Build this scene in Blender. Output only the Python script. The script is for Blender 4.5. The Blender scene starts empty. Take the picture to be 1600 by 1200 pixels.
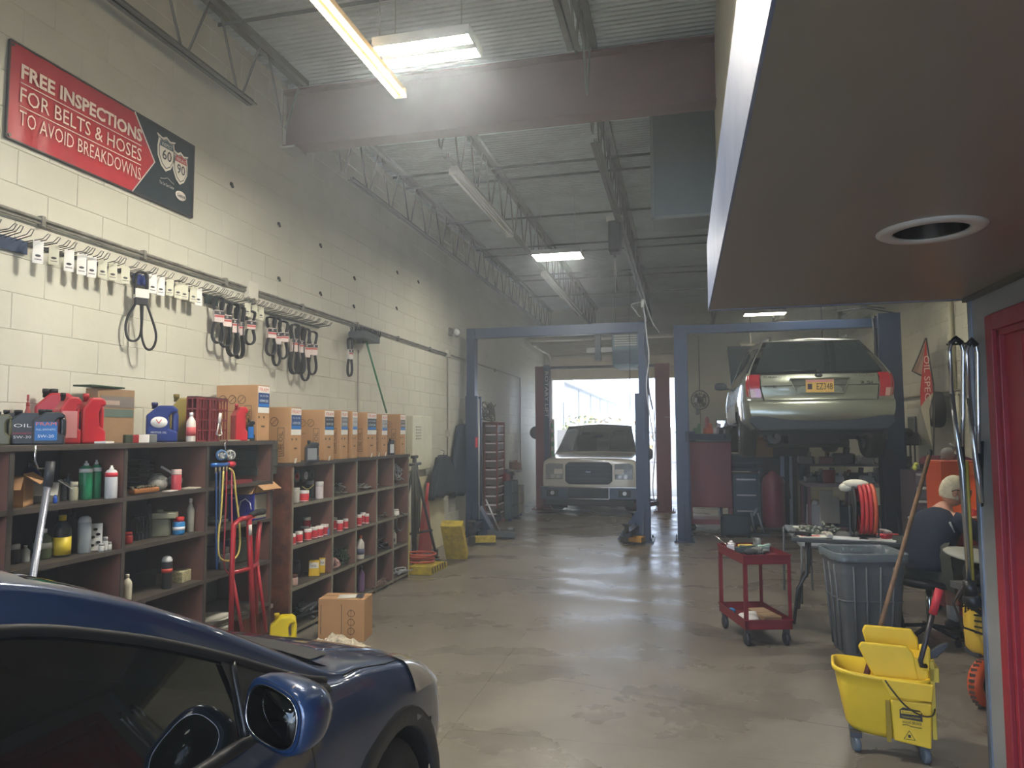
import bpy, bmesh, math, random
from mathutils import Vector, Matrix, noise
random.seed(7)
sc = bpy.context.scene
COL = sc.collection
PI = math.pi
def rad(a): return math.radians(a)

# ------------------------------------------------------------------ camera
CAMF, YAW, PITCH, ROLL, CH = 1114.5, 0.23545, 0.0685185, -0.00453, 1.65
def cam_axes():
    cy, sy = math.cos(YAW), math.sin(YAW)
    f = Vector((-sy, cy, 0)); r = Vector((cy, sy, 0)); u = Vector((0, 0, 1))
    cp, sp = math.cos(PITCH), math.sin(PITCH)
    f2 = f*cp+u*sp; u2 = u*cp-f*sp
    cr, sr = math.cos(ROLL), math.sin(ROLL)
    return r*cr+u2*sr, u2*cr-r*sr, f2
CR, CU, CW = cam_axes()
CC = Vector((0, 0, CH))
cam_d = bpy.data.cameras.new('camera'); cam = bpy.data.objects.new('camera', cam_d); COL.objects.link(cam)
cam_d.sensor_width = 36; cam_d.lens = 36*CAMF/1600; cam_d.clip_start = .05; cam_d.clip_end = 400
m = Matrix((CR, CU, -CW)).transposed().to_4x4(); m.translation = CC
cam.matrix_world = m
sc.camera = cam
# surveying helpers: a pixel of the 1600x1200 frame meets a plane of the room (axis 0 = X, 1 = Y, 2 = Z)
def at(px, py, ax, v):
    d = CW+CR*((px-800)/CAMF)+CU*((600-py)/CAMF)
    return CC+d*((v-CC[ax])/d[ax])
def proj(p):
    d = Vector(p)-CC; z = d.dot(CW)
    return (800+CAMF*d.dot(CR)/z, 600-CAMF*d.dot(CU)/z, z)
def mpp(p): return proj(p)[2]/CAMF       # metres per pixel at a point

# ------------------------------------------------------------------ view, world, sun
sc.view_settings.view_transform = 'Standard'
sc.view_settings.look = 'None'
sc.view_settings.exposure = 1.6
sc.view_settings.gamma = 1.0
sc.view_settings.use_curve_mapping = False
sc.cycles.max_bounces = 8
sc.cycles.diffuse_bounces = 4
sc.cycles.glossy_bounces = 4
sc.cycles.transmission_bounces = 6
sc.cycles.transparent_max_bounces = 8
sc.cycles.volume_bounces = 0
sc.cycles.sample_clamp_indirect = 6
sc.cycles.caustics_reflective = False
sc.cycles.caustics_refractive = False
sc.cycles.use_denoising = True
W = bpy.data.worlds.new('world'); sc.world = W; W.use_nodes = True
nt = W.node_tree; nt.nodes.clear()
wo = nt.nodes.new('ShaderNodeOutputWorld'); bg = nt.nodes.new('ShaderNodeBackground')
tc = nt.nodes.new('ShaderNodeTexCoord')
no = nt.nodes.new('ShaderNodeTexNoise'); no.inputs['Scale'].default_value = 2.2; no.inputs['Detail'].default_value = 7
rp = nt.nodes.new('ShaderNodeValToRGB')
rp.color_ramp.elements[0].position = .46; rp.color_ramp.elements[0].color = (.36, .52, .80, 1)
rp.color_ramp.elements[1].position = .62; rp.color_ramp.elements[1].color = (1, 1, 1, 1)
nt.links.new(tc.outputs['Generated'], no.inputs['Vector']); nt.links.new(no.outputs['Fac'], rp.inputs['Fac'])
nt.links.new(rp.outputs['Color'], bg.inputs['Color']); bg.inputs['Strength'].default_value = 3.9
nt.links.new(bg.outputs['Background'], wo.inputs['Surface'])
sun_d = bpy.data.lights.new('sun', 'SUN'); sun = bpy.data.objects.new('sun', sun_d); COL.objects.link(sun)
sun_d.energy = 4; sun_d.angle = rad(.6); sun_d.color = (1, .96, .9)
sun.rotation_euler = (rad(28), rad(20), 0)
def portal(name, x0, x1, z0, z1, y, facing):
    d = bpy.data.lights.new(name, 'AREA'); d.shape = 'RECTANGLE'; d.size = x1-x0; d.size_y = z1-z0
    d.cycles.is_portal = True
    o = bpy.data.objects.new(name, d); COL.objects.link(o)
    o.location = ((x0+x1)/2, y, (z0+z1)/2); o.rotation_euler = (rad(90 if facing > 0 else -90), 0, 0)
portal('front_opening_portal', -3.3, 1.2, 0, 4.0, -3.0, 1)
portal('rear_opening_portal', -3.42, -.1, 0, 3.08, 18.85, -1)

# ------------------------------------------------------------------ materials
def lin(c):
    def f(v):
        v /= 255
        return v/12.92 if v <= .04045 else ((v+.055)/1.055)**2.4
    return tuple(f(v) for v in c)
MATS = {}
def M(name, rgb=None, rough=.5, metal=0, var=.12, scale=6, bump=0, bscale=40, rvar=0, coat=0, emit=0, alpha=1, trans=0, rgb2=None, ior=1.45, spec=.5, world=False):
    if name in MATS: return MATS[name]
    m = bpy.data.materials.new(name); m.use_nodes = True; MATS[name] = m
    n = m.node_tree.nodes; l = m.node_tree.links; b = n['Principled BSDF']
    c = lin(rgb); b.inputs['Roughness'].default_value = rough; b.inputs['Metallic'].default_value = metal
    b.inputs['IOR'].default_value = ior; b.inputs['Specular IOR Level'].default_value = spec
    if coat: b.inputs['Coat Weight'].default_value = coat; b.inputs['Coat Roughness'].default_value = .04
    if trans: b.inputs['Transmission Weight'].default_value = trans
    if alpha < 1: b.inputs['Alpha'].default_value = alpha
    if emit:
        b.inputs['Emission Color'].default_value = (*c, 1); b.inputs['Emission Strength'].default_value = emit
    if var > 0 or bump or rvar:
        t = n.new('ShaderNodeTexCoord'); tv = n.new('ShaderNodeNewGeometry').outputs['Position'] if world else t.outputs['Object']; z = n.new('ShaderNodeTexNoise'); z.inputs['Scale'].default_value = scale; z.inputs['Detail'].default_value = 5
        z.inputs['Roughness'].default_value = .6
        l.new(tv, z.inputs['Vector'])
        r = n.new('ShaderNodeValToRGB'); r.color_ramp.elements[0].position = .3; r.color_ramp.elements[1].position = .7
        lo = lin(rgb2) if rgb2 else tuple(max(0, v*(1-var)) for v in c)
        hi = c if rgb2 else tuple(min(1, v*(1+var)) for v in c)
        r.color_ramp.elements[0].color = (*lo, 1); r.color_ramp.elements[1].color = (*hi, 1)
        l.new(z.outputs['Fac'], r.inputs['Fac']); l.new(r.outputs['Color'], b.inputs['Base Color'])
        if rvar:
            mr = n.new('ShaderNodeMapRange'); mr.inputs['To Min'].default_value = rough-rvar; mr.inputs['To Max'].default_value = rough+rvar
            mr.inputs['From Min'].default_value = .3; mr.inputs['From Max'].default_value = .7
            l.new(z.outputs['Fac'], mr.inputs['Value']); l.new(mr.outputs['Result'], b.inputs['Roughness'])
        if bump:
            z2 = n.new('ShaderNodeTexNoise'); z2.inputs['Scale'].default_value = bscale; z2.inputs['Detail'].default_value = 4
            l.new(tv, z2.inputs['Vector'])
            bp = n.new('ShaderNodeBump'); bp.inputs['Strength'].default_value = bump; bp.inputs['Distance'].default_value = .01
            l.new(z2.outputs['Fac'], bp.inputs['Height']); l.new(bp.outputs['Normal'], b.inputs['Normal'])
    else:
        b.inputs['Base Color'].default_value = (*c, 1)
    return m
def C(r, g, b, rough=.45, metal=0, **k):          # quick plain plastic / paint colour
    return M('paint_%d_%d_%d_%d_%d' % (r, g, b, rough*100, metal*100), (r, g, b), rough, metal, var=k.pop('var', .08), **k)

# ------------------------------------------------------------------ mesh building
def frame(d):
    d = Vector(d).normalized(); a = Vector((0, 0, 1)) if abs(d.z) < .9 else Vector((1, 0, 0))
    x = d.cross(a).normalized(); return x, d.cross(x).normalized(), d
class MB:
    def __init__(s): s.v = []; s.f = []; s.mi = []; s.sm = []
    def add(s, vs, fs, mi=0, sm=False):
        o = len(s.v); s.v += [tuple(v) for v in vs]
        for f in fs: s.f.append([o+i for i in f]); s.mi.append(mi); s.sm.append(sm)
        return s
    def bb(s, x0, y0, z0, x1, y1, z1, mi=0):
        v = [(x, y, z) for z in (z0, z1) for y in (y0, y1) for x in (x0, x1)]
        return s.add(v, [(0, 2, 3, 1), (4, 5, 7, 6), (0, 1, 5, 4), (2, 6, 7, 3), (0, 4, 6, 2), (1, 3, 7, 5)], mi)
    def box(s, c, sz, rz=0, rx=0, ry=0, mi=0, taper=1):
        R = Matrix.Rotation(rz, 3, 'Z') @ Matrix.Rotation(ry, 3, 'Y') @ Matrix.Rotation(rx, 3, 'X')
        v = []
        for z in (-.5, .5):
            k = taper if z > 0 else 1
            for y in (-.5, .5):
                for x in (-.5, .5): v.append(Vector(c)+R @ Vector((x*sz[0]*k, y*sz[1]*k, z*sz[2])))
        return s.add(v, [(0, 2, 3, 1), (4, 5, 7, 6), (0, 1, 5, 4), (2, 6, 7, 3), (0, 4, 6, 2), (1, 3, 7, 5)], mi)
    def cyl(s, p0, p1, r0, r1=None, n=12, mi=0, sm=True, caps=True):
        if r1 is None: r1 = r0
        p0 = Vector(p0); p1 = Vector(p1); x, y, d = frame(p1-p0); v = []
        for p, r in ((p0, r0), (p1, r1)):
            for i in range(n):
                a = 2*PI*i/n; v.append(p+(x*math.cos(a)+y*math.sin(a))*r)
        s.add(v, [(i, (i+1) % n, n+(i+1) % n, n+i) for i in range(n)], mi, sm)
        if caps: o = len(s.v)-2*n; s.f += [[o+i for i in range(n)][::-1], [o+n+i for i in range(n)]]; s.mi += [mi, mi]; s.sm += [False, False]
        return s
    def tube(s, pts, r, n=6, mi=0, closed=False):
        pts = [Vector(p) for p in pts]; N = len(pts); v = []; px = None
        for i, p in enumerate(pts):
            a = pts[(i-1) % N] if (i or closed) else p; b = pts[(i+1) % N] if (i < N-1 or closed) else p
            d = (b-a).normalized()
            if px is None: px, py, _ = frame(d)
            else:
                px = (px-d*px.dot(d))
                px = px.normalized() if px.length > 1e-6 else frame(d)[0]
                py = d.cross(px)
            rr = r[i] if isinstance(r, (list, tuple)) else r
            for k in range(n):
                t = 2*PI*k/n; v.append(p+(px*math.cos(t)+py*math.sin(t))*rr)
        fs = []
        for i in range(N if closed else N-1):
            for k in range(n):
                fs.append((i*n+k, i*n+(k+1) % n, ((i+1) % N)*n+(k+1) % n, ((i+1) % N)*n+k))
        if not closed: fs += [tuple(range(n))[::-1], tuple((N-1)*n+k for k in range(n))]
        return s.add(v, fs, mi, True)
    def lathe(s, prof, c=(0, 0, 0), n=16, ax=(0, 0, 1), mi=0, sm=True, sx=1, sy=1, ring=0):
        x, y, d = frame(ax); c = Vector(c)
        if tuple(ax) == (0, 0, 1): x, y = Vector((1, 0, 0)), Vector((0, 1, 0))
        v = []
        for r, z in prof:
            for i in range(n):
                a = 2*PI*i/n; v.append(c+x*math.cos(a)*r*sx+y*math.sin(a)*r*sy+d*z)
        fs = [(j*n+i, j*n+(i+1) % n, (j+1)*n+(i+1) % n, (j+1)*n+i) for j in range(len(prof)-1) for i in range(n)]
        if ring == 2: return s.add(v, fs, mi, sm)
        if ring == 1: q = (len(prof)-1)*n; fs += [(q+i, q+(i+1) % n, (i+1) % n, i) for i in range(n)]; return s.add(v, fs, mi, sm)
        if prof[0][0] > 1e-5: fs.append(tuple(range(n))[::-1])
        if prof[-1][0] > 1e-5: fs.append(tuple((len(prof)-1)*n+i for i in range(n)))
        return s.add(v, fs, mi, sm)
    def prism(s, poly, o, u, w, dep, mi=0):        # polygon in plane (u,w) at o, extruded by vector dep
        o = Vector(o); u = Vector(u); w = Vector(w); dep = Vector(dep); n = len(poly)
        a = [o+u*p[0]+w*p[1] for p in poly]
        return s.add(a+[q+dep for q in a], [tuple(range(n)), tuple(range(n, 2*n))[::-1]]+[(i, n+i, n+(i+1) % n, (i+1) % n) for i in range(n)], mi)
    def sph(s, c, r, nu=12, nv=8, mi=0, p=1):
        if not isinstance(r, (tuple, list)): r = (r, r, r)
        v = []
        def q(t): return math.copysign(abs(t)**p, t)
        for j in range(nv+1):
            a = PI*j/nv
            for i in range(nu):
                b = 2*PI*i/nu; v.append((c[0]+r[0]*q(math.sin(a))*q(math.cos(b)), c[1]+r[1]*q(math.sin(a))*q(math.sin(b)), c[2]-r[2]*q(math.cos(a))))
        return s.add(v, [(j*nu+i, j*nu+(i+1) % nu, (j+1)*nu+(i+1) % nu, (j+1)*nu+i) for j in range(nv) for i in range(nu)], mi, True)
    def torus(s, c, R, r, ax=(0, 0, 1), n=20, k=8, mi=0, a0=0, a1=2*PI, sx=1):
        x, y, d = frame(ax); c = Vector(c); full = abs(a1-a0-2*PI) < 1e-4
        pts = [c+x*math.cos(a0+(a1-a0)*i/n)*R*sx+y*math.sin(a0+(a1-a0)*i/n)*R for i in range(n if full else n+1)]
        return s.tube(pts, r, k, mi, closed=full)
    def mesh(s, name, mats):
        me = bpy.data.meshes.new(name); me.from_pydata(s.v, [], s.f)
        for mt in (mats if isinstance(mats, (list, tuple)) else [mats]): me.materials.append(mt)
        me.polygons.foreach_set('material_index', s.mi); me.polygons.foreach_set('use_smooth', s.sm)
        me.validate(); me.update()
        bm = bmesh.new(); bm.from_mesh(me); bmesh.ops.remove_doubles(bm, verts=bm.verts, dist=1e-5)
        bmesh.ops.recalc_face_normals(bm, faces=bm.faces); bm.to_mesh(me); bm.free()
        return me
    def build(s, name, mats, parent=None, bevel=0, **k):
        o = bpy.data.objects.new(name, s.mesh(name, mats)); COL.objects.link(o)
        if parent: o.parent = parent
        if bevel:
            b = o.modifiers.new('bevel', 'BEVEL'); b.width = bevel; b.segments = 2; b.limit_method = 'ANGLE'; b.angle_limit = rad(40); b.harden_normals = False
        tag(o, **k); return o
def tag(o, label=None, cat=None, group=None, kind=None):
    if label: o['label'] = label
    if cat: o['category'] = cat
    if group: o['group'] = group
    if kind: o['kind'] = kind
    return o
def thing(name, label, cat, loc=(0, 0, 0), rz=0, group=None):
    o = bpy.data.objects.new(name, None); COL.objects.link(o); o.location = loc; o.rotation_euler = (0, 0, rz)
    o.empty_display_size = .1
    return tag(o, label, cat, group)
def dup(o, parent=None):
    c = o.copy(); COL.objects.link(c)
    if parent: c.parent = parent
    for ch in list(o.children): dup(ch, c)
    return c
def setloc(o, loc, rz=None, label=None, group=None):
    o.location = loc
    if rz is not None: o.rotation_euler = (0, 0, rz)
    return tag(o, label, None, group)
def struct(name, mb, mat, parent=None, bevel=0):
    o = mb.build(name, mat, parent, bevel)
    if not parent: o['kind'] = 'structure'
    return o
def text(s, mat, parent, o, u, w, h, name='lettering', width=None, depth=.0015, bold=0, align='LEFT', label=None):
    """flat lettering: s laid from o along unit vector u, up along w, letter height h, squeezed to width"""
    cu = bpy.data.curves.new('txt', 'FONT'); cu.body = s; cu.size = 1; cu.offset = bold; cu.extrude = 0; cu.resolution_u = 2
    ob = bpy.data.objects.new('txt', cu); COL.objects.link(ob)
    dg = bpy.context.evaluated_depsgraph_get(); dg.update()
    me = bpy.data.meshes.new_from_object(ob.evaluated_get(dg)); bpy.data.objects.remove(ob); bpy.data.curves.remove(cu)
    xs = [v.co.x for v in me.vertices]; ys = [v.co.y for v in me.vertices]
    x0, x1, y0, y1 = min(xs), max(xs), min(ys), max(ys)
    k = h/max(1e-6, (y1-y0)); kx = width/(x1-x0) if width else k
    o = Vector(o); u = Vector(u); w = Vector(w); nn = u.cross(w)
    sh = {'LEFT': 0, 'CENTER': -(x1-x0)*kx/2, 'RIGHT': -(x1-x0)*kx}[align]
    for v in me.vertices: v.co = o+u*((v.co.x-x0)*kx+sh)+w*((v.co.y-y0)*k)+nn*depth
    me.materials.clear(); me.materials.append(mat)
    ob = bpy.data.objects.new(name, me); COL.objects.link(ob); ob.parent = parent
    if label: ob['label'] = label
    return ob
def crom(P, t):
    n = len(P); i = min(int(t), n-2); f = t-i
    a, b, c, d = P[max(i-1, 0)], P[i], P[i+1], P[min(i+2, n-1)]
    return tuple(.5*((2*b[k])+(-a[k]+c[k])*f+(2*a[k]-5*b[k]+4*c[k]-d[k])*f*f+(-a[k]+3*b[k]-3*c[k]+d[k])*f**3) for k in range(len(b)))
# ================================================================== SETTING
WALLX, RWX, FY, DECK = -3.6, 3.75, 18.8, 4.95
# floor -------------------------------------------------------------
def floor_mat():
    m = bpy.data.materials.new('polished_concrete'); m.use_nodes = True; n = m.node_tree.nodes; l = m.node_tree.links; b = n['Principled BSDF']
    t = n.new('ShaderNodeTexCoord')
    def noise_(s, d=6, rr=.6, dist=0):
        z = n.new('ShaderNodeTexNoise'); z.inputs['Scale'].default_value = s; z.inputs['Detail'].default_value = d; z.inputs['Roughness'].default_value = rr; z.inputs['Distortion'].default_value = dist
        l.new(t.outputs['Object'], z.inputs['Vector']); return z
    z1 = noise_(.9, 8, .65, .6); z2 = noise_(7, 6, .7); z3 = noise_(60, 3)
    r = n.new('ShaderNodeValToRGB'); e = r.color_ramp.elements
    e[0].position = .3; e[0].color = (*lin((106, 101, 92)), 1); e[1].position = .72; e[1].color = (*lin((134, 128, 116)), 1)
    l.new(z1.outputs['Fac'], r.inputs['Fac'])
    r2 = n.new('ShaderNodeValToRGB'); e = r2.color_ramp.elements; e[0].position = .34; e[0].color = (.87, .865, .86, 1); e[1].position = .6; e[1].color = (1, 1, 1, 1)
    l.new(z2.outputs['Fac'], r2.inputs['Fac'])
    mx = n.new('ShaderNodeMixRGB'); mx.blend_type = 'MULTIPLY'; mx.inputs[0].default_value = .8
    l.new(r.outputs['Color'], mx.inputs[1]); l.new(r2.outputs['Color'], mx.inputs[2])
    l.new(mx.outputs['Color'], b.inputs['Base Color'])
    # worn glossy patches with sweeping wipe marks
    wv = n.new('ShaderNodeTexWave'); wv.wave_type = 'RINGS'; wv.inputs['Scale'].default_value = .35; wv.inputs['Distortion'].default_value = 14; wv.inputs['Detail'].default_value = 5; wv.inputs['Detail Scale'].default_value = 1.3
    l.new(t.outputs['Object'], wv.inputs['Vector'])
    ad = n.new('ShaderNodeMath'); ad.operation = 'MULTIPLY_ADD'; ad.inputs[1].default_value = .35; l.new(wv.outputs['Fac'], ad.inputs[0]); l.new(z1.outputs['Fac'], ad.inputs[2])
    mr = n.new('ShaderNodeMapRange'); mr.inputs['From Min'].default_value = .35; mr.inputs['From Max'].default_value = .95; mr.inputs['To Min'].default_value = .2; mr.inputs['To Max'].default_value = .42
    l.new(ad.outputs['Value'], mr.inputs['Value']); l.new(mr.outputs['Result'], b.inputs['Roughness'])
    b.inputs['Specular IOR Level'].default_value = .6
    bp = n.new('ShaderNodeBump'); bp.inputs['Strength'].default_value = .12; bp.inputs['Distance'].default_value = .02
    a2 = n.new('ShaderNodeMath'); a2.operation = 'MULTIPLY_ADD'; a2.inputs[1].default_value = .25; l.new(z3.outputs['Fac'], a2.inputs[0]); l.new(z2.outputs['Fac'], a2.inputs[2])
    l.new(a2.outputs['Value'], bp.inputs['Height']); l.new(bp.outputs['Normal'], b.inputs['Normal'])
    return m
FM = floor_mat()
asphalt = M('asphalt', (104, 102, 98), .8, var=.15, scale=3, bump=.3)
fl = struct('floor', MB().bb(WALLX-.2, -3.2, -.3, RWX+.2, FY+.2, -.02), FM)
# the slab is poured in panels with narrow control joints
for (x0, x1) in ((WALLX-.2, -1.30), (-1.30, 1.15), (1.15, RWX+.2)):
    for (y0, y1) in ((-3.2, 3.92), (3.92, 8.4), (8.4, 12.9), (12.9, FY+.2)):
        MB().bb(x0+.0008, y0+.0008, -.02, x1-.0008, y1-.0008, 0).build('floor_slab', FM, fl)
pts = []
for i in range(26):
    x = -.9+i*.075; pts.append((x, 4.62-.22*x+.05*noise.noise(Vector((x*2.1, 3, 0)))))
crk = MB()
for (a, b_) in zip(pts, pts[1:]):
    d = Vector((b_[0]-a[0], b_[1]-a[1], 0)); nn_ = Vector((-d.y, d.x, 0)).normalized()*.0022
    crk.add([(a[0]-nn_.x, a[1]-nn_.y, .0008), (b_[0]-nn_.x, b_[1]-nn_.y, .0008), (b_[0]+nn_.x, b_[1]+nn_.y, .0008), (a[0]+nn_.x, a[1]+nn_.y, .0008)], [(0, 1, 2, 3)])
crk.build('crack', C(40, 37, 33, .8), fl)
# ceiling: corrugated deck --------------------------------------------
deckm = M('galvanised_deck', (176, 186, 186), .5, .2, var=.14, scale=2.5)
mb = MB(); pitch = .062; y = -3.2; vs = []; k = 0
while y < FY+.2:
    for dy, dz in ((0, 0), (.024, 0), (.033, .022), (.053, .022)):
        vs += [(WALLX-.2, y+dy, DECK+dz), (RWX+.2, y+dy, DECK+dz)]
    y += pitch
N = len(vs)//2
mb.add(vs, [(2*i, 2*i+1, 2*i+3, 2*i+2) for i in range(N-1)])
mb.bb(WALLX-.2, -3.2, DECK+.05, RWX+.2, FY+.2, DECK+.15)
struct('ceiling', mb, deckm)
# masonry ---------------------------------------------------------------
wallm = M('painted_block_wall', (206, 205, 190), .62, var=.10, scale=1.1, bump=.4, bscale=8, rgb2=(190, 189, 173), world=True)
wallm_r = M('painted_block_wall_yellowed', (205, 203, 180), .6, var=.10, scale=1.4, bump=.3, bscale=14, rgb2=(184, 182, 160), world=True)
def block_wall(root, o, u, nrm, L, Hh, mat, hole=None, vis=None):
    """painted concrete blocks 0.4 x 0.2 on a wall plane; the largest seen are objects, the others one joined part"""
    o = Vector(o); u = Vector(u); nrm = Vector(nrm); w = Vector((0, 0, 1)); bw, bh, j, dp = .4064, .2032, .0035, .0045
    def blk(mb, c, wd):
        h2 = bh/2; w2 = wd/2
        a = [c+u*x+w*z for x, z in ((-w2, -h2), (w2, -h2), (w2, h2), (-w2, h2))]
        b = [c+u*x+w*z+nrm*dp for x, z in ((-w2+j, -h2+j), (w2-j, -h2+j), (w2-j, h2-j), (-w2+j, h2-j))]
        mb.add(a+b, [(4, 5, 6, 7), (0, 1, 5, 4), (1, 2, 6, 5), (2, 3, 7, 6), (3, 0, 4, 7)])
    cells = []
    for r in range(int(Hh/bh)+1):
        z = r*bh; x = -(bw/2 if r % 2 else 0)
        while x < L:
            x0, x1 = max(x, 0), min(x+bw, L); zc = z+bh/2
            if x1-x0 > .05 and z < Hh-.02:
                c = o+u*((x0+x1)/2)+w*zc
                if not (hole and hole(c, x1-x0)):
                    p = proj(c) if (c-CC).dot(CW) > .3 else (-999, 0, 1)
                    ok = -20 < p[0] < 1620 and -20 < p[1] < 1220 and (vis is None or vis(c))
                    cells.append((p[2] if ok else 999+random.random(), c, x1-x0))
            x += bw
    cells.sort(key=lambda q: q[0])
    first = MB(); blk(first, Vector((0, 0, 0)), bw); me = first.mesh('block', mat)
    n = 0; rest = MB()
    for dpt, c, wd in cells:
        if n < 298 and dpt < 900 and abs(wd-bw) < .01:
            ob = bpy.data.objects.new('block', me); COL.objects.link(ob); ob.parent = root
            ob.location = c+nrm*random.uniform(-.0012, .0008); n += 1
        else: blk(rest, c, wd)
    rest.build('blockwork', mat, root, kind='stuff')
wl = struct('wall_left', MB().bb(WALLX-.22, -3.2, -.02, WALLX-.006, FY+.2, DECK+.05), wallm)
block_wall(wl, (WALLX-.006, FY, 0), (0, -1, 0), (1, 0, 0), FY+3.2, DECK, wallm, vis=lambda c: c.z > 1.25 or c.y > 8)
wr = struct('wall_right', MB().bb(RWX+.006, -3.2, -.02, RWX+.22, FY+.2, DECK+.05), wallm_r)
block_wall(wr, (RWX+.006, 4.2, 0), (0, 1, 0), (-1, 0, 0), FY-4.2, DECK, wallm_r, vis=lambda c: proj(c)[0] > 1300 and proj(c)[0] < 1512 and proj(c)[1] > 470)
DX0, DX1, DZ = -3.42, -.1, 3.08
WX0, WX1, WZ0, WZ1 = .8, 1.06, 1.70, 1.97
mb = MB(); y0, y1 = FY+.006, FY+.2
mb.bb(WALLX, y0, -.02, DX0, y1, DECK+.05).bb(DX0, y0, DZ, DX1, y1, DECK+.05).bb(DX1, y0, -.02, WX0, y1, DECK+.05).bb(WX1, y0, -.02, RWX, y1, DECK+.05)
mb.bb(WX0, y0, -.02, WX1, y1, WZ0).bb(WX0, y0, WZ1, WX1, y1, DECK+.05)
wf = struct('wall_far', mb, wallm)
def hole_far(c, wd):
    x0, x1, z0, z1 = c.x-wd/2, c.x+wd/2, c.z-.1016, c.z+.1016
    return (x1 > DX0+.005 and x0 < DX1-.005 and z0 < DZ-.05) or (x1 > WX0 and x0 < WX1 and z1 > WZ0 and z0 < WZ1)
block_wall(wf, (WALLX, FY+.006, 0), (1, 0, 0), (0, -1, 0), RWX-WALLX, DECK, wallm, hole=hole_far)
# wall behind the camera, with the wide front opening
mb = MB(); mb.bb(WALLX, -3.2, -.02, -3.3, -3.0, DECK+.05).bb(1.2, -3.2, -.02, RWX, -3.0, DECK+.05).bb(-3.3, -3.2, 4.0, 1.2, -3.0, DECK+.05)
struct('wall_front', mb, wallm)
# small far window
mb = MB(); mb.bb(WX0, FY+.02, WZ0, WX0+.025, FY+.1, WZ1).bb(WX1-.025, FY+.02, WZ0, WX1, FY+.1, WZ1).bb(WX0, FY+.02, WZ0, WX1, FY+.1, WZ0+.025).bb(WX0, FY+.02, WZ1-.025, WX1, FY+.1, WZ1)
wn = struct('window_1', mb, C(90, 88, 80))
MB().bb(WX0+.025, FY+.055, WZ0+.025, WX1-.025, FY+.06, WZ1-.025).build('pane', M('window_glass', (235, 240, 238), .05, var=0, trans=.95, ior=1.45), wn)

# office block: soffit, upper wall, lower wall, red door ----------------
SZ, SX, SY = 2.325, .155, 4.06
soffm = M('soffit_gloss_brown', (146, 141, 130), .3, var=.05, scale=.8)
R0 = .115; LX, LY = .82, 2.62
mb = MB(); n = 40; ring = [(LX+R0*math.cos(2*PI*i/n), LY+R0*math.sin(2*PI*i/n)) for i in range(n)]
# underside with a round hole for the recessed lamp
outer = []
X0, X1, Y0, Y1 = SX, RWX, -3.0, SY
for (x, y_) in ring:
    dx, dy = x-LX, y_-LY; t = min(((X1-LX)/dx if dx > 1e-9 else ((X0-LX)/dx if dx < -1e-9 else 1e9)), ((Y1-LY)/dy if dy > 1e-9 else ((Y0-LY)/dy if dy < -1e-9 else 1e9)))
    outer.append((LX+dx*t, LY+dy*t))
mb.add([(x, y_, SZ) for x, y_ in ring]+[(x, y_, SZ) for x, y_ in outer], [(i, (i+1) % n, n+(i+1) % n, n+i) for i in range(n)])
for cx, cy in ((X0, Y0), (X1, Y0), (X1, Y1), (X0, Y1)):
    # corner triangles
    best = sorted(range(n), key=lambda i: (outer[i][0]-cx)**2+(outer[i][1]-cy)**2)
    i = best[0]
    for a in range(n):
        b_ = (a+1) % n
        if (abs(outer[a][0]-cx) < 1e-6 and abs(outer[b_][1]-cy) < 1e-6) or (abs(outer[a][1]-cy) < 1e-6 and abs(outer[b_][0]-cx) < 1e-6):
            mb.add([(outer[a][0], outer[a][1], SZ), (outer[b_][0], outer[b_][1], SZ), (cx, cy, SZ)], [(0, 1, 2)])
mb.bb(X0, Y0, 2.55, X1, Y1, 2.68)
sof = struct('ceiling_office_soffit', mb, soffm)
fasm = M('weathered_white_steel', (142, 154, 176), .42, .1, var=.16, scale=2.2, rgb2=(92, 110, 150))
f_ = struct('trim_1', MB().bb(SX-.008, -3.0, SZ-.002, SX, SY+.02, 2.70).bb(SX, SY, SZ-.004, RWX, SY+.02, 2.70), fasm)
struct('trim_2', MB().bb(SX-.01, SY+.02, SZ-.003, RWX, SY+.035, SZ+.045).bb(1.40, -3, SZ-.02, 1.43, SY, SZ), C(96, 92, 84, .4))
struct('wall_office_upper', MB().bb(.31, -3.0, 2.68, .45, 6.1, DECK).bb(.45, 5.95, 2.68, RWX, 6.1, 4.2), wallm)
greym = M('grey_scuffed_wall_paint', (140, 142, 142), .35, var=.12, scale=4, bump=.15, bscale=5, rvar=.08)
OX = 1.43
# lower wall with the door opening
D0, D1, DH = 2.55, 3.75, 2.12
mb = MB(); mb.bb(OX, D1, 0, OX+.14, SY, SZ).bb(OX, -3, 0, OX+.14, D0, SZ).bb(OX, D0, DH, OX+.14, D1, SZ)
mb.bb(OX+.14, SY-.14, 0, RWX, SY, SZ)
struct('wall_office_lower', mb, greym)
struct('trim_3', MB().bb(OX-.006, SY-.035, 0, OX+.002, SY+.004, SZ-.02).bb(OX-.006, SY, 0, OX+.03, SY+.006, SZ-.02), M('bare_corner_bead', (150, 165, 185), .35, .6))
redm = M('red_gloss_door_paint', (160, 44, 58), .4, var=.08, scale=5, bump=.12, bscale=7)
redf = M('red_frame_paint', (150, 42, 54), .45, var=.14, scale=9, bump=.25, bscale=12)
mb = MB()
fw = .075
mb.bb(OX-.02, D1, 0, OX+.12, D1+fw, DH+fw).bb(OX-.02, D0-fw, 0, OX+.12, D0, DH+fw).bb(OX-.02, D0, DH, OX+.12, D1, DH+fw)
mb.bb(OX+.0, D1-.03, 0, OX+.03, D1, DH).bb(OX+.0, D0, DH-.03, OX+.03, D1, DH)
dr = struct('door_1', mb, redf, bevel=.004)
MB().bb(OX+.022, D0+.005, .01, OX+.062, D1-.005, DH-.005).build('door_leaf', redm, dr)
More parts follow.
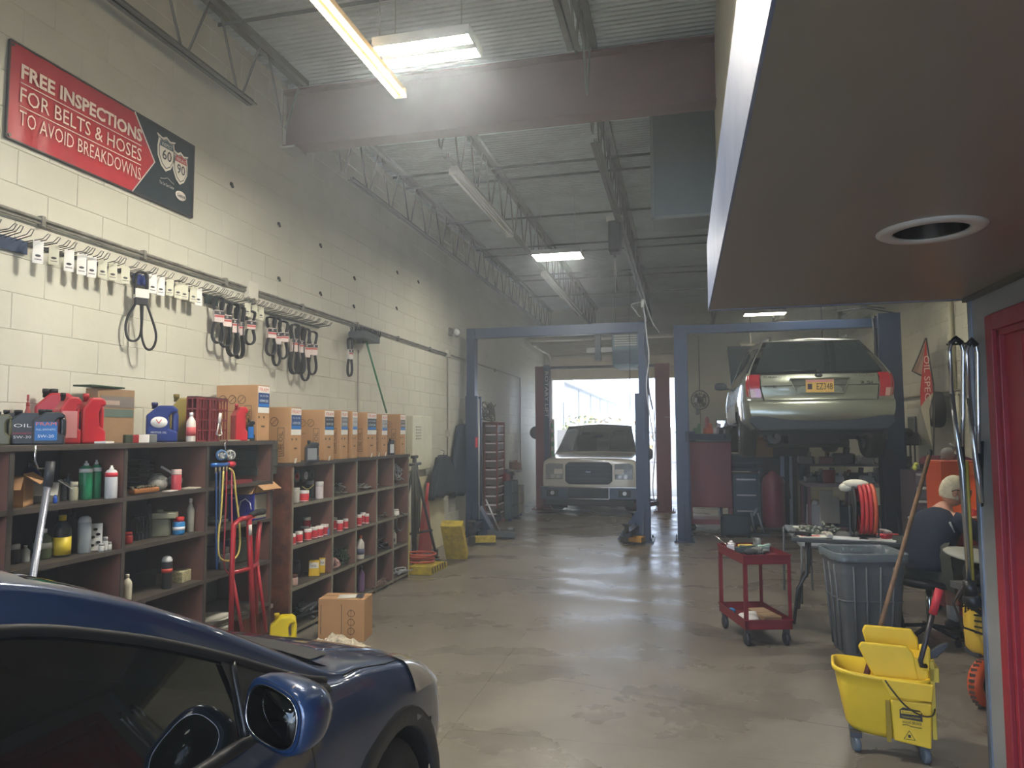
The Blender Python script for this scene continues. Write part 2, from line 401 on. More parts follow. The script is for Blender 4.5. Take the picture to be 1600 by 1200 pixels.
MB().bb(OX+.014, D1-.22, .05, OX+.022, D1-.20, DH-.05).build('door_moulding', redm, dr)
# recessed lamp in the soffit
dl = thing('recessed_downlight', 'round white-rimmed recessed lamp, unlit, in the dark soffit', 'ceiling light', (LX, LY, SZ))
MB().lathe([(.112, -.002), (.118, -.010), (.15, -.012), (.165, -.004), (.165, .002)], n=48, ring=1).build('rim', C(205, 205, 200, .35), dl)
MB().lathe([(.113, 0), (.105, .06), (.085, .12), (.05, .16), (.001, .17)], n=32, ring=2).build('reflector', C(52, 50, 46, .25, .5), dl)
MB().lathe([(.0, .03), (.03, .035), (.045, .055), (.045, .08), (.025, .12), (.014, .16)], n=20).build('bulb', C(190, 190, 182, .3), dl)

# steel ------------------------------------------------------------------
beamm = M('red_oxide_steel', (112, 86, 86), .5, .1, var=.12, scale=2)
BY, BZ0, BZ1 = 5.9, 4.32, 4.87
mb = MB(); mb.bb(-3.62, BY-.09, BZ0, .31, BY+.09, BZ0+.02).bb(-3.62, BY-.09, BZ1-.02, .31, BY+.09, BZ1).bb(-3.62, BY-.006, BZ0, .31, BY+.006, BZ1)
struct('trim_4', mb, beamm)
mb = MB(); mb.bb(-3.6, BY-.11, BZ0-.02, -3.45, BY+.11, BZ0).bb(-3.6, BY-.1, BZ0, -3.585, BY-.088, BZ1)
mb.build('steel_beam_seat', C(170, 170, 158), None, label='pale steel bracket seating the red beam on the left wall', cat='bracket')
jm = M('joist_grey_paint', (104, 105, 100), .5, .3, var=.1)
def joist(X, y0, y1, label, e0=.5, e1=.3):
    t = thing('bar_joist', label, 'roof joist', (X, y0, 0), 0, 'open web roof joists'); L = y1-y0; zt, zb = DECK-.005, 4.35
    mb = MB(); mb.bb(-.055, 0, zt-.05, -.005, L, zt).bb(.005, 0, zt-.05, .055, L, zt); mb.build('top_chord', jm, t)
    mb = MB(); a, b_ = e0, L-e1; mb.bb(-.045, a, zb, -.004, b_, zb+.008).bb(-.012, a, zb, -.004, b_, zb+.045).bb(.004, a, zb, .045, b_, zb+.008).bb(.004, a, zb, .012, b_, zb+.045)
    mb.build('bottom_chord', jm, t)
    n = max(2, round(L/.62)); s = L/n
    for i in range(n):
        y = i*s
        MB().tube([(0, y+.06, zt-.04), (0, y+s/2-.03, zb+.02), (0, y+s/2+.03, zb+.02), (0, y+s-.06, zt-.04)], .0105, 5).build('web_bar', jm, t)
    return t
joist(-3.40, 0, 5.85, 'front roof joist running along the top of the left wall above the banner', .18, .8)
joist(-.70, -3, 5.85, 'front roof joist meeting the red beam near its middle', .18, 1.0)
joist(-3.40, 6.35, FY, 'rear roof joist running along the top of the left wall beyond the red beam')
joist(-2.20, 6.0, FY, 'rear roof joist that carries the long tube lights')
joist(-.75, 6.0, FY, 'rear roof joist carrying the black cord reel above the lift')
joist(.75, 6.0, FY, 'rear roof joist above the raised wagon, left one')
joist(2.2, 6.0, FY, 'rear roof joist above the raised wagon, right one')
rodm = C(84, 88, 88, .5, .3)
for Y, lb in ((4.72, 'bridging angle under the deck in front of the red beam'), (8.2, 'bridging angle under the deck, nearest behind the red beam'), (8.62, 'bridging angle close behind the nearest one'), (10.25, 'bridging angle under the deck above the near square lamp'), (11.9, 'bridging angle level with the lit rear panel lamp'), (12.4, 'bridging angle just behind the lit rear panel lamp'), (14.1, 'bridging angle above the red lift'), (14.6, 'paired bridging angle above the red lift'), (16.4, 'farthest bridging angle near the rear door')):
    mb = MB(); mb.bb(-3.5, Y, DECK-.075, RWX if Y > 6 else .3, Y+.03, DECK-.07).bb(-3.5, Y, DECK-.1, RWX if Y > 6 else .3, Y+.005, DECK-.07)
    mb.build('bridging_angle', rodm, None, label=lb, cat='roof bracing', group='roof bracing angles')
# duct
dm = M('dull_galvanised_duct', (118, 128, 130), .45, .4, var=.1, scale=2)
t = thing('air_duct', 'big square grey sheet metal duct hanging beside the office upper wall', 'duct', (0, 0, 0))
MB().bb(-.27, 7.35, 3.84, .95, 7.85, 4.93).build('casing', dm, t, bevel=.006)
mb = MB(); mb.bb(-.28, 7.33, 3.83, -.25, 7.36, 4.93).bb(-.28, 7.33, 3.83, .95, 7.36, 3.86).build('flange', C(140, 146, 144, .4, .5), t)

# thin workshop haze filling the hall
hz = bpy.data.materials.new('workshop_haze'); hz.use_nodes = True; hn = hz.node_tree; hn.nodes.clear()
ho = hn.nodes.new('ShaderNodeOutputMaterial'); hv_ = hn.nodes.new('ShaderNodeVolumeScatter'); hv_.inputs['Color'].default_value = (.84, .92, 1, 1); hv_.inputs['Density'].default_value = .018; hv_.inputs['Anisotropy'].default_value = .45
hn.links.new(hv_.outputs['Volume'], ho.inputs['Volume'])
hzo = MB().bb(-31, -6, -.4, 31, 96, 13).build('haze', hz, None); tag(hzo, 'thin bluish haze hanging in the air of the whole workshop', 'haze', kind='stuff')
# ================================================================== LAMPS
whitem = C(228, 228, 222, .4)
lit = M('led_panel_light', (255, 250, 238), emit=38, var=0)
lit_w = M('warm_tube_light', (255, 226, 178), emit=5, var=0)
offtube = M('unlit_tube_glass', (236, 238, 236), .12, var=0, coat=.5)
def panel_lamp(x0, x1, y0, y1, z, label, wires=True, mat=None):
    mat = mat or lit
    t = thing('panel_lamp', label, 'ceiling light', ((x0+x1)/2, (y0+y1)/2, z)); a, b = (x1-x0)/2, (y1-y0)/2
    MB().bb(-a, -b, .012, a, b, .06).bb(-a, -.028, .0, a, .028, .012).bb(-a, -b, 0, -a+.012, b, .012).bb(a-.012, -b, 0, a, b, .012).bb(-a, -b, 0, a, -b+.01, .012).bb(-a, b-.01, 0, a, b, .012).build('housing', C(170, 172, 168, .4), t)
    for s in (-1, 1):
        MB().bb(-a+.012, min(s*.028, s*(b-.01)), .003, a-.012, max(s*.028, s*(b-.01)), .011).build('diffuser', mat, t)
    if wires:
        for s in (-1, 1): MB().cyl((s*a*.7, 0, .06), (s*a*.7, 0, DECK-z), .003, n=5).build('hanging_wire', C(150, 150, 145), t)
    return t
panel_lamp(-1.80, -1.18, 3.88, 4.16, 4.0, 'lit two-strip panel lamp in front of the red beam, brightest of all', mat=M('led_panel_strong', (255, 248, 235), emit=130, var=0))
panel_lamp(-1.92, -1.26, 9.1, 9.5, 4.0, 'lit white panel lamp beyond the red beam, beside the tube row')
panel_lamp(1.21, 2.0, 14.6, 14.95, 3.97, 'far lit lamp above the raised wagon', mat=M('led_far', (255, 238, 205), emit=20, var=0))
def tube_lamp(X, y0, y1, z, label, litm, w=.05, up=True):
    t = thing('tube_lamp', label, 'ceiling light', (X, y0, z)); L = y1-y0
    MB().bb(-w*.6, 0, .02, w*.6, L, .07).bb(-.008, 0, .0, .008, L, .02).bb(-w, 0, -.012, w, .02, .05).bb(-w, L-.02, -.012, w, L, .05).build('housing', whitem if litm is offtube else C(200, 182, 150), t)
    for s in (-1, 1): MB().cyl((s*w*.75, .02, 0), (s*w*.75, L-.02, 0), .014, n=8).build('tube', litm, t)
    for s in (.15, .85): MB().cyl((0, L*s, .07), (0, L*s, (4.35 if up else DECK)-z), .004, n=5).build('hanger', C(120, 120, 118), t)
    return t
tube_lamp(-1.86, 2.05, 4.49, 3.98, 'long warm-lit tube lamp in front of the red beam', lit_w, .042, False)
tube_lamp(-2.16, 6.57, 8.92, 4.22, 'unlit twin tube lamp under the joist, the nearer one', offtube)
tube_lamp(-2.17, 11.3, 15.5, 4.22, 'unlit twin tube lamp under the joist, the farther one', offtube)
# extra panel lamps added out of view to light the room
for (x, y) in ((-1.5, .9), (-1.5, -1.6)):
    panel_lamp(x-.31, x+.31, y-.14, y+.14, 4.05, 'added unseen panel lamp over the parked blue car' if y > 0 else 'added unseen panel lamp by the front opening', mat=M('led_panel_added', (255, 250, 238), emit=16, var=0))
for (x, y, l) in ((1.6, 7.3, 'added unseen panel lamp over the work table'), (1.9, 10.6, 'added panel lamp hidden above the wagon')):  # more added lamps, out of sight behind the office block
    panel_lamp(x-.31, x+.31, y-.14, y+.14, 4.05, l)

# ================================================================== LIFTS
def colr(mb, x, y, z0, z1, w, d, s):       # C-shaped column, open side towards s
    th = .022
    mb.bb(x-w/2 if s > 0 else x+w/2-th, y-d/2, z0, x-w/2+th if s > 0 else x+w/2, y+d/2, z1)
    mb.bb(x-w/2, y-d/2, z0, x+w/2, y-d/2+th, z1).bb(x-w/2, y+d/2-th, z0, x+w/2, y+d/2, z1)
    e = x+w/2*s
    mb.bb(min(e, e-s*th), y-d/2, z0, max(e, e-s*th), y-d/2+.06, z1).bb(min(e, e-s*th), y+d/2-.06, z0, max(e, e-s*th), y+d/2, z1)
def lift(name_label, X0, X1, Y, h1, h2, w, mat, matx, beam=(.14, .16), armz=.12, ext=.14, black=None, grp=None, swing=(.62, .95)):
    t = thing('two_post_lift', name_label, 'car lift', (0, Y, 0), 0, grp)
    for X, s in ((X0, 1), (X1, -1)):
        mb = MB(); colr(mb, X, 0, .02, h1, w, .26, s); c = mb.build('column', mat, t, bevel=.004)
        MB().bb(X-w*.75, -.24, 0, X+w*.75, .24, .025).build('base_plate', mat, t)
        for bx in (-.6, .6):
            for by in (-.2, .2): MB().cyl((X+bx*w, by, .025), (X+bx*w, by, .06), .012, n=6).build('anchor_bolt', C(60, 60, 62, .4, .6), t)
        if h2 > h1:
            MB().bb(X-ext/2-s*.03, -.09, h1-.05, X+ext/2-s*.03, .09, h2).build('column_extension', mat, t, bevel=.004)
        # gusset plate at the foot
        MB().prism([(0, .02), (.26, .02), (0, .55)], (X+s*0, -.13, 0), (0, -1, 0), (0, 0, 1), (.012, 0, 0)).build('gusset', mat, t)
        cz = armz
        MB().bb(X-w*.36, -.11, cz, X+w*.36, .11, cz+.55).bb(X+s*(w*.36)-.03, -.17, cz, X+s*(w*.36)+.09*s+.03, .17, cz+.16).build('carriage', matx, t, bevel=.005)
        for sy in (-1, 1):
            a = (X+s*(w*.36+.05), sy*.12, cz+.08); e = (X+s*swing[0], sy*swing[1], cz+.08)
            d = Vector(e)-Vector(a); L = d.length; ang = math.atan2(d.y, d.x)
            arm = MB().box(((a[0]+e[0])/2, (a[1]+e[1])/2, cz+.08), (L, .11, .09), ang).build('arm', matx, t, bevel=.004)
            MB().cyl((e[0], e[1], cz+.10), (e[0], e[1], cz+.20), .035, n=10).cyl((e[0], e[1], cz+.20), (e[0], e[1], cz+.225), .065, n=12).build('lift_pad', C(38, 38, 40, .7), arm)
    top = max(h1, h2)
    MB().bb(X0-.1, -beam[0]/2, top-beam[1], X1+.1, beam[0]/2, top).build('overhead_beam', black or mat, t, bevel=.005)
    return t
navy = M('navy_lift_paint', (30, 50, 80), .38, .1, var=.12, scale=3, rvar=.06)
navy2 = M('dark_navy_lift_paint', (24, 36, 64), .36, .1, var=.1, scale=3)
armm = M('greasy_navy_arm', (30, 38, 60), .5, .1, var=.2)
l1 = lift('navy two-post lift standing empty between the left wall and the white pickup', -3.33, -.62, 11.2, 2.25, 3.36, .2, navy, armm, swing=(.2, .8))
MB().bb(-3.265, -.135, 1.42, -3.225, -.130, 1.58).build('warning_sticker', C(205, 40, 60), l1)
MB().cyl((-3.2, -.15, 2.2), (-3.2, -.15, .1), .012, n=6).build('cable_conduit', C(190, 190, 190, .3, .5), l1)
MB().bb(-.62-.05, -.2, 1.5, -.62+.05, -.13, 2.15).build('valve_box', navy, l1)
MB().prism([(0, 0), (.3, 0), (0, .45)], (-.72, -.1, .02), (-1, 0, 0), (0, 0, 1), (0, .2, 0)).build('foot_brace', navy, l1)
MB().prism([(0, 0), (.25, 0), (0, .45)], (-3.22, -.1, .02), (1, 0, 0), (0, 0, 1), (0, .2, 0)).build('foot_brace', navy, l1)
l2 = lift('navy two-post lift holding the wagon up', -.02, 2.92, 11.35, 3.3, 3.3, .2, navy, armm, beam=(.16, .13), armz=1.5)
mb = MB(); colr(mb, 2.92, -.001, .02, 3.36, .30, .27, -1); mb.build('column_cover', navy2, l2, bevel=.004)
mb = MB()
for (a, b) in (((2.2, 3.42), (3.05, 3.36)), ((2.3, 3.34), (2.9, 3.44))): mb.tube([(a[0], -.05, a[1]), ((a[0]+b[0])/2, -.05, max(a[1], b[1])+.04), (b[0], -.05, b[1])], .01, 5)
mb.tube([(2.7, -.1, 3.35), (2.72, -.12, 3.0), (2.71, -.12, 1.9), (2.72, -.12, .9)], .012, 5); mb.build('hydraulic_hose', C(30, 32, 36, .5), l2)
redl = M('red_lift_paint', (104, 38, 50), .4, .1, var=.12, scale=3)
l3 = lift('dark red two-post lift around the white pickup at the rear door', -2.99, -.42, 15.4, 3.1, 3.1, .3, redl, C(60, 24, 30, .5), beam=(.08, .06), armz=.1, black=C(44, 48, 58))
MB().bb(-2.945, -.165, .1, -2.82, -.14, 3.12).build('side_channel', navy, l3)
text('ROTARY LIFT', C(222, 214, 214, .5), l3, (-2.92, -.167, 2.98), (0, 0, -1), (1, 0, 0), .075, width=1.0)
text('ROTARY LIFT', C(200, 190, 196, .5), l3, (-.38, -.135, 1.95), (1, 0, 0), (0, 0, 1), .03, width=.1)

# ================================================================== VEHICLES
class Skin:
    def __init__(s, net): s.net = net; s.n = len(net); s.k = len(net[0])
    def p(s, a, b, side=1, off=0):
        def q(a, b):
            rows = [crom(r, b) for r in s.net]
            return crom(rows, a)
        a = min(max(a, 0), s.n-1.0001); b = min(max(b, 0), s.k-1.0001)
        h, y, z = q(a, b)
        if off:
            e = .03; p0 = Vector(q(max(a-e, 0), b)); p1 = Vector(q(min(a+e, s.n-1.001), b)); q0 = Vector(q(a, max(b-e, 0))); q1 = Vector(q(a, min(b+e, s.k-1.001)))
            n = (p1-p0).cross(q1-q0)
            if n.length > 1e-12:
                n.normalize()
                c = Vector((h, 0, z-.7))
                if n.dot(c) < 0: n = -n
                h += n.x*off; y += n.y*off; z += n.z*off
        return (side*h, y, z)
    def grid(s, mb, As, Bs, sides=(1, -1), off=0, skip=None, mi=0):
        for sd in sides:
            v = [s.p(a, b, sd, off) for a in As for b in Bs]; nb = len(Bs); f = []
            for i in range(len(As)-1):
                for j in range(nb-1):
                    if skip and skip((As[i]+As[i+1])/2, (Bs[j]+Bs[j+1])/2, v[i*nb+j]): continue
                    q = (i*nb+j, (i+1)*nb+j, (i+1)*nb+j+1, i*nb+j+1)
                    f.append(q if sd > 0 else q[::-1])
            mb.add(v, f, mi, True)
        return mb
    def cap(s, mb, Bs, Ts, a=0, bulge=.06, off=0, skip=None, mi=0, out=-1):
        v = []
        for b in Bs:
            h, y, z = s.p(a, b)
            for t in Ts: v.append((h*t, y+out*(bulge*(1-t*t)+off), z))
        nt_ = len(Ts); f = []
        for i in range(len(Bs)-1):
            for j in range(nt_-1):
                if skip and skip((Bs[i]+Bs[i+1])/2, (Ts[j]+Ts[j+1])/2): continue
                f.append((i*nt_+j, i*nt_+j+1, (i+1)*nt_+j+1, (i+1)*nt_+j))
        return mb.add(v, f, mi, True)
def lsp(a, b, n): return [a+(b-a)*i/n for i in range(n+1)]
tyrem = M('tyre_rubber', (34, 34, 35), .75, var=.15, bump=.3, bscale=30)
rimm = C(150, 152, 156, .3, .8)
def wheel(par, x, y, z, R=.33, w=.2, s=1, rim=rimm, name='wheel'):
    t = MB(); prof = [(R*.62, -w/2), (R*.9, -w/2), (R*.97, -w*.4), (R, -w*.3), (R, w*.3), (R*.97, w*.4), (R*.9, w/2), (R*.62, w/2)]
    t.lathe(prof, (x, y, z), 28, (1, 0, 0), ring=1); o = t.build(name, tyrem, par)
    r = MB(); r.lathe([(R*.62, -w*.45), (R*.6, w*.3), (R*.62, w*.45)], (x, y, z), 24, (1, 0, 0), ring=2); r.cyl((x-w*.05, y, z), (x+w*.02, y, z), R*.61, n=20)
    r.lathe([(0.001, w*.36*s), (R*.16, w*.36*s), (R*.17, w*.25*s)], (x, y, z), 16, (1, 0, 0))
    for k in range(5):
        a = 2*PI*k/5+.3
        r.box((x+w*.3*s, y+math.cos(a)*R*.38, z+math.sin(a)*R*.38), (.03, R*.52, .05), 0, a)
    r.build('rim', rim, o); return o
carglass = M('dark_car_glass', (16, 20, 19), .02, var=0, coat=1, alpha=.88, spec=.8)
blackp = C(20, 21, 22, .35)
blackm = C(26, 27, 28, .6)
chrome = C(205, 206, 208, .12, 1)
# ---- blue car -------------------------------------------------------
bluep = M('blue_metallic_paint', (24, 54, 94), .3, .25, var=.04, scale=3, coat=1)
def st(y, *r):                                     # rows of (half width, z) or (half width, z, dy)
    return [(q[0], y+(q[2] if len(q) > 2 else 0), q[1]) for q in r]
net = [
 st(-1.45, (.70, .30), (.78, .5), (.78, .75), (.74, .92), (.60, 1.05), (.5, 1.12), (.3, 1.15), (0, 1.16)),
 st(-1.25, (.80, .26), (.86, .5), (.88, .75), (.84, .95), (.64, 1.22), (.55, 1.30), (.35, 1.34), (0, 1.35)),
 st(-.8, (.84, .25), (.9, .52), (.905, .78), (.865, .97), (.67, 1.34), (.60, 1.40), (.38, 1.44), (0, 1.455)),
 st(-.1, (.84, .25), (.9, .52), (.905, .78), (.865, .965), (.675, 1.365), (.615, 1.425), (.40, 1.465), (0, 1.48)),
 st(.55, (.84, .25), (.9, .52), (.905, .78), (.865, .96), (.68, 1.365), (.62, 1.43), (.40, 1.467), (0, 1.482)),
 st(.95, (.84, .25), (.9, .52), (.905, .78), (.865, .955), (.69, 1.345), (.635, 1.415), (.41, 1.45), (0, 1.468)),
 st(1.22, (.84, .25), (.9, .52), (.905, .78), (.865, .95), (.725, 1.265), (.675, 1.335), (.42, 1.375), (0, 1.395)),
 st(1.48, (.84, .25), (.9, .52), (.905, .78), (.865, .945), (.765, 1.15), (.72, 1.215), (.44, 1.26), (0, 1.285)),
 st(1.74, (.84, .25), (.9, .52), (.905, .78), (.865, .935), (.815, 1.015), (.765, 1.075), (.46, 1.13), (0, 1.16)),
 st(1.93, (.84, .25), (.9, .52), (.905, .78), (.87, .92), (.845, .945), (.80, .975), (.5, 1.03), (0, 1.055)),
 st(2.12, (.84, .25), (.91, .52), (.915, .76), (.88, .895), (.85, .92), (.79, .94), (.5, .985), (0, 1.0)),
 st(2.45, (.84, .25), (.915, .52), (.915, .73), (.885, .82), (.845, .845), (.77, .86), (.5, .89), (0, .905)),
 st(2.68, (.80, .22), (.89, .50), (.885, .68), (.85, .735), (.80, .765), (.72, .78), (.48, .81), (0, .825)),
 st(2.86, (.68, .2), (.77, .45), (.77, .60), (.73, .675), (.68, .70), (.6, .72), (.4, .745), (0, .76)),
 st(2.99, (.5, .2), (.58, .42), (.58, .56), (.55, .63), (.5, .66), (.44, .68), (.3, .70), (0, .71)),
 st(3.05, (.0, .3), (.02, .42), (.02, .5), (.02, .55), (.015, .58), (.01, .6), (.01, .61), (0, .615)),
]
S = Skin(net)
def pair(name, mat, par, As_, Bs_, off=0, sides=(1, -1), **k):
    return [S.grid(MB(), As_, Bs_, (sd,), off=off, **k).build(name, mat, par) for sd in sides]
car = thing('blue_car', 'shiny blue car parked along the shelves, only its front half in view', 'car', (-1.83, 0, 0))
ys = [r[3][1] for r in net]
def a_of(y):
    for i in range(len(ys)-1):
        if ys[i] <= y <= ys[i+1]: return i+(y-ys[i])/(ys[i+1]-ys[i])
    return len(ys)-1.001
WA0, WA1 = a_of(-.45), a_of(1.86)
As = sorted(set(lsp(0, len(net)-1, 60)+[WA0, WA1])); Bs = sorted(set(lsp(0, 3, 24)+[3.12]+lsp(3.12, 3.9, 5)+[3.9]+lsp(3.9, 7, 14)))
WY = 2.20
def skb(a, b, v):
    if WA0 < a < WA1 and 3.12 < b < 3.9: return True
    if 1 and a_of(1.08) < a < a_of(1.97) and b > 5.05: return True
    dy, dz = v[1]-WY, v[2]-.33
    return b < 3 and (dy*dy+dz*dz) < .375**2
As = sorted(set(As+[a_of(1.08), a_of(1.97)])); Bs = sorted(set(Bs+[5.05]))
S.grid(MB(), As, Bs, skip=skb).build('body', bluep, car)
pair('side_window', carglass, car, lsp(WA0, WA1, 22), lsp(3.12, 3.9, 6), -.004)
S.grid(MB(), lsp(a_of(1.08), a_of(1.97), 14), lsp(5.05, 7, 8), off=-.004).build('windshield', carglass, car)
# black window surround, quarter divider and belt moulding
for sd in (1, -1):
    mb = MB(); mb2 = MB(); mb2.tube([S.p(a, 3.93, sd, .002) for a in lsp(WA0, WA1, 40)], .012, 6); mb.tube([S.p(a, 3.07, sd, .004) for a in lsp(WA0, a_of(1.62), 30)], .014, 6)
    mb.build('belt_moulding', blackm, car); mb2.build('window_surround', blackm, car)
    MB().tube([S.p(a_of(1.52-.05*k/6), 3.88-(.8*k/6), sd, .002) for k in range(7)], .009, 6).build('window_divider', blackp, car)
    mb = MB(); S.grid(mb, lsp(a_of(1.48), a_of(1.86), 5), lsp(3.1, 3.85, 4), (sd,), off=.003); mb.build('mirror_triangle', blackp, car)
# bonnet shut lines
for sd in (1, -1):
    mb = MB()
    mb.tube([S.p(a_of(1.97), 4.3, sd, .0005), S.p(a_of(2.05), 4.35, sd, .0005), S.p(a_of(2.15), 4.0, sd, .0005), S.p(a_of(2.24), 3.85, sd, .0005), S.p(a_of(2.30), 3.95, sd, .0005), S.p(a_of(2.38), 4.1, sd, .0005)], .0028, 5)
    mb.build('panel_gap', blackm, car)
    MB().tube([S.p(a_of(1.70), b, sd, .0003) for b in lsp(.2, 3.0, 10)], .0028, 5).build('panel_gap', blackm, car)
mb = MB(); S.grid(mb, lsp(a_of(1.96), a_of(2.10), 3), lsp(5.3, 7, 6), off=.004); mb.build('cowl_grille', blackm, car)
for sd in (1, -1): MB().tube([S.p(a_of(2.1+.7*k/10), 5.5-.25*k/10, sd, -.008) for k in range(11)], .012, 6).build('bonnet_crease', bluep, car)
hl = M('hazy_headlamp_lens', (190, 186, 172), .12, var=.1, scale=8, coat=1, trans=.25)
pair('headlight', hl, car, lsp(a_of(2.36), a_of(2.80), 12), lsp(2.15, 4.8, 12), .007)
for sd in (1, -1):
    wheel(car, sd*.80, WY, .33, .325, .2, sd); wheel(car, sd*.80, -.6, .33, .325, .2, sd)
    mb = MB()
    for yy in (WY,):
        mb.lathe([(.360, .0), (.435, -.006), (.44, .006), (.42, .016), (.365, .016)], (sd*(.905 if sd > 0 else .915), yy, .33), 40, (1, 0, 0), ring=1)
    mb.build('wheel_arch_cladding', C(40, 42, 44, .5), car)
    mb = MB(); mb.lathe([(.38, -.12), (.385, .0), (.38, .09)], (sd*.80, WY, .33), 24, (1, 0, 0), ring=2); mb.build('wheel_well', blackm, car)
# orange side lamp strip low on the wing
pair('side_moulding', blackm, car, lsp(a_of(1.2), a_of(1.75), 8), lsp(.7, 1.0, 2), .012)
# mirrors
def selp(a, b, z, p, n=36): return [(a*math.copysign(abs(math.cos(2*PI*i/n))**p, math.cos(2*PI*i/n)), z, b*math.copysign(abs(math.sin(2*PI*i/n))**p, math.sin(2*PI*i/n))) for i in range(n)]
def loft(mb, rings, cap=True, mi=0, sm=True, cap1=False):
    n = len(rings[0]); v = [p for r in rings for p in r]; f = [(j*n+i, j*n+(i+1) % n, (j+1)*n+(i+1) % n, (j+1)*n+i) for j in range(len(rings)-1) for i in range(n)]
    if cap: f.append(tuple(range(n))[::-1])
    if cap1: f.append(tuple((len(rings)-1)*n+i for i in range(n)))
    return mb.add(v, f, mi, sm)
for sd in (1, -1):
    mr_ = loft(MB(), [selp(.098, .072, -.050, .7), selp(.108, .082, -.045, .7), selp(.112, .086, -.02, .72), selp(.105, .080, .02, .75), selp(.082, .062, .055, .8), selp(.045, .035, .075, .9), selp(.004, .004, .08, 1)], cap=True).build('mirror_housing', bluep, car)
    mr_.location = (sd*.965, 1.475, 1.035); mr_.rotation_euler = (rad(-4), rad(8*sd), rad(-20*sd)); mr_.scale = (.92, 1, .88)
    loft(MB(), [selp(.100, .074, -.052, .7), selp(.100, .074, -.047, .7), selp(.086, .062, -.047, .72), selp(.086, .062, -.052, .72)], cap=False).build('mirror_bezel', blackp, mr_)
    loft(MB(), [selp(.088, .064, -.0515, .72), selp(.088, .064, -.0505, .72)], cap=True).build('mirror_glass', C(52, 54, 54, .02, 1, var=0), mr_)
    MB().tube(selp(.090, .066, -.053, .72), .0018, 5, closed=True).build('chrome_ring', chrome, mr_)
    MB().box((sd*.89, 1.51, .965), (.10, .05, .035)).build('mirror_arm', blackp, car, bevel=.01)
# dark cabin
inm = C(24, 24, 26, .8)
mb = MB(); mb.bb(-.8, -1.2, .3, .8, 1.95, .42).bb(-.78, 1.35, .42, .78, 1.9, .9); mb.build('cabin_floor_and_dashboard', inm, car, bevel=.03)
for x in (-.4, .4): MB().box((x, .35, .6), (.5, .5, .3)).box((x, .05, .95), (.46, .16, .62), 0, rad(-12)).box((x, -.02, 1.28), (.24, .1, .16)).build('seat', C(44, 45, 46, .8), car, bevel=.04)
mb = MB(); mb.torus((-.4, 1.15, .9), .18, .015, (0, -.9, .35)); mb.build('steering_wheel', blackp, car)

# ---- pickup -----------------------------------------------------------
beige = M('beige_pickup_paint', (206, 202, 188), .3, .15, var=.04, coat=1)
def r7(y, *r): return st(y, *r)
net = [
 r7(0, (.90, .50), (.93, .62), (.93, .80), (.92, .95), (.89, 1.03), (.7, 1.08), (0, 1.10)),
 r7(.10, (.93, .48), (.96, .62), (.96, .82), (.95, .98), (.92, 1.06), (.75, 1.11), (0, 1.13)),
 r7(.6, (.94, .45), (.97, .65), (.97, .85), (.95, 1.03), (.91, 1.10), (.76, 1.145), (0, 1.165)),
 r7(1.15, (.94, .45), (.97, .65), (.97, .85), (.95, 1.07), (.90, 1.15), (.76, 1.18), (0, 1.20)),
 r7(1.28, (.94, .45), (.97, .65), (.97, .85), (.95, 1.08), (.885, 1.20), (.76, 1.23), (0, 1.25)),
 r7(1.65, (.94, .45), (.97, .65), (.97, .85), (.95, 1.10), (.80, 1.49), (.70, 1.54), (0, 1.57)),
 r7(2.0, (.94, .45), (.97, .65), (.97, .85), (.95, 1.11), (.74, 1.69), (.66, 1.76), (0, 1.80)),
 r7(2.4, (.94, .45), (.97, .65), (.97, .85), (.95, 1.11), (.73, 1.74), (.65, 1.80), (0, 1.84)),
 r7(3.7, (.94, .45), (.97, .65), (.97, .85), (.95, 1.11), (.73, 1.73), (.65, 1.79), (0, 1.83)),
 r7(4.0, (.94, .45), (.97, .65), (.97, .85), (.95, 1.10), (.8, 1.4), (.7, 1.45), (0, 1.47)),
 r7(4.1, (.94, .45), (.97, .65), (.97, .85), (.95, 1.08), (.9, 1.1), (.8, 1.1), (0, 1.1)),
 r7(5.6, (.94, .45), (.97, .65), (.97, .85), (.95, 1.08), (.9, 1.1), (.8, 1.1), (0, 1.1)),
]
S = Skin(net)
tr = thing('pickup_truck', 'pale beige pickup truck nosing in through the open rear door', 'truck', (-1.87, 14.4, .02))
Bs = lsp(0, 6, 42)
g0, g1 = 3.9, 6.4
As = sorted(set(lsp(0, 11, 77)+[3.85, 6.15, 6.3, 8.3]))
Bs = sorted(set(Bs+[4.25, 3.15, 3.9]))
S.grid(MB(), As, Bs, skip=lambda a, b, v: (3.85 < a < 6.15 and b > 4.25) or (4.3 < a < 8.3 and 3.15 < b < 3.9)).build('body', beige, tr)
S.cap(MB(), lsp(0, 6, 18), lsp(-1, 1, 20), bulge=.05).build('front_panel', beige, tr)
S.cap(MB(), lsp(0, 5, 8), lsp(-1, 1, 8), a=10.99, bulge=.02, out=1).build('tailgate', beige, tr)
tg = M('truck_windscreen', (70, 84, 84), .03, var=0, coat=1, alpha=.55, spec=.8)
S.grid(MB(), lsp(3.85, 6.15, 12), lsp(4.25, 6, 10), off=-.005).build('windshield', tg, tr)
pair('side_window', carglass, tr, lsp(4.3, 8.3, 14), lsp(3.15, 3.9, 4), -.005)
def fbox(mb, x0, x1, z0, z1, y0, y1): return mb.bb(x0, y0, z0, x1, y1, z1)
gp = [(-.40, .60), (.40, .60), (.47, .66), (.47, .98), (.40, 1.04), (-.40, 1.04), (-.47, .98), (-.47, .66)]
gr = MB().prism(gp, (0, -.085, 0), (1, 0, 0), (0, 0, 1), (0, .06, 0)).build('grille', C(38, 48, 62, .4), tr, bevel=.01)
for z in (.70, .80, .90, .97): MB().bb(-.44, -.10, z-.012, .44, -.08, z+.012).build('grille_bar', C(58, 70, 84, .35), gr)
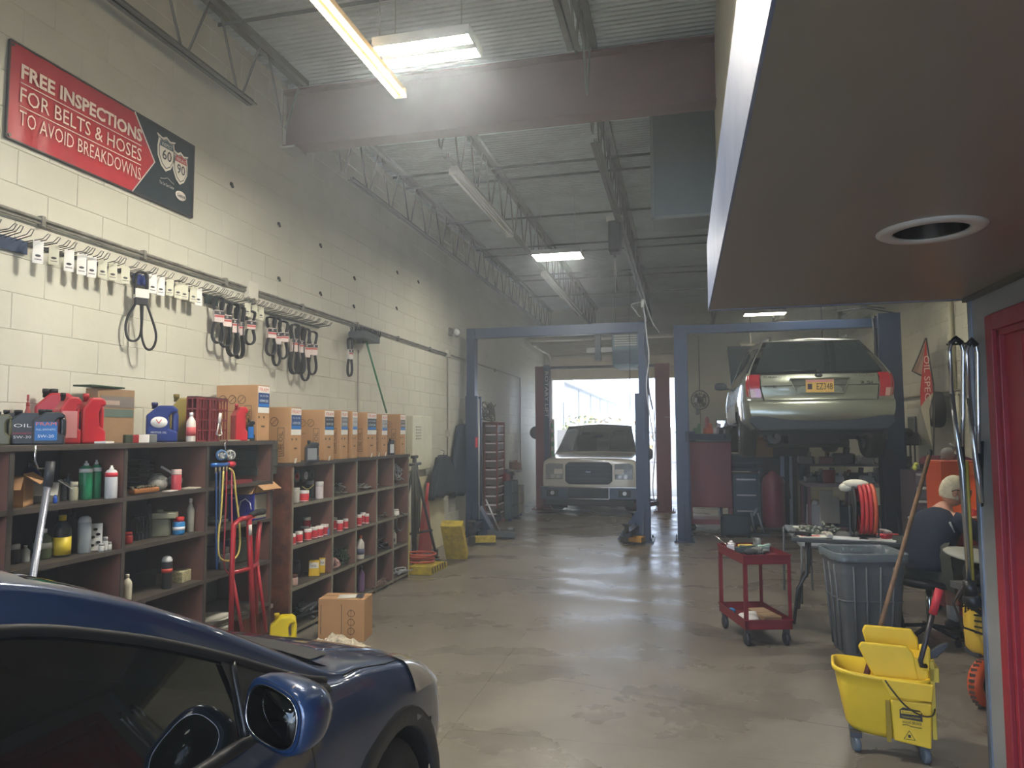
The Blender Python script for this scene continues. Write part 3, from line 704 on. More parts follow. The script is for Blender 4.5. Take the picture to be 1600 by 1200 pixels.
mb = MB(); mb.lathe([(.001, .012), (.055, .012), (.07, .004), (.072, 0)], (0, -.11, .845), 28, (0, -1, 0), sx=1.0, sy=.42); mb.build('emblem', C(60, 84, 130, .3), gr)
mb = MB(); mb.torus((0, -.115, .845), .073, .004, (0, -1, 0), 28, 5, sx=1); 
text('Ford', C(225, 228, 230, .3, .5), gr, (0, -.125, .828), (1, 0, 0), (0, 0, 1), .036, width=.085, align='CENTER')
for s in (-1, 1):
    p = [(.52*s, .70), (.52*s, 1.0), (.80*s, 1.02), (.875*s, .98), (.87*s, .70)]
    h = MB().prism(p if s > 0 else p[::-1], (0, -.062, 0), (1, 0, 0), (0, 0, 1), (0, .05, 0)).build('headlight', M('truck_lamp_lens', (150, 156, 156), .15, .3, var=.3, scale=30, coat=1), tr, bevel=.008)
    MB().cyl((.73*s, -.06, .75), (.73*s, -.075, .75), .042, n=14).cyl((.62*s, -.06, .75), (.62*s, -.075, .75), .034, n=12).build('lamp_reflector', C(240, 240, 238, .15, .6), h)
    MB().bb(min(.53*s, .70*s), -.07, .80, max(.53*s, .70*s), -.06, .90).build('lamp_divider', beige, h)
    f = MB().bb(min(.60*s, .84*s), -.17, .36, max(.60*s, .84*s), -.14, .50).build('fog_lamp_recess', blackp, tr, bevel=.01)
    MB().cyl((.72*s, -.165, .43), (.72*s, -.18, .43), .04, n=14).build('fog_lamp', C(220, 224, 226, .2, .4), f)
    wheel(tr, .78*s, .9, .37, .385, .26, s); wheel(tr, .78*s, 4.7, .37, .385, .26, s)
    mb = MB(); mb.sph((1.10*s, 1.45, 1.16), (.11, .06, .13), 14, 10, p=.7); mb.box((.99*s, 1.47, 1.1), (.12, .05, .05)); mb.build('side_mirror', C(44, 52, 66, .4), tr)
mb = MB(); mb.prism([(-.95, .30), (.95, .30), (.97, .55), (-.97, .55)], (0, -.15, 0), (1, 0, 0), (0, 0, 1), (0, .16, 0)); bmp = mb.build('front_bumper', C(60, 76, 98, .3, .3), tr, bevel=.02)
MB().bb(-.96, -.165, .535, .96, -.14, .555).bb(-.42, -.165, .31, .42, -.15, .325).bb(-.42, -.165, .31, -.405, -.15, .54).bb(.405, -.165, .31, .42, -.15, .54).build('bumper_trim', chrome, bmp)
MB().bb(-.405, -.158, .33, .405, -.15, .53).build('bumper_intake', C(34, 44, 58, .5), bmp)
MB().bb(-.9, -.10, .17, .9, .0, .31).build('valance', C(30, 36, 46, .6), tr, bevel=.02)
MB().bb(-.85, .05, .24, .85, 5.4, .46).build('chassis', blackm, tr)
mb = MB(); mb.bb(-.8, 1.35, .9, .8, 1.7, 1.12); mb.build('dashboard', C(40, 50, 60, .6), tr, bevel=.04)
MB().bb(-.09, 1.62, 1.52, .11, 1.65, 1.58).build('rear_view_mirror', blackm, tr, bevel=.01)
for x in (-.38, .38): MB().box((x, 2.3, 1.0), (.5, .5, .3)).box((x, 2.6, 1.3), (.46, .14, .55)).box((x, 2.63, 1.6), (.24, .1, .14)).build('seat', C(90, 84, 78, .8), tr, bevel=.04)
mb = MB(); mb.torus((.38, 1.75, 1.12), .18, .016, (0, -.9, .4)); mb.build('steering_wheel', blackp, tr)

# ---- raised wagon -------------------------------------------------------
silver = M('champagne_silver_paint', (150, 156, 140), .28, .55, var=.04, coat=1)
net = [
 st(0, (.66, .345, .10), (.74, .41, -.02), (.79, .50, -.05), (.80, .63, -.02), (.77, .66, .05), (.78, .95, .10), (.60, 1.34, .46), (.50, 1.42, .55), (0, 1.45, .58)),
 st(.22, (.74, .30), (.82, .38), (.85, .50), (.86, .63), (.85, .70), (.83, .95), (.62, 1.36, .35), (.54, 1.43, .42), (0, 1.465, .44)),
 st(.9, (.76, .28), (.85, .38), (.87, .50), (.88, .65), (.87, .75), (.84, .95), (.64, 1.38, .1), (.56, 1.44, .1), (0, 1.48, .1)),
 st(1.8, (.76, .28), (.85, .38), (.87, .50), (.88, .65), (.87, .75), (.84, .94), (.65, 1.40), (.57, 1.46), (0, 1.50)),
 st(2.6, (.76, .28), (.85, .38), (.87, .50), (.88, .65), (.87, .75), (.84, .93), (.66, 1.38), (.58, 1.44), (0, 1.49)),
 st(3.2, (.76, .28), (.85, .38), (.87, .50), (.88, .65), (.87, .75), (.84, .92), (.76, 1.08), (.68, 1.14), (0, 1.2)),
 st(3.5, (.76, .28), (.85, .38), (.87, .50), (.88, .65), (.87, .75), (.84, .90), (.80, .93), (.72, .96), (0, .99)),
 st(4.5, (.70, .28), (.8, .38), (.82, .50), (.82, .60), (.80, .66), (.76, .70), (.72, .73), (.66, .75), (0, .77)),
]
S = Skin(net)
wg = thing('station_wagon', 'champagne silver station wagon raised on the lift, seen from behind', 'car', (1.575, 9.05, 1.38))
As = sorted(set(lsp(0, 7, 56)+[.5, 5.2])); Bs = sorted(set(lsp(0, 8, 48)+[5.1, 5.92, 3.98]))
def skw(a, b, v):
    if .5 < a < 5.2 and 5.1 < b < 5.92: return True
    if 4.15 < a < 5.95 and b > 7.05: return True
    if 5.99 < a and b > 6.0: return True
    for yy in (.95, 3.65):
        dy, dz = v[1]-yy, v[2]-.31
        if b < 4.6 and dy*dy+dz*dz < .37**2: return True
    return False
S.grid(MB(), As, Bs, skip=skw).build('body', silver, wg)
pair('side_window', carglass, wg, lsp(.5, 5.2, 24), lsp(5.1, 5.92, 4), -.004)
S.grid(MB(), lsp(4.15, 5.95, 12), lsp(7.05, 8, 6), off=-.004).build('windshield', carglass, wg)
Ts = sorted(set(lsp(-1, 1, 24)+[-.9, .9, -.72, .72]))
S.cap(MB(), sorted(set(lsp(0, 3.3, 16))), Ts, bulge=.07).build('rear_bumper', silver, wg)
S.cap(MB(), lsp(3.3, 5.02, 10), Ts, bulge=.06, skip=lambda b, t: abs(t) > .84 and b > 4.1).build('tailgate', silver, wg)
S.cap(MB(), lsp(5.02, 6.9, 10), Ts, bulge=.05, off=-.004, skip=lambda b, t: abs(t) > .93).build('tailgate_frame', blackp, wg)
S.cap(MB(), lsp(5.1, 6.7, 10), lsp(-.92, .92, 16), bulge=.05, off=.003).build('rear_window', M('rear_glass', (40, 52, 54), .04, var=0, coat=1, alpha=.93, spec=.8), wg)
S.cap(MB(), lsp(6.75, 8, 6), Ts, bulge=.03, off=0).build('roof_spoiler', silver, wg)
mb = MB(); S.cap(mb, lsp(7.1, 7.5, 2), lsp(-.16, .16, 3), bulge=.03, off=.02); mb.build('high_brake_light', C(170, 175, 170, .2), wg)
for s in (-1, 1):
    T = sorted([.845*s, .92*s, 1.0*s]); mb = MB(); S.cap(mb, lsp(4.12, 5.05, 6), T, bulge=.06, off=.004, mi=0)
    S.grid(mb, lsp(0, .55, 5), lsp(4.12, 5.0, 6), (s,), off=.006)
    tl = mb.build('tail_light', M('tail_light_red', (168, 26, 40), .2, var=.12, scale=20, coat=1), wg)
    mb = MB(); T = sorted([.93*s, 1.0*s]); S.cap(mb, lsp(4.15, 4.5, 3), T, bulge=.06, off=.009); S.grid(mb, lsp(0, .3, 3), lsp(4.15, 4.5, 3), (s,), off=.010); mb.build('reversing_lens', C(196, 160, 150, .15), tl)
    for yy in (.95, 3.65): wheel(wg, .76*s, yy, .25, .32, .2, s)
    mb = MB(); mb.tube([S.p(a, 7.2, s, .05) for a in lsp(1.2, 4.2, 14)], .016, 6)
    for a in (1.2, 2.7, 4.2): mb.cyl(S.p(a, 7.2, s, 0), S.p(a, 7.2, s, .05), .02, n=6)
    mb.build('roof_rail', C(120, 124, 116, .3, .7), wg)
    mb = MB(); mb.sph((.98*s, 2.95, 1.0), (.1, .055, .065), 14, 10, p=.75); mb.box((.89*s, 2.97, .96), (.08, .04, .03)); mb.build('side_mirror', C(60, 76, 84, .3), wg)
# tailgate shut line, plate recess, plate, badges, wiper
mb = MB()
def cp(b, t, off=.002):
    h, y, z = S.p(0, b); return (h*t, y-.062*(1-t*t)-off, z)
mb.tube([cp(4.9, -.84), cp(4.4, -.83), cp(3.6, -.8), cp(3.38, -.72)]+[cp(3.33, t) for t in lsp(-.66, .66, 10)]+[cp(3.38, .72), cp(3.6, .8), cp(4.4, .83), cp(4.9, .84)], .007, 5)
mb.build('panel_gap', blackm, wg)
mb = MB(); mb.tube([cp(4.62, t, .004) for t in lsp(-.82, .82, 20)], .006, 5); mb.build('tailgate_crease', C(86, 90, 80), wg)
zc = .80; yc = -.005
mb = MB(); mb.prism([(-.33, .0), (-.26, -.17), (.26, -.17), (.33, 0)], (0, yc+.008, .895), (1, 0, 0), (0, 0, 1), (0, .02, 0)); rc = mb.build('plate_recess', C(112, 116, 104, .35, .4), wg)
MB().tube([(-.33, yc, .895), (-.26, yc-.02, .725), (.26, yc-.02, .725), (.33, yc, .895)], .008, 5).tube([(-.33, yc-.01, .90), (.33, yc-.01, .90)], .012, 6).build('recess_lip', silver, rc)
pl = MB().bb(-.155, yc-.016, .735, .155, yc-.008, .885).build('license_plate', M('plate_yellow', (228, 190, 104), .4, var=.06, scale=12), wg)
MB().bb(-.15, yc-.018, .855, .15, yc-.0165, .882).build('plate_header', C(214, 150, 150), pl)
text('EZ348', C(40, 34, 30), pl, (-.035, yc-.017, .765), (1, 0, 0), (0, 0, 1), .075, width=.175)
MB().bb(-.135, yc-.018, .77, -.085, yc-.0165, .835).build('plate_emblem', C(70, 60, 70), pl)
yb = -.003
text('SUBARU', C(96, 100, 92, .2, .8), wg, (-.62, .045, .915), (1, 0, 0), (0, 0, 1), .024, width=.2)
text('OUTBACK', C(225, 226, 215, .2, .8), wg, (.40, .045, .915), (1, 0, 0), (0, 0, 1), .03, width=.22)
text('2.5i', C(96, 100, 92, .2, .8), wg, (.45, .01, .83), (1, 0, 0), (0, 0, 1), .03, width=.13)
text('AWD', C(70, 74, 70, .2, .8), wg, (-.62, .01, .80), (1, 0, 0), (0, 0, 1), .026, width=.14)
mb = MB(); mb.lathe([(.001, .01), (.035, .01), (.045, 0)], (0, .03, .935), 20, (0, -1, 0), sx=1, sy=.6); mb.build('badge', C(60, 66, 70, .2, .6), wg)
mb = MB(); mb.cyl((0, .10, .995), (0, .05, 1.0), .02, n=8); mb.tube([(0, .06, 1.0), (-.3, .085, 1.0), (-.42, .09, .995)], .008, 5); mb.build('rear_wiper', blackm, wg)
# lower dark bumper, underbody, exhaust
mb = MB(); mb.prism([(-.79, .46), (-.80, .38), (-.70, .285), (.70, .285), (.80, .38), (.79, .46)], (0, -.075, 0), (1, 0, 0), (0, 0, 1), (0, .3, 0)); mb.build('lower_bumper', C(46, 56, 66, .6), wg, bevel=.02)
mb = MB(); mb.bb(-.68, .15, .22, .68, 4.3, .36).bb(-.3, .5, .12, .3, 1.4, .24).cyl((-.5, 1.0, .12), (.5, 1.0, .12), .06, n=10).cyl((-.6, .95, .25), (.6, .95, .25), .03, n=8)
mb.build('underbody', C(40, 46, 52, .8), wg)
mb = MB(); mb.cyl((-.50, .2, .20), (-.50, .7, .20), .08, n=14).cyl((-.5, -.06, .22), (-.5, .2, .22), .03, n=10); MB().cyl((.52, -.06, .22), (.52, .4, .22), .03, n=10).build('tailpipe', C(70, 70, 70, .5, .6), wg); mb.build('exhaust', C(70, 70, 70, .5, .6), wg)
mb = MB(); mb.bb(-.76, 3.5, .28, .76, 4.4, .6); mb.build('engine_bay', blackm, wg)
mb = MB(); mb.prism([(3.55, .98), (4.35, 1.78), (4.32, 1.82), (3.5, 1.02)], (-.78, 0, 0), (0, 1, 0), (0, 0, 1), (1.56, 0, 0)); mb.build('open_bonnet', C(70, 84, 92, .3, .4), wg, bevel=.01)
# ================================================================== LEFT SHELVES
wood = M('brown_painted_wood', (112, 78, 66), .6, var=.22, scale=3.5, bump=.15, bscale=12)
woodd = M('dark_shelf_board', (66, 60, 54), .6, var=.25, scale=6, bump=.1)
edge = M('pale_worn_edge', (118, 114, 98), .65, var=.25, scale=14)
backm = M('dark_back_panel', (52, 50, 50), .7, var=.2, scale=3)
XB, XF = -3.59, -3.13
def shelving(name, label, ys, zs, top, sidez, mat_edge, skip=()):
    t = thing(name, label, 'shelving', (0, ys[0], 0)); y0, y1 = 0, ys[-1]-ys[0]
    MB().bb(XB, y0, .02, XB+.012, y1, top-.03).build('back_panel', backm, t)
    MB().bb(XB, y0-.02, top-.03, XF+.01, y1+.02, top).build('top_board', woodd, t, bevel=.003)
    for i, y in enumerate(ys):
        yy = y-ys[0]; d = MB().bb(XB+.012, yy-.012, 0, XF-.006, yy+.012, top-.03).build('divider', wood, t)
        MB().bb(XF-.006, yy-.013, 0, XF, yy+.013, top-.03).build('edge_strip', mat_edge, d)
    for i in range(len(ys)-1):
        for z in zs:
            if (i, z) in skip: continue
            a, b = ys[i]-ys[0]+.012, ys[i+1]-ys[0]-.012
            s = MB().bb(XB+.012, a, z-.022, XF-.008, b, z).build('shelf', woodd, t)
            MB().bb(XF-.008, a, z-.024, XF-.001, b, z+.001).build('edge_strip', mat_edge, s)
    return t
LZ = [.05, .36, .68, 1.0, 1.29]; LT = 1.60
shelving('shelving_unit', 'tall dark brown open shelving unit behind the blue car', [1.3, 2.05, 2.78, 3.50, 4.23, 5.01], LZ, LT, 0, woodd)
RZ = [.05, .39, .73, 1.07]; RT = 1.41
ru = shelving('shelving_unit', 'lower pigeonhole shelving unit with pale edges under the row of cartons', [5.32, 6.02, 6.50, 6.98, 7.42, 7.86], RZ, RT, 0, edge)
MB().bb(XB, -.045, 0, XF+.0, -.014, RT-.03).build('end_board', M('knotty_brown_board', (128, 80, 58), .5, var=.4, scale=7, bump=.25, rgb2=(52, 34, 28)), ru)
MB().bb(XF-.02, 2.55, 0, XF+.0, 2.575, .62).build('yellow_edge', C(206, 190, 60), ru)

# ---- item builders: local origin at the base centre, front towards -Y -------------
def yat(px, py, X): return at(px, py, 0, X).y
def spot(px, z, X):
    """point on the plane z under pixel column px, at distance X from the centre line"""
    lo = at(px, 640, 0, X)
    for _ in range(4):
        py = proj((X, lo.y, z))[1]; lo = at(px, py, 0, X)
    return Vector((X, lo.y, z))
CARD = M('cardboard', (178, 138, 96), .75, var=.08, scale=4, bump=.05)
CARD2 = M('cardboard_worn', (150, 122, 92), .8, var=.16, scale=5, bump=.1)
INK = C(66, 50, 36, .7)
def bottle(name, label, cat, loc, r, h, col, cap=(230, 230, 225), kind='bottle', band=None, n=18, group=None, rot=0, trans=0):
    t = thing(name, label, cat, loc, rot, group); m = col if hasattr(col, 'node_tree') else C(*col, rough=.35)
    cm = C(*cap, rough=.4)
    if kind == 'spray':
        MB().lathe([(r*.94, 0), (r, .004), (r, h*.78), (r*.93, h*.80), (r*.75, h*.85), (r*.42, h*.88)], n=n).build('can_body', m, t)
        MB().lathe([(r*.36, h*.87), (r*.36, h*.93), (r*.2, h*.94), (r*.18, h), (.001, h)], n=12).build('nozzle', cm, t)
    elif kind == 'dome':
        MB().lathe([(r*.94, 0), (r, .004), (r, h*.80), (r*.97, h*.83)], n=n).build('can_body', m, t)
        MB().lathe([(r*.97, h*.80), (r*.96, h*.88), (r*.8, h*.95), (r*.45, h*.99), (.001, h)], n=n).build('dome_cap', cm, t)
    elif kind == 'can':
        MB().lathe([(r*.98, 0), (r, .004), (r, h*.74), (r*.98, h*.75)], n=n).build('can_body', m, t)
        MB().lathe([(r*1.01, h*.74), (r*1.02, h*.78), (r*1.02, h*.97), (r*.98, h), (.001, h)], n=n).build('lid', cm, t)
    elif kind == 'trigger':
        MB().lathe([(r*.9, 0), (r, .01), (r, h*.5), (r*.85, h*.6), (r*.4, h*.72), (r*.35, h*.78)], n=n).build('bottle_body', m, t)
        mb = MB(); mb.lathe([(r*.42, h*.76), (r*.42, h*.84)], n=10).box((0, -r*.3, h*.93), (r*.5, r*2.0, h*.12)).box((0, -r*1.0, h*.85), (r*.25, r*.25, h*.12), 0, rad(20)); mb.build('trigger_head', cm, t)
    elif kind == 'jar':
        MB().lathe([(r*.92, 0), (r, .01), (r, h*.66), (r*.9, h*.72), (r*.8, h*.74)], n=n).build('jar_body', m, t)
        MB().lathe([(r*.86, h*.73), (r*.88, h*.98), (r*.8, h), (.001, h)], n=n).build('lid', cm, t)
    else:
        MB().lathe([(r*.9, 0), (r, .008), (r, h*.62), (r*.92, h*.70), (r*.55, h*.80), (r*.33, h*.86), (r*.33, h*.88)], n=n).build('bottle_body', m, t)
        MB().lathe([(r*.40, h*.87), (r*.42, h*.985), (r*.36, h), (.001, h)], n=12).build('cap', cm, t)
    if band:
        z0, z1, bc = band; MB().lathe([(r*1.012, h*z0), (r*1.012, h*z1)], n=n).build('label_band', C(*bc), t)
    return t
def jug(label, loc, w, h, d, col, cap, rot, sticker=None, name='oil_jug', handle='back', cat='jug', txt=None, group=None, necks=1):
    """flat-sided oil jug: wide face towards -Y, hand grip cut along one side"""
    t = thing(name, label, cat, loc, rot, group); m = C(*col, rough=.32)
    o = [(-.5, 0), (.5, 0), (.5, .26), (.24, .34), (.20, .62), (.30, .74), (.5, .76), (.5, .84), (.34, .92), (-.12, .92), (-.5, .68)]
    MB().prism([(p[0]*w, p[1]*h) for p in o], (0, -d/2, 0), (1, 0, 0), (0, 0, 1), (0, d, 0)).build('jug_body', m, t, bevel=min(w, d)*.12)
    MB().tube([(w*.40, 0, h*.20), (w*.43, 0, h*.32), (w*.43, 0, h*.66), (w*.38, 0, h*.80)], [min(d*.3, w*.11)]*4, 8).build('handle', m, t)
    for k in range(necks):
        x = -w*.24+k*w*.2; cr = min(w*.13, .020); MB().lathe([(cr*.85, h*.84), (cr*.85, h*.92), (cr, h*.92), (cr, h*.995), (cr*.8, h), (.001, h)], (x, 0, 0), 14).build('cap', C(*cap), t)
    if sticker:
        s = MB().bb(-w*.42, -d/2-.0025, h*.12, w*.28, -d/2+.004, h*.64).build('label_panel', C(*sticker), t)
        if txt:
            for (tx, c, z, hh, ww) in txt: text(tx, C(*c), s, (-w*.07, -d/2-.0035, h*z), (1, 0, 0), (0, 0, 1), h*hh, width=w*ww, align='CENTER')
    return t
def carton(label, loc, sx, sy, sz, rot=0, mat=CARD, open_=False, name='cardboard_box', tape=True, group=None, cat='box'):
    """box with its corner (0,0) at the back left: spans x -sx/2..sx/2, y 0..sy"""
    t = thing(name, label, cat, loc, rot, group)
    if open_:
        w = .005; mb = MB(); mb.bb(-sx/2, 0, 0, sx/2, sy, w).bb(-sx/2, 0, 0, -sx/2+w, sy, sz).bb(sx/2-w, 0, 0, sx/2, sy, sz).bb(-sx/2, 0, 0, sx/2, w, sz).bb(-sx/2, sy-w, 0, sx/2, sy, sz); mb.build('box_body', mat, t)
        MB().box((-sx/2-.03, sy/2, sz-.02), (.09, sy, .004), 0, 0, rad(-50)).build('flap', mat, t); MB().box((sx/2+.03, sy/2, sz-.01), (.09, sy, .004), 0, 0, rad(35)).build('flap', mat, t)
        MB().box((0, -.03, sz-.03), (sx, .08, .004), 0, rad(50)).build('flap', mat, t)
    else:
        MB().bb(-sx/2, 0, 0, sx/2, sy, sz).build('box_body', mat, t, bevel=.003)
        if tape: MB().bb(-sx/2-.001, sy/2-.003, sz-.001, sx/2+.001, sy/2+.003, sz+.0012).build('lid_seam', INK, t)
    return t
def stamps(t, face, u, o, w_, h_):
    """row of ring-shaped handling marks printed on a carton face"""
    mb = MB(); nrm = Vector(face)
    for k in range(3):
        c = Vector(o)+Vector(u)*(k*w_*1.15); mb.torus(c, w_*.45, w_*.035, nrm, 16, 3); mb.cyl(c-Vector(u)*w_*.28-Vector((0, 0, 1))*w_*.25, c+Vector(u)*w_*.28+Vector((0, 0, 1))*w_*.25, w_*.03, n=3)
    mb.build('handling_marks', INK, t)
# ---- the row of cartons ------------------------------------------------
def filterbox(label, x0, x1, x2, ytop, zb, XFr, deep=.36, navy_=(28, 66, 120), marks=True):
    a = spot(x1, zb, XFr); b = spot(x2, zb, XFr); y0, y1 = a.y, b.y
    H_ = at(x1, ytop, 1, y0).z-zb
    t = thing('filter_carton', label, 'box', (XFr, y0, zb), 0, 'cartons along the shelf tops')
    wd = y1-y0
    MB().bb(-deep, 0, 0, 0, wd, H_).build('box_body', CARD, t, bevel=.003)
    MB().bb(-deep*.995, -.001, H_*.52, -deep*.5, .0, H_*.528).bb(-deep*.3, -.001, H_*.12, -deep*.14, 0, H_*.13).bb(-deep*.3, -.001, H_*.62, -deep*.14, 0, H_*.63).bb(-deep*.3, -.001, H_*.12, -deep*.29, 0, H_*.63).bb(-deep*.15, -.001, H_*.12, -deep*.14, 0, H_*.63).build('printed_frame', INK, t)
    for k, s_ in enumerate(('LUBE', 'OIL')): text(s_, INK, t, (-deep*.17, -.0005, H_*(.16+.22*k)), (0, 0, 1), (-1, 0, 0), deep*.1, width=H_*.18)
    if marks: stamps(t, (0, -1, 0), (1, 0, 0), (-deep*.84, -.001, H_*.74), deep*.2, 0)
    lb = MB().bb(0, wd*.06, H_*.50, .0012, wd*.97, H_*.98).build('front_label', C(232, 230, 222), t)
    MB().bb(.0012, wd*.06, H_*.60, .002, wd*.97, H_*.86).build('label_block', C(*navy_), lb)
    MB().bb(.002, wd*.10, H_*.61, .0026, wd*.93, H_*.665).build('label_stripe', C(40, 120, 200), lb)
    text('FRAM', C(214, 92, 60), lb, (.0014, wd*.5, H_*.885), (0, 1, 0), (0, 0, 1), H_*.065, width=wd*.72, align='CENTER')
    text('OIL FILTER', C(220, 228, 236), lb, (.0022, wd*.5, H_*.79), (0, 1, 0), (0, 0, 1), H_*.03, width=wd*.7, align='CENTER')
    text('10W30', C(226, 236, 240), lb, (.0028, wd*.5, H_*.69), (0, 1, 0), (0, 0, 1), H_*.05, width=wd*.7, align='CENTER')
    for q_ in ((.35, .24, .62, .27), (.1, .4, .2, .44), (.5, .4, .6, .44)): MB().bb(0, wd*q_[0], H_*q_[1], .001, wd*q_[2], H_*q_[3]).build('hand_hole', INK, t)
    return t
filterbox('tall blue-labelled carton on the taller shelf, left end of the carton row', 349.5, 401, 420, 601, 1.60, -3.17, .36)
filterbox('carton with blue label at the near end of the lower shelf top', 419, 453, 470, 636, 1.41, -3.17, .4)
filterbox('carton behind the black jug, second on the lower shelf top', 471, 506, 521.5, 640, 1.41, -3.17, .36, (40, 48, 62))
filterbox('third carton on the lower shelf top, narrow', 522, 532, 543, 641, 1.41, -3.17, .3, (120, 124, 126), False)
filterbox('fourth carton on the lower shelf top, mostly white front', 544, 550, 558, 642, 1.41, -3.17, .28, (170, 172, 170), False)
filterbox('fifth carton on the lower shelf top, wide kraft side', 559, 573, 588, 644, 1.41, -3.17, .34, (44, 56, 60))
filterbox('sixth carton on the lower shelf top, below the green pole', 589, 596, 605, 647, 1.41, -3.17, .28, (150, 152, 150), False)
filterbox('last carton on the lower shelf top, far end', 606, 625, 633, 647, 1.41, -3.17, .36, (96, 70, 62))
k = 0
for px, lb in ((461, 'crumpled white tag hanging off the shelf edge under the first carton'), (514, 'crumpled white tag hanging off the shelf edge under the second carton'), (580, 'white price tag on the shelf edge below the fifth carton'), (592, 'white price tag on the shelf edge below the sixth carton'), (602, 'white price tag at the shelf edge near the far end')):
    p = spot(px, 1.415, -3.125); mb = MB(); mb.bb(0, -.02, -.035, .003, .02, .035); o = mb.build('paper_tag', C(225, 222, 210), None, label=lb, cat='tag', group='paper tags on the shelf edge'); o.location = p; o.rotation_euler = (rad(8), rad(12), rad(10))
JB, JR = (40, 43, 47), (178, 38, 48)
def J(label, px, X, wpx, hpx, dd, col, cap, rot, **kw):
    z = kw.pop('z', LT); p = spot(px, z, X); s = mpp(p); return jug(label, p, wpx*s, hpx*s, dd*s, col, cap, rad(rot), **kw)
R1 = 42
J('olive jug at the left edge of the picture on the top shelf', 3, -3.42, 22, 52, 20, (92, 92, 66), (30, 30, 30), R1)
J('black jug with a white upright label on the top shelf', 40, -3.38, 46, 54, 26, JB, (30, 30, 32), R1, sticker=(48, 50, 54), txt=[('OIL', (225, 225, 220), .5, .10, .5), ('SYNTHETIC', (200, 60, 90), .30, .05, .55), ('5W-30', (220, 220, 220), .18, .08, .5)])
J('black jug half hidden behind the one with the white label', 18, -3.50, 34, 54, 22, (44, 46, 50), (26, 26, 28), R1)
J('black jug with an orange and blue label on the top shelf', 76, -3.24, 42, 55, 26, JB, (24, 24, 26), R1, sticker=(34, 110, 180), necks=2, txt=[('FRAM', (236, 120, 70), .54, .09, .62), ('FULL SYNTHETIC', (232, 236, 240), .40, .05, .6), ('5W-20', (240, 240, 240), .2, .08, .5)])
J('red jug with pale patches beside the black jugs', 104, -3.30, 30, 80, 34, (176, 46, 54), (30, 26, 28), 62, sticker=(206, 140, 140))
J('red jug behind, its twin black caps showing', 84, -3.50, 52, 86, 28, (176, 42, 52), (22, 22, 24), R1, necks=2)
J('tall red jug with open hand grip, right of the pair', 141, -3.28, 34, 78, 30, JR, (180, 36, 44), 62)
J('navy blue jug with a round white logo on the top shelf', 252, -3.30, 44, 62, 26, (34, 52, 118), (28, 38, 90), R1)
p = spot(252, LT, -3.30); s = mpp(p); t = bpy.data.objects['oil_jug.007'] if 'oil_jug.007' in bpy.data.objects else None
if t:
    w, h, d = 44*s, 62*s, 26*s
    e = MB().lathe([(.001, .003), (w*.26, .003), (w*.27, 0)], (-w*.1, -d/2, h*.50), 24, (0, -1, 0), sx=1, sy=.75).build('logo_disc', C(235, 234, 228), t)
    text('V', C(190, 40, 50), e, (-w*.11, -d/2-.004, h*.46), (1, 0, 0), (0, 0, 1), h*.11, width=w*.2, align='CENTER')
    text('MOTOR OIL', C(220, 222, 228), t, (-w*.1, -d/2-.002, h*.22), (1, 0, 0), (0, 0, 1), h*.05, width=w*.5, align='CENTER')
J('gold coloured jug behind the navy one', 283, -3.46, 34, 74, 22, (140, 124, 60), (120, 104, 50), R1)
J('upright red jug in front of the tall carton', 373, -3.20, 20, 58, 20, (180, 40, 48), (176, 40, 48), 62)
J('small black bottle with a blue label beside the upright red jug', 391, -3.22, 12, 34, 10, (34, 36, 40), (30, 30, 30), 50, sticker=(36, 110, 190), name='oil_bottle', cat='bottle')
J('black jug with a triangular emblem before the second carton', 487, -3.08+.0, 20, 34, 15, (44, 48, 54), (30, 32, 34), 45, z=RT, sticker=(120, 124, 124))
J('dark bottle leaning between the last cartons', 611, -3.20, 9, 26, 9, (50, 56, 66), (30, 30, 30), 50, z=RT, sticker=(210, 215, 215), name='oil_bottle', cat='bottle')
# slim things among the jugs
def B(label, px, z, X, rpx, hpx, col, kind, cap=(225, 225, 220), name='bottle', cat='bottle', band=None, group=None, rot=45):
    p = spot(px, z, X); s = mpp(p); return bottle(name, label, cat, p, rpx*s/2, hpx*s, col, cap, kind, band, group=group, rot=rad(rot))
B('small clear bottle with a red pump standing behind the black jugs', 41, LT, -3.52, 12, 78, (150, 70, 66), 'trigger', (160, 60, 56), 'pump_bottle')
B('white and orange bottle next to the stacked red crates', 298, LT, -3.20, 14, 46, (226, 214, 200), 'bottle', (235, 235, 230), 'cleaner_bottle', band=(.2, .5, (200, 90, 90)))
B('thin black bottle standing between the red jugs', 122, LT, -3.30, 8, 50, (30, 30, 34), 'bottle', (20, 20, 22), 'additive_bottle', band=(.3, .45, (220, 220, 220)))
for px, c, lb, w_ in ((202, (60, 70, 50), 'small green cardboard carton lying low on the top shelf', 9), (212, (150, 40, 44), 'small red carton lying low on the top shelf', 8), (224, (224, 222, 214), 'small white carton lying low on the top shelf', 15), (239, (110, 112, 112), 'small grey tin on the top shelf by the navy jug', 10)):
    p = spot(px, LT, -3.2); s = mpp(p); carton(lb, p, w_*s*1.2, .05, 13*s, rad(60), C(*c), name='small_carton')
p = spot(165, LT, -3.50); s = mpp(p)
t = carton('old faded cardboard box leaning on the wall behind the red jugs', p-Vector((0, .12, 0)), .09, .30, .335, 0, CARD2, tape=False)
MB().bb(.046, .02, .22, .048, .29, .29).build('printed_band', C(120, 112, 106), t); MB().bb(.046, .02, .16, .0475, .29, .21).build('printed_band', C(96, 112, 104), t)
MB().bb(.048, .05, .235, .0495, .17, .262).build('faded_print', C(176, 156, 144), t)
MB().box((-.0, .06, .345), (.12, .3, .01), .1).build('lid_flap', C(30, 60, 44), t)
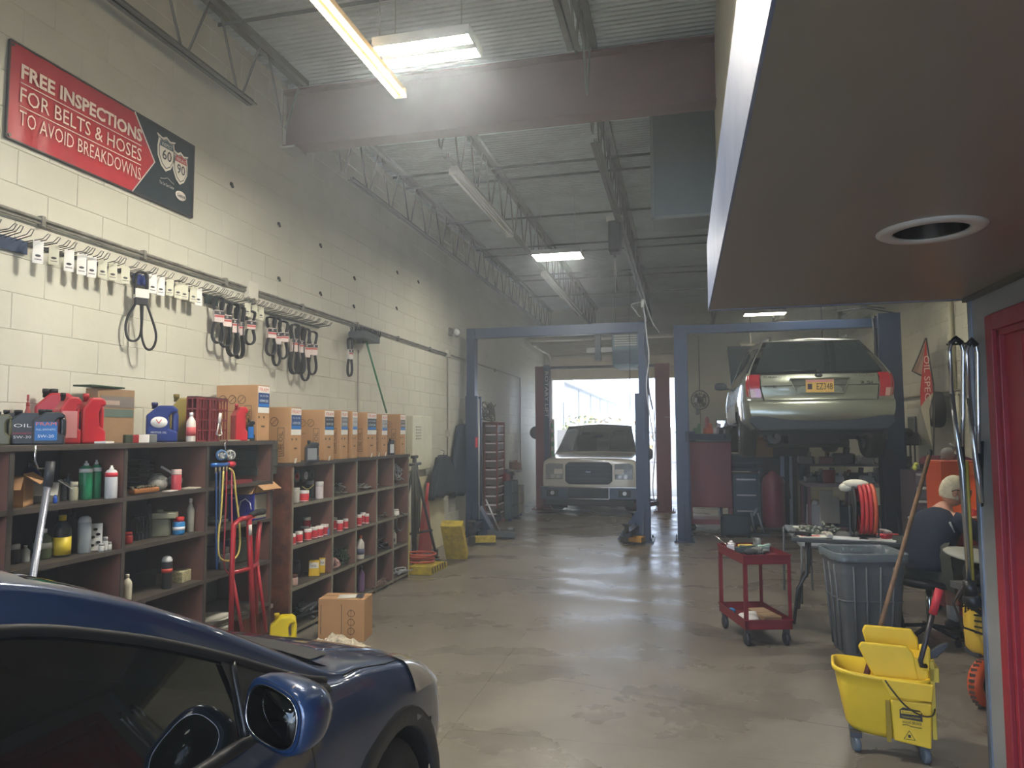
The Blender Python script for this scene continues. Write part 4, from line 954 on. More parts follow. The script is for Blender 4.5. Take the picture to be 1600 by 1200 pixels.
p = spot(163, LT, -3.2); mb = MB(); mb.box((0, 0, .008), (.06, .12, .012), .4); o = mb.build('white_card', C(222, 220, 210), None, label='flat white card lying at the edge of the top shelf', cat='card'); o.location = p
# stacked red crates
for k, (px, lb) in enumerate(((314, 'nearer of the two dark red plastic crates standing on end'), (333, 'farther of the two dark red plastic crates, with a white lever inside'))):
    p = spot(px, LT, -3.24); t = thing('plastic_crate', lb, 'crate', p, rad(10), 'red plastic crates'); mcr = C(126, 44, 50, .5)
    w, h, d = .075, .30, .26; mb = MB()
    for i in range(5):
        z = h*i/4*.96+.006; mb.bb(-w/2, -d/2, z-.005, w/2, -d/2+.006, z+.005).bb(w/2-.006, -d/2, z-.005, w/2, d/2, z+.005).bb(-w/2, d/2-.006, z-.005, w/2, d/2, z+.005)
    for i in range(7):
        y = -d/2+d*i/6; mb.bb(w/2-.007, y-.005, 0, w/2, y+.005, h)
    for i in range(3):
        x = -w/2+w*i/2; mb.bb(x-.004, -d/2, 0, x+.004, -d/2+.007, h)
    mb.bb(-w/2, -d/2, 0, -w/2+.004, d/2, h); mb.build('crate_lattice', mcr, t)
    MB().bb(-w/2, -d/2, h, w/2, d/2, h+.008).build('crate_rim', C(70, 40, 40), t)
    if k: MB().tube([(w/2+.004, -.04, .05), (w/2+.006, 0, .14), (w/2+.004, .04, .05), (w/2+.004, 0, .04)], .007, 6, closed=True).cyl((w/2+.004, 0, .13), (w/2+.004, .01, .2), .012).build('lever', C(215, 212, 205), t)
# flat papers at right of the top
p = spot(372, LT, -3.16); o = MB().box((0, 0, .006), (.09, .3, .01)).build('flat_box', C(150, 140, 116), None, label='flattened pale carton under the upright red jug', cat='box'); o.location = (p.x-.05, p.y, p.z)
# ---- bay 2.78-3.50 -------------------------------------------------------
p = spot(12, 1.29, -3.30); carton('open cardboard box at the left edge on the second shelf', p+Vector((0, -.06, 0)), .22, .2, .15, rad(35), CARD, True)
B('blue screw-top bottle behind the open box', 48, 1.29, -3.48, 26, 62, (44, 46, 130), 'bottle', (28, 30, 60), 'coolant_bottle', band=(.3, .6, (60, 56, 150)))
p = spot(64, 1.29, -3.34); carton('torn white carton on the second shelf', p, .16, .12, .10, rad(40), C(205, 202, 190), True, name='white_carton')
B('tiny blue bottle beside the torn white carton', 86, 1.29, -3.24, 6, 13, (40, 90, 190), 'bottle', (40, 90, 190), 'small_bottle')
for i, px in enumerate((94, 99, 105, 110)):
    B(['clear plastic bottle in the group of four, leftmost', 'clear plastic bottle in the group of four, second from the left', 'clear plastic bottle in the group of four, third from the left', 'clear plastic bottle in the group of four, nearest the spray cans'][i], px, 1.29, -3.36+.04*(i % 2), 9, 34+6*(i == 2), M('cloudy_plastic', (170, 176, 180), .15, var=.1, trans=.5), 'bottle', (60, 62, 66), 'clear_bottle', group='clear bottles')
B('bunch-shaped pale plastic fitting standing before the clear bottles', 115, 1.29, -3.24, 12, 30, (168, 166, 140), 'jar', (200, 196, 170), 'plastic_fitting', cat='fitting')
B('green and white spray can, the left one of two', 133, 1.29, -3.26, 19, 60, (34, 132, 92), 'spray', (235, 235, 232), 'spray_can', cat='spray can', band=(.70, .80, (225, 230, 226)), group='green spray cans')
B('green and white spray can, the right one of two', 149, 1.29, -3.26, 15, 60, (34, 132, 92), 'spray', (235, 235, 232), 'spray_can', cat='spray can', band=(.70, .80, (225, 230, 226)), group='green spray cans')
B('white spray can with a red shoulder on the second shelf', 173, 1.29, -3.17, 18, 51, (196, 198, 200), 'spray', (240, 238, 236), 'spray_can', cat='spray can', band=(.66, .79, (206, 50, 66)))
# shelf z=1.0
B('small white-capped dark bottle at the left on the third shelf', 22, 1.0, -3.32, 17, 30, (50, 54, 52), 'jar', (225, 226, 224), 'small_bottle')
B('clear white bottle beside the dark one on the third shelf', 39, 1.0, -3.30, 13, 26, (190, 194, 190), 'bottle', (200, 200, 200), 'small_bottle')
B('clear bottle with green fluid and white cap', 66, 1.0, -3.30, 26, 46, M('green_fluid', (104, 118, 84), .15, var=.2, trans=.35), 'bottle', (228, 228, 230), 'fluid_bottle', band=(.35, .55, (190, 195, 180)))
B('black bottle with yellow cap and yellow label', 96, 1.0, -3.26, 25, 64, (36, 37, 40), 'bottle', (230, 200, 40), 'additive_bottle', band=(.05, .48, (228, 204, 60)))
B('black trigger bottle behind the yellow-capped one', 112, 1.0, -3.42, 18, 66, (34, 36, 40), 'trigger', (28, 28, 30), 'trigger_bottle')
B('plain silver cylinder with a rounded top', 131, 1.0, -3.24, 19, 57, (150, 160, 166), 'dome', (190, 196, 200), 'metal_cylinder', cat='canister')
p = spot(148, 1.0, -3.24); t = thing('gasket_card', 'white card with black gasket shapes leaning on the third shelf', 'card', p, rad(45)); MB().bb(-.035, -.002, 0, .035, .002, .15).build('card', C(226, 226, 220), t)
for a in ((-.015, .03), (.015, .045), (-.012, .075), (.014, .09), (0, .118)): MB().lathe([(.001, .002), (.012, .002)], (a[0], -.003, a[1]), 10, (0, -1, 0), sx=1, sy=.7).build('gasket', C(36, 36, 38), t)
for i, px in enumerate((158, 164, 170)):
    B(['small white plastic valve by the card, left', 'small white plastic valve by the card, middle', 'small white plastic valve by the card, right'][i], px, 1.0, -3.165, 8, 13+9*(i == 1), (190, 192, 190), 'jar', (150, 152, 150), 'plastic_valve', cat='fitting', group='small white valves')
# ---- bay 3.50-4.23 -------------------------------------------------------
def rackslats(label, px0, px1, z, n, hh):
    a = spot(px0, z, -3.45); b = spot(px1, z, -3.45); t = thing('filter_stack', label, 'part', ((-3.45), a.y, z))
    for i in range(n): MB().box((0, (b.y-a.y)/2, .02+i*hh/n), (.12, b.y-a.y, hh/n*.5), random.uniform(-.03, .03)).build('filter_panel', C(52, 50, 48, .8), t)
rackslats('stack of flat dark air filters on the second shelf', 203, 228, 1.29, 7, .2)
p = spot(245, 1.29, -3.32); t = thing('plastic_bag', 'crumpled clear plastic bag of parts with a white cable tie', 'bag', p)
mb = MB()
for i in range(9): mb.sph((random.uniform(-.07, .07), random.uniform(-.14, .14), .03+random.uniform(0, .05)), (.05, .06, .04), 7, 5)
mb.build('bag_body', M('crumpled_clear_film', (150, 150, 144), .2, var=.4, scale=30, bump=.6, alpha=.8), t)
MB().box((.0, .1, .12), (.012, .14, .012), 0, rad(-25)).build('cable_tie', C(225, 222, 225), t)
p = spot(225, 1.29, -3.19); t = thing('wooden_brush', 'long wooden brush lying at the shelf edge', 'brush', p, rad(0)); MB().box((0, 0, .022), (.05, .21, .03)).build('brush_back', C(150, 98, 54), t, bevel=.008); mb = MB()
for i in range(20): mb.cyl((random.uniform(-.02, .02), -.1+.2*i/19, .03), (random.uniform(-.03, .03), -.1+.2*i/19, .05), .006, n=4)
mb.build('bristles', C(90, 84, 66, .9), t)
B('small pink-red spray can on the second shelf', 275, 1.29, -3.22, 15, 32, (196, 74, 84), 'can', (214, 190, 180), 'spray_can', cat='spray can')
o = MB().box((0, 0, .004), (.09, .16, .006), .3).build('folded_rag', C(178, 172, 156, .9), None, label='folded pale rag near the shelf divider', cat='rag'); o.location = spot(300, 1.29, -3.2)
o = MB().box((0, 0, .004), (.05, .09, .006), .1).build('paper_slip', C(214, 206, 196, .9), None, label='white paper slip in front of the pink-red can', cat='paper'); o.location = spot(266, 1.29, -3.17)
# z = 1.0
B('small red jar in the corner on the third shelf', 200, 1.0, -3.24, 13, 18, (150, 44, 42), 'jar', (150, 40, 40), 'jar', cat='jar')
for i, px in enumerate((211, 217, 223, 229)):
    p = spot(px, 1.0, -3.30); s = mpp(p); jug(['black flat bottle, leftmost of the four in a row', 'black flat bottle, second of the four in a row', 'black flat bottle, third of the four in a row', 'black flat bottle with a long neck, last of the four'][i], p, .05, (38+(18 if i == 3 else 0))*s, .03, (50, 54, 56), (70, 74, 76), rad(20), name='flat_bottle', cat='bottle', group='black flat bottles')
p = spot(249, 1.0, -3.28); t = thing('plastic_canister', 'grey-green plastic canister with an oversize lid', 'container', p, rad(30)); s = mpp(p)
MB().bb(-.06, -.045, 0, .06, .045, 28*s).build('canister_body', C(116, 118, 98, .4), t, bevel=.008); MB().bb(-.10, -.06, 28*s, .10, .06, 37*s).cyl((0, 0, 37*s), (0, 0, 41*s), .02).build('lid', C(150, 150, 126, .5), t, bevel=.006)
B('blue canister with a red lid on the third shelf', 279, 1.0, -3.22, 18, 27, (44, 128, 190), 'jar', (206, 56, 60), 'wipes_canister', cat='container', band=(.25, .45, (225, 230, 235)))
B('black-bodied trigger bottle behind the blue canister', 286, 1.0, -3.36, 14, 52, (46, 48, 50), 'bottle', (220, 222, 222), 'spray_bottle')
B('pale patterned bottle with white nozzle on the third shelf', 297, 1.0, -3.22, 11, 52, (150, 150, 138), 'bottle', (230, 230, 226), 'spray_bottle')
# z = .68
B('white cone-topped bottle low by the divider', 198, .68, -3.20, 14, 40, (200, 196, 176), 'bottle', (206, 202, 184), 'white_bottle')
B('black lettered spray can on the fourth shelf', 260, .68, -3.20, 16, 50, (42, 42, 46), 'dome', (205, 208, 208), 'spray_can', cat='spray can', band=(.5, .62, (190, 70, 60)))
p = spot(283, .68, -3.26); o = carton('pale speckled carton behind the black spray can', p+Vector((0, -.06, 0)), .10, .15, .07, rad(10), M('speckled_carton', (176, 170, 134), .7, var=.5, scale=60), name='speckled_carton')
p = spot(240, .68, -3.40); MB().box((0, 0, .04), (.14, .2, .07), .2).build('dark_tray', C(70, 66, 62, .8), None, label='dim flat tray behind the black spray can', cat='tray').location = p
# ---- bay 4.23-5.01 -------------------------------------------------------
p = spot(388, 1.29, -3.40)
for i in range(4):
    o = MB().box((0, 0, 0), (.28, .30, .062), random.uniform(-.04, .04)).box((0, 0, .034), (.29, .31, .006)).build('parts_tray', C(74, 80, 74, .5), None, bevel=.006, label=['lowest', 'second lowest', 'second highest', 'topmost'][i]+' grey-green parts case in the stack behind the gauge set', cat='case', group='stacked parts cases')
    o.location = (-3.39, p.y+.03, 1.29+.065+i*.0685)
o = MB().box((0, 0, .012), (.1, .2, .024)).build('red_manual', C(120, 40, 44), None, label='thin red box lying under the parts cases', cat='box'); o.location = spot(372, 1.29, -3.19)
t = carton('blue carton with a white shoe-like print on the third shelf', spot(388, 1.0, -3.28)+Vector((0, -.10, 0)), .22, .25, .20, 0, C(40, 46, 150), name='blue_carton')
MB().bb(.110, .01, .01, .112, .24, .19).build('front_print', C(150, 148, 130), t)
MB().tube([(-.02, -.002, .06), (.0, -.002, .14), (.04, -.002, .16), (.08, -.002, .13), (.09, -.002, .08)], .004, 4).build('printed_arc', C(230, 232, 240), t)
text('Super', C(220, 222, 240), t, (-.09, -.001, .155), (1, 0, 0), (0, 0, 1), .02, width=.06)
carton('low open kraft tray on top of the blue carton', spot(392, 1.2, -3.26)+Vector((-.02, -.1, .002)), .26, .24, .06, 0, CARD, True, name='kraft_tray')
p = spot(333, 1.0, -3.30); o = MB().box((0, 0, .03), (.16, .12, .02)).box((0, .01, .055), (.12, .1, .016), .3).build('metal_bracket_stack', C(110, 112, 104, .5, .4), None, label='loose grey metal brackets on the third shelf', cat='part'); o.location = p
for i, (px, cl) in enumerate(((336, (40, 60, 96)), (372, (120, 128, 116)))):
    p = spot(px, .68, -3.34); mb = MB(); mb.lathe([(.06, 0), (.07, .01), (.09, .16), (.095, .16), (.095, .17), (.085, .17)], n=18, sx=1, sy=1); o = mb.build('parts_bucket', C(*cl), None, label=['dark blue tub on the fourth shelf behind the hose loop', 'grey-green tub on the fourth shelf behind the red hand truck'][i], cat='bucket'); o.location = p
B('grey round canister on the tub shelf', 350, .68, -3.24, 16, 34, (96, 98, 96), 'jar', (120, 120, 118), 'canister', cat='container')
# buckets and crate on the floor level
t = thing('white_bucket_stack', 'stack of white plastic buckets on the bottom shelf', 'buckets', spot(330, .05, -3.27))
for i in range(3): MB().lathe([(.10, i*.05), (.125, .19+i*.05), (.135, .19+i*.05), (.135, .215+i*.05), (.12, .215+i*.05)], n=24).build('bucket', C(200, 198, 186, .5), t)
p = spot(378, .05, -3.32); t = thing('rusty_crate', 'rust-red crate on the bottom shelf behind the hand truck', 'crate', p)
MB().bb(-.12, -.2, 0, .12, .2, .26).build('crate_body', M('rusty_red', (120, 62, 44), .8, var=.3, scale=12), t, bevel=.005); MB().bb(-.13, -.21, .23, .13, .21, .26).build('rim', C(140, 130, 118, .7), t)
# yellow jug at the foot
p = fl_ = Vector((-3.02, 5.02, 0)); t = jug('yellow plastic jug on the floor below the wooden end board', p, .19, .28, .12, (226, 206, 44), (214, 190, 40), rad(30), name='coolant_jug'); 
# ---- right unit ----------------------------------------------------------
redw = (196, 48, 58); whitec = (224, 220, 216)
def CANS(z, items, grp):
    for (px, X, w_, h_, zz, lb) in items: B(lb, px, z+zz, X, w_, h_, redw, 'can', whitec, 'filter_can', cat='can', group=grp, band=(.05, .12, (230, 226, 222)))
for i, (px, c) in enumerate(((461, (150, 50, 54)), (475, (190, 190, 190)), (484, (60, 60, 64)), (499, (222, 222, 224)), (511, (40, 40, 46)))):
    p = spot(px, 1.24, -3.30); t = thing('belt_roll', ['red-cored roll hanging in the first pigeonhole', 'white-cored roll, second in the first pigeonhole', 'dark roll, third in the first pigeonhole', 'bright white roll of tape, fourth in the first pigeonhole', 'black roll at the right of the first pigeonhole'][i], 'roll', p, 0, 'rolls in the first pigeonhole')
    MB().lathe([(.03, -.02), (.055, -.02), (.055, .02), (.03, .02)], (0, 0, .04), 20, (1, 0, 0), ring=1).build('roll_body', C(34, 34, 38), t); MB().lathe([(.022, -.021), (.034, -.021), (.034, .022), (.022, .022)], (0, 0, .04), 16, (1, 0, 0), ring=1).build('core', C(*c), t)
MB().tube([(-3.2, spot(472, 1.2, -3.2).y+i*.02, 1.20-.03*math.sin(PI*i/10)) for i in range(11)], .004, 5).build('hanging_string', C(190, 176, 90), None, label='thin yellow cord sagging below the rolls', cat='cord')
for px, X, w_, h_, c1, lb in ((463, -3.2, 10, 23, (170, 168, 160), 'pale tin at the left of the first pigeonhole'), (485, -3.36, 13, 26, (90, 96, 100), 'grey tin behind the red-and-white can'), (499, -3.2, 12, 26, (206, 196, 196), 'white tin with red edge in the first pigeonhole'), (509, -3.26, 8, 20, (110, 40, 56), 'maroon tin at the right of the first pigeonhole')):
    B(lb, px, 1.07, X, w_, h_, c1, 'can', (190, 188, 182), 'tin', cat='tin')
CANS(1.07, [(475, -3.19, 15, 17, 0, 'red-and-white can alone in the first pigeonhole')], 'red filter cans')
n = 0
where = ['in the second row of the near bay, %s' % w for w in ('far left', 'left', 'centre left', 'centre', 'centre right', 'right')]
L2 = []
for i, px in enumerate((456, 467, 481, 490, 499, 507)): L2.append((px, -3.19-.01*(i % 2), 12, 17, 0, 'red-and-white can '+where[i]))
for i, px in enumerate((479, 488, 494)): L2.append((px, -3.36, 12, 17, .062, 'red-and-white can on the upper back tier, '+('left', 'middle', 'right')[i]))
for i, px in enumerate((476, 486, 495)): L2.append((px, -3.36, 12, 15, 0, 'red-and-white can on the lower back tier, '+('left', 'middle', 'right')[i]))
CANS(.73, L2, 'red filter cans')
CANS(.73, [(522, -3.30, 9, 18, 0, 'red-and-white can behind the second divider'), (531, -3.18, 10, 17, 0, 'red-and-white can in the second bay, left'), (540, -3.22, 8, 15, 0, 'red-and-white can in the second bay, right'), (561, -3.18, 8, 17, 0, 'red-and-white can in the third bay, left'), (567, -3.22, 8, 17, 0, 'red-and-white can in the third bay, middle'), (573, -3.18, 7, 15, 0, 'red-and-white can in the third bay, right')], 'red filter cans')
o = MB().box((0, 0, .03), (.01, .06, .06)).build('blue_card', C(96, 120, 160), None, label='pale blue card against the divider beside the cans', cat='card'); o.location = spot(515, .73, -3.16)
for i, (px, w_) in enumerate(((492, 13), (502, 8))):
    p = spot(px, .39, -3.22); s = mpp(p); t = carton(['yellow and white filter carton on the third row, front one', 'yellow and white filter carton on the third row, rear one'][i], p+Vector((0, -.02+.03*i, 0)), w_*s*1.2, .07, 23*s, rad(20), C(226, 190, 50), name='filter_box', tape=False)
    MB().bb(-w_*s*.55, -.001, 12*s, w_*s*.55, .001, 21*s).build('white_print', C(230, 228, 220), t); text('WIX', C(60, 50, 40), t, (0, -.002, 14*s), (1, 0, 0), (0, 0, 1), .02, width=.045, align='CENTER')
B('round pinkish tin low in the near bay', 459, .39, -3.19, 12, 17, (190, 160, 150), 'jar', (90, 60, 50), 'jar', cat='jar')
B('dark jar behind the pinkish tin', 462, .39, -3.36, 14, 28, (50, 50, 66), 'jar', (40, 40, 46), 'jar', cat='jar')
B('white bottle with an orange cap in the third bay', 563, .39, -3.20, 12, 36, (212, 208, 198), 'bottle', (220, 110, 60), 'cleaner_bottle', band=(.2, .45, (90, 96, 120)))
B('tall purple patterned bottle at the bottom of the third bay', 564, .05, -3.22, 11, 40, (120, 90, 130), 'bottle', (60, 50, 70), 'purple_bottle')
B('clear plastic bottle in the third row, farthest bay', 616, .39, -3.24, 7, 22, (190, 186, 170), 'bottle', (170, 168, 150), 'small_bottle')
B('white rounded box trailing a cable on the shelf edge', 619, .73, -3.16, 9, 10, (226, 224, 214), 'jar', (226, 224, 214), 'white_adapter', cat='adapter')
p = spot(597, .55, -3.28); carton('small kraft carton in the fourth bay', Vector((p.x, p.y-.04, .52)), .1, .14, .11, 0, CARD, name='small_carton')
MB().box((0, 0, 0), (.3, .42, .012)).build('loose_board', woodd, None, label='thin board propping the small kraft carton', cat='board').location = (-3.36, 7.2, .51)
def tangle(name, label, px, z, X, sz, n, col, r=.005, cat='parts'):
    p = spot(px, z, X); mb = MB(); rr = random.Random(int(px*7+z*100))
    for i in range(n):
        a = [Vector((rr.uniform(-.5, .5)*sz[0], rr.uniform(-.5, .5)*sz[1], rr.uniform(.02, 1)*sz[2])) for _ in range(4)]
        pts = [crom([tuple(q) for q in a], 3*k/9) for k in range(10)]
        pts = [(q[0], q[1], max(q[2], r)) for q in pts]
        mb.tube(pts, r*rr.uniform(.7, 1.4), 5)
    t = thing(name, label, cat, p); mb.build('tangled_pieces', C(*col, rough=.45, metal=.3), t, kind='stuff'); return t
tangle('wire_tangle', 'tangle of silver brackets and wires in the second pigeonhole', 535, 1.07, -3.3, (.2, .3, .10), 12, (150, 150, 144), .007)
tangle('wire_tangle', 'dull green leaf-like scraps above the silver tangle', 530, 1.12, -3.44, (.1, .26, .10), 8, (70, 96, 78), .008)
tangle('metal_scraps', 'scrap metal pieces in the third pigeonhole', 570, 1.07, -3.28, (.2, .3, .06), 9, (140, 138, 130), .008)
tangle('water_pump', 'grey pump with a pipe in the fourth pigeonhole', 600, 1.07, -3.3, (.16, .16, .18), 9, (96, 98, 102), .016)
tangle('clear_tubing', 'bagged clear tubing hanging in the last pigeonhole', 625, 1.10, -3.24, (.14, .22, .20), 12, (176, 180, 184), .007)
tangle('wire_harness', 'green wire harness bundle in the second bay, third row', 532, .39, -3.26, (.18, .28, .18), 22, (70, 88, 70), .005)
tangle('red_scraps', 'white and red scraps beside the green harness', 523, .39, -3.2, (.1, .1, .10), 6, (190, 150, 146), .01)
tangle('metal_rods', 'grey rods piled in the fourth bay, second row', 600, .73, -3.28, (.2, .34, .05), 10, (120, 122, 112), .008)
tangle('black_hoses', 'black hoses in the fourth bay, third row', 598, .39, -3.24, (.2, .34, .09), 10, (40, 40, 42), .009)
tangle('metal_levers', 'loose chrome levers on the floor of the last bay', 626, .06, -3.18, (.2, .34, .05), 9, (170, 172, 172), .008)
tangle('pry_bars', 'rusty bars on the floor of the fourth bay', 592, .05, -3.15, (.12, .4, .06), 7, (120, 100, 92), .008)
tangle('black_pipes', 'dark bent pipes on the floor of the near bay', 480, .05, -3.25, (.26, .5, .12), 7, (60, 62, 66), .012)
mb = MB(); mb.tube([(-3.12, 7.60+.12*math.sin(a), .66+.10*math.cos(a)) for a in lsp(0, 2*PI*.9, 20)], .006, 5); mb.build('dark_cable_loop', C(60, 62, 58), None, label='dark cable loop hanging off the last bay', cat='cable')
# carton on the floor with film
t = carton('closed cardboard carton on the floor before the pigeonholes', (-2.69, 5.33, 0), .38, .22, .33, rad(8), CARD)
stamps(t, (0, -1, 0), (0, 0, 1), (.08, -.001, .08), .06, 0)
MB().bb(-.17, -.001, .05, -.165, .0, .28).bb(.0, -.001, .05, .004, 0, .29).build('printed_lines', INK, t)
MB().box((.03, .09, .333), (.16, .12, .003), .2).build('paper_slip', C(216, 214, 205), t); MB().box((.12, .11, .335), (.06, .14, .003), .2).build('dark_slip', C(60, 64, 68), t)
t = thing('plastic_film', 'crumpled clear film on the floor in front of the carton', 'packaging', (-2.62, 5.14, 0)); mb = MB()
gn = 26; gv = []
for i in range(gn):
    for j in range(14):
        x, y = -.24+.48*i/(gn-1), -.10+.2*j/13; e_ = max(0, 1-(x/.25)**2)*max(0, 1-(y/.11)**2); gv.append((x+.02*noise.noise(Vector((x*30, y*30, 2))), y+.02*noise.noise(Vector((x*30, y*30, 9))), .005+.13*e_*(.6+.5*noise.noise(Vector((x*14, y*14, 5))))+.05*abs(noise.noise(Vector((x*45, y*45, 1))))*e_))
mb.add(gv, [(i*14+j, i*14+j+1, (i+1)*14+j+1, (i+1)*14+j) for i in range(gn-1) for j in range(13)])
mb.build('crumpled_film', M('film', (215, 205, 180), .15, var=.3, scale=25, bump=.8, alpha=.75), t, kind='stuff')
# red hand truck leaning on the shelves, manifold gauge set
t = thing('hand_truck', 'red tubular hand truck folded against the shelves', 'hand truck', (0, 0, 0)); rt = C(160, 36, 46, .35)
def Wp(px, py, X): return tuple(at(px, py, 0, X))
XH = -3.02
T1 = [Wp(366, 975, XH), Wp(366, 900, XH), Wp(368, 820, XH), Wp(372, 813, XH-.02), Wp(392, 808, XH-.03)]
MB().tube([Wp(361, 990, XH), Wp(362, 900, XH), Wp(365, 820, XH), Wp(376, 811, XH), Wp(392, 808, XH)], .018, 8).build('frame_tube', rt, t)
MB().tube([Wp(396, 990, XH), Wp(392, 900, XH), Wp(389, 812, XH), Wp(396, 806, XH)], .02, 8).build('frame_tube', rt, t)
MB().tube([Wp(400, 960, XH-.04), Wp(400, 880, XH-.04), Wp(406, 815, XH-.04)], .018, 8).build('frame_tube', rt, t)
MB().tube([Wp(364, 895, XH), Wp(392, 888, XH), Wp(403, 880, XH)], .014, 6).build('cross_bar', rt, t)
MB().tube([Wp(364, 905, XH), Wp(378, 985, XH+.04)], .012, 6).tube([Wp(402, 880, XH), Wp(416, 988, XH+.04)], .012, 6).build('support_leg', rt, t)
MB().tube([Wp(392, 806, XH), Wp(400, 801, XH), Wp(412, 799, XH)], .024, 8).build('hand_grip', C(28, 28, 30, .7), t)
MB().tube([Wp(391, 820, XH+.02), Wp(391, 836, XH+.02)], .012, 6).build('white_tape', C(226, 214, 200), t)
for px in (364, 398):
    p = at(px, 985, 0, XH); MB().lathe([(.03, -.02), (.075, -.022), (.08, -.01), (.08, .01), (.075, .022), (.03, .02)], (XH-.05, p.y, .08), 18, (1, 0, 0)).build('wheel', tyrem, t)
XG = -3.10
t = thing('gauge_manifold', 'refrigerant gauge set with blue and red dials hanging on the shelf', 'gauge set', (0, 0, 0))
for px, c in ((345.5, (70, 110, 150)), (359, (150, 150, 150))):
    p = Vector(Wp(px, 711, XG)); MB().lathe([(.001, .02), (.03, .02), (.036, .016), (.038, 0), (.03, -.015)], p, 20, (.8, -.6, 0)).build('dial', C(*c, rough=.3), t)
    MB().lathe([(.001, .0215), (.027, .0215)], p, 18, (.8, -.6, 0)).build('dial_face', C(206, 208, 206), t)
MB().tube([Wp(352, 703, XG), Wp(351, 693, XG), Wp(355, 688, XG-.02)], .005, 6).build('hook', chrome, t)
MB().tube([Wp(331, 727, XG), Wp(352, 726, XG), Wp(358, 725, XG)], .014, 8).build('manifold_body', C(36, 90, 160, .35, .3), t)
MB().tube([Wp(357, 725, XG), Wp(365, 725, XG)], .02, 8).build('red_knob', C(206, 50, 66), t)
for px in (337, 343, 349, 354): MB().tube([Wp(px, 728, XG), Wp(px, 740, XG)], .006, 6).build('brass_fitting', C(190, 176, 140, .3, .8), t)
hose = lambda pts, c, r: MB().tube([crom([Wp(*q, XG+.01) for q in pts], (len(pts)-1)*k/40*.9999) for k in range(41)], r, 6).build('hose', C(*c, rough=.4), t)
hose([(349, 736), (346, 790), (341, 840), (342, 868), (352, 876), (366, 873), (374, 858), (374, 820), (368, 770), (365, 740), (358, 732)], (206, 186, 100), .007)
hose([(354, 736), (353, 780), (351, 830), (350, 880), (356, 895), (364, 900)], (150, 50, 60), .006)
hose([(338, 738), (338, 800), (338, 850), (339, 890)], (40, 70, 120), .006); hose([(362, 732), (362, 790), (363, 850)], (196, 90, 104), .005); hose([(344, 736), (343, 800), (342, 880)], (70, 90, 120), .005)
# green brush and the silver pole at far left
mb = MB(); mb.tube([(-2.885, 2.54, .0), (-3.0, 2.86, 1.42)], .016, 10); o = mb.build('pole_shaft', C(196, 200, 214, .25, .8), thing('extension_pole', 'silver extension pole with black grip leaning at the left edge', 'pole', (0, 0, 0)))
MB().tube([(-3.0, 2.857, 1.40), (-3.006, 2.875, 1.52)], .021, 10).build('grip', C(48, 50, 54), o.parent)
MB().tube([(-3.006, 2.875, 1.49), (-3.02, 2.82, 1.49), (-3.02, 2.80, 1.53), (-3.02, 2.80, 1.60)], .005, 6).build('roller_hook', chrome, o.parent)
# ================================================================== LEFT WALL
WF = WALLX+.001
bn = thing('banner', 'red and black vinyl banner about free belt and hose inspections, high on the left wall', 'banner', (0, 0, 0))
BYa, BYb, BTa, BBa = 3.06, 4.59, 3.84, 3.285
redv = M('banner_red_vinyl', (176, 44, 52), .4, var=.08, scale=5, bump=.15, bscale=5)
blkv = M('banner_dark_vinyl', (38, 50, 54), .35, var=.08, scale=4, bump=.1, bscale=5)
xb = WF+.012
def wrink(y, z, red=True): return xb+.004*math.sin(y*38+2*z)*(1 if y < 3.4 else .4)
def sheet(y0, y1, pol, mat, name, par, off=0, n=24):
    vs = []; fs = []
    for i in range(n+1):
        y = y0+(y1-y0)*i/n
        for j in range(9):
            z = BBa+(BTa-BBa)*j/8; yy = pol(y, z, i/n); vs.append((wrink(yy, z)+off, yy, z))
    for i in range(n):
        for j in range(8): fs.append((i*9+j, i*9+j+1, (i+1)*9+j+1, (i+1)*9+j))
    return MB().add(vs, fs, 0, True).build(name, mat, par)
tipY = lambda z: 3.98+.20*(1-abs((z-(BBa+BTa)/2)/((BTa-BBa)/2)))
sheet(BYa, BYb, lambda y, z, t: BYa+(tipY(z)-BYa)*t, redv, 'red_field', bn)
sheet(BYa, BYb, lambda y, z, t: tipY(z)+(BYb-tipY(z))*t, blkv, 'dark_field', bn, 0, 14)
mb = MB(); mb.tube([(xb+.006, tipY(BBa), BBa), (xb+.006, tipY((BBa+BTa)/2), (BBa+BTa)/2), (xb+.006, tipY(BTa), BTa)], .005, 4); mb.build('white_chevron', C(226, 214, 200), bn)
MB().bb(xb-.008, BYa, BBa-.004, xb+.008, BYb, BBa+.004).bb(xb-.008, BYa, BTa-.004, xb+.008, BYb, BTa+.004).bb(xb-.008, BYa-.004, BBa, xb+.008, BYa+.004, BTa).bb(xb-.008, BYb-.004, BBa, xb+.008, BYb+.004, BTa).build('hem', C(56, 52, 52), bn)
bw = C(226, 206, 190, .5)
for s_, z, h, w, bo in (('FREE INSPECTIONS', 3.65, .088, .92, .03), ('FOR BELTS & HOSES', 3.515, .088, .92, .0), ('TO AVOID BREAKDOWNS', 3.385, .085, .92, -.006)):
    text(s_, bw, bn, (xb+.008, 3.13, z), (0, 1, 0), (0, 0, 1), h, width=w, bold=bo)
MB().bb(xb+.006, 3.13, 3.625, xb+.008, 4.05, 3.63).bb(xb+.006, 3.13, 3.49, xb+.008, 4.05, 3.495).build('rule_line', bw, bn)
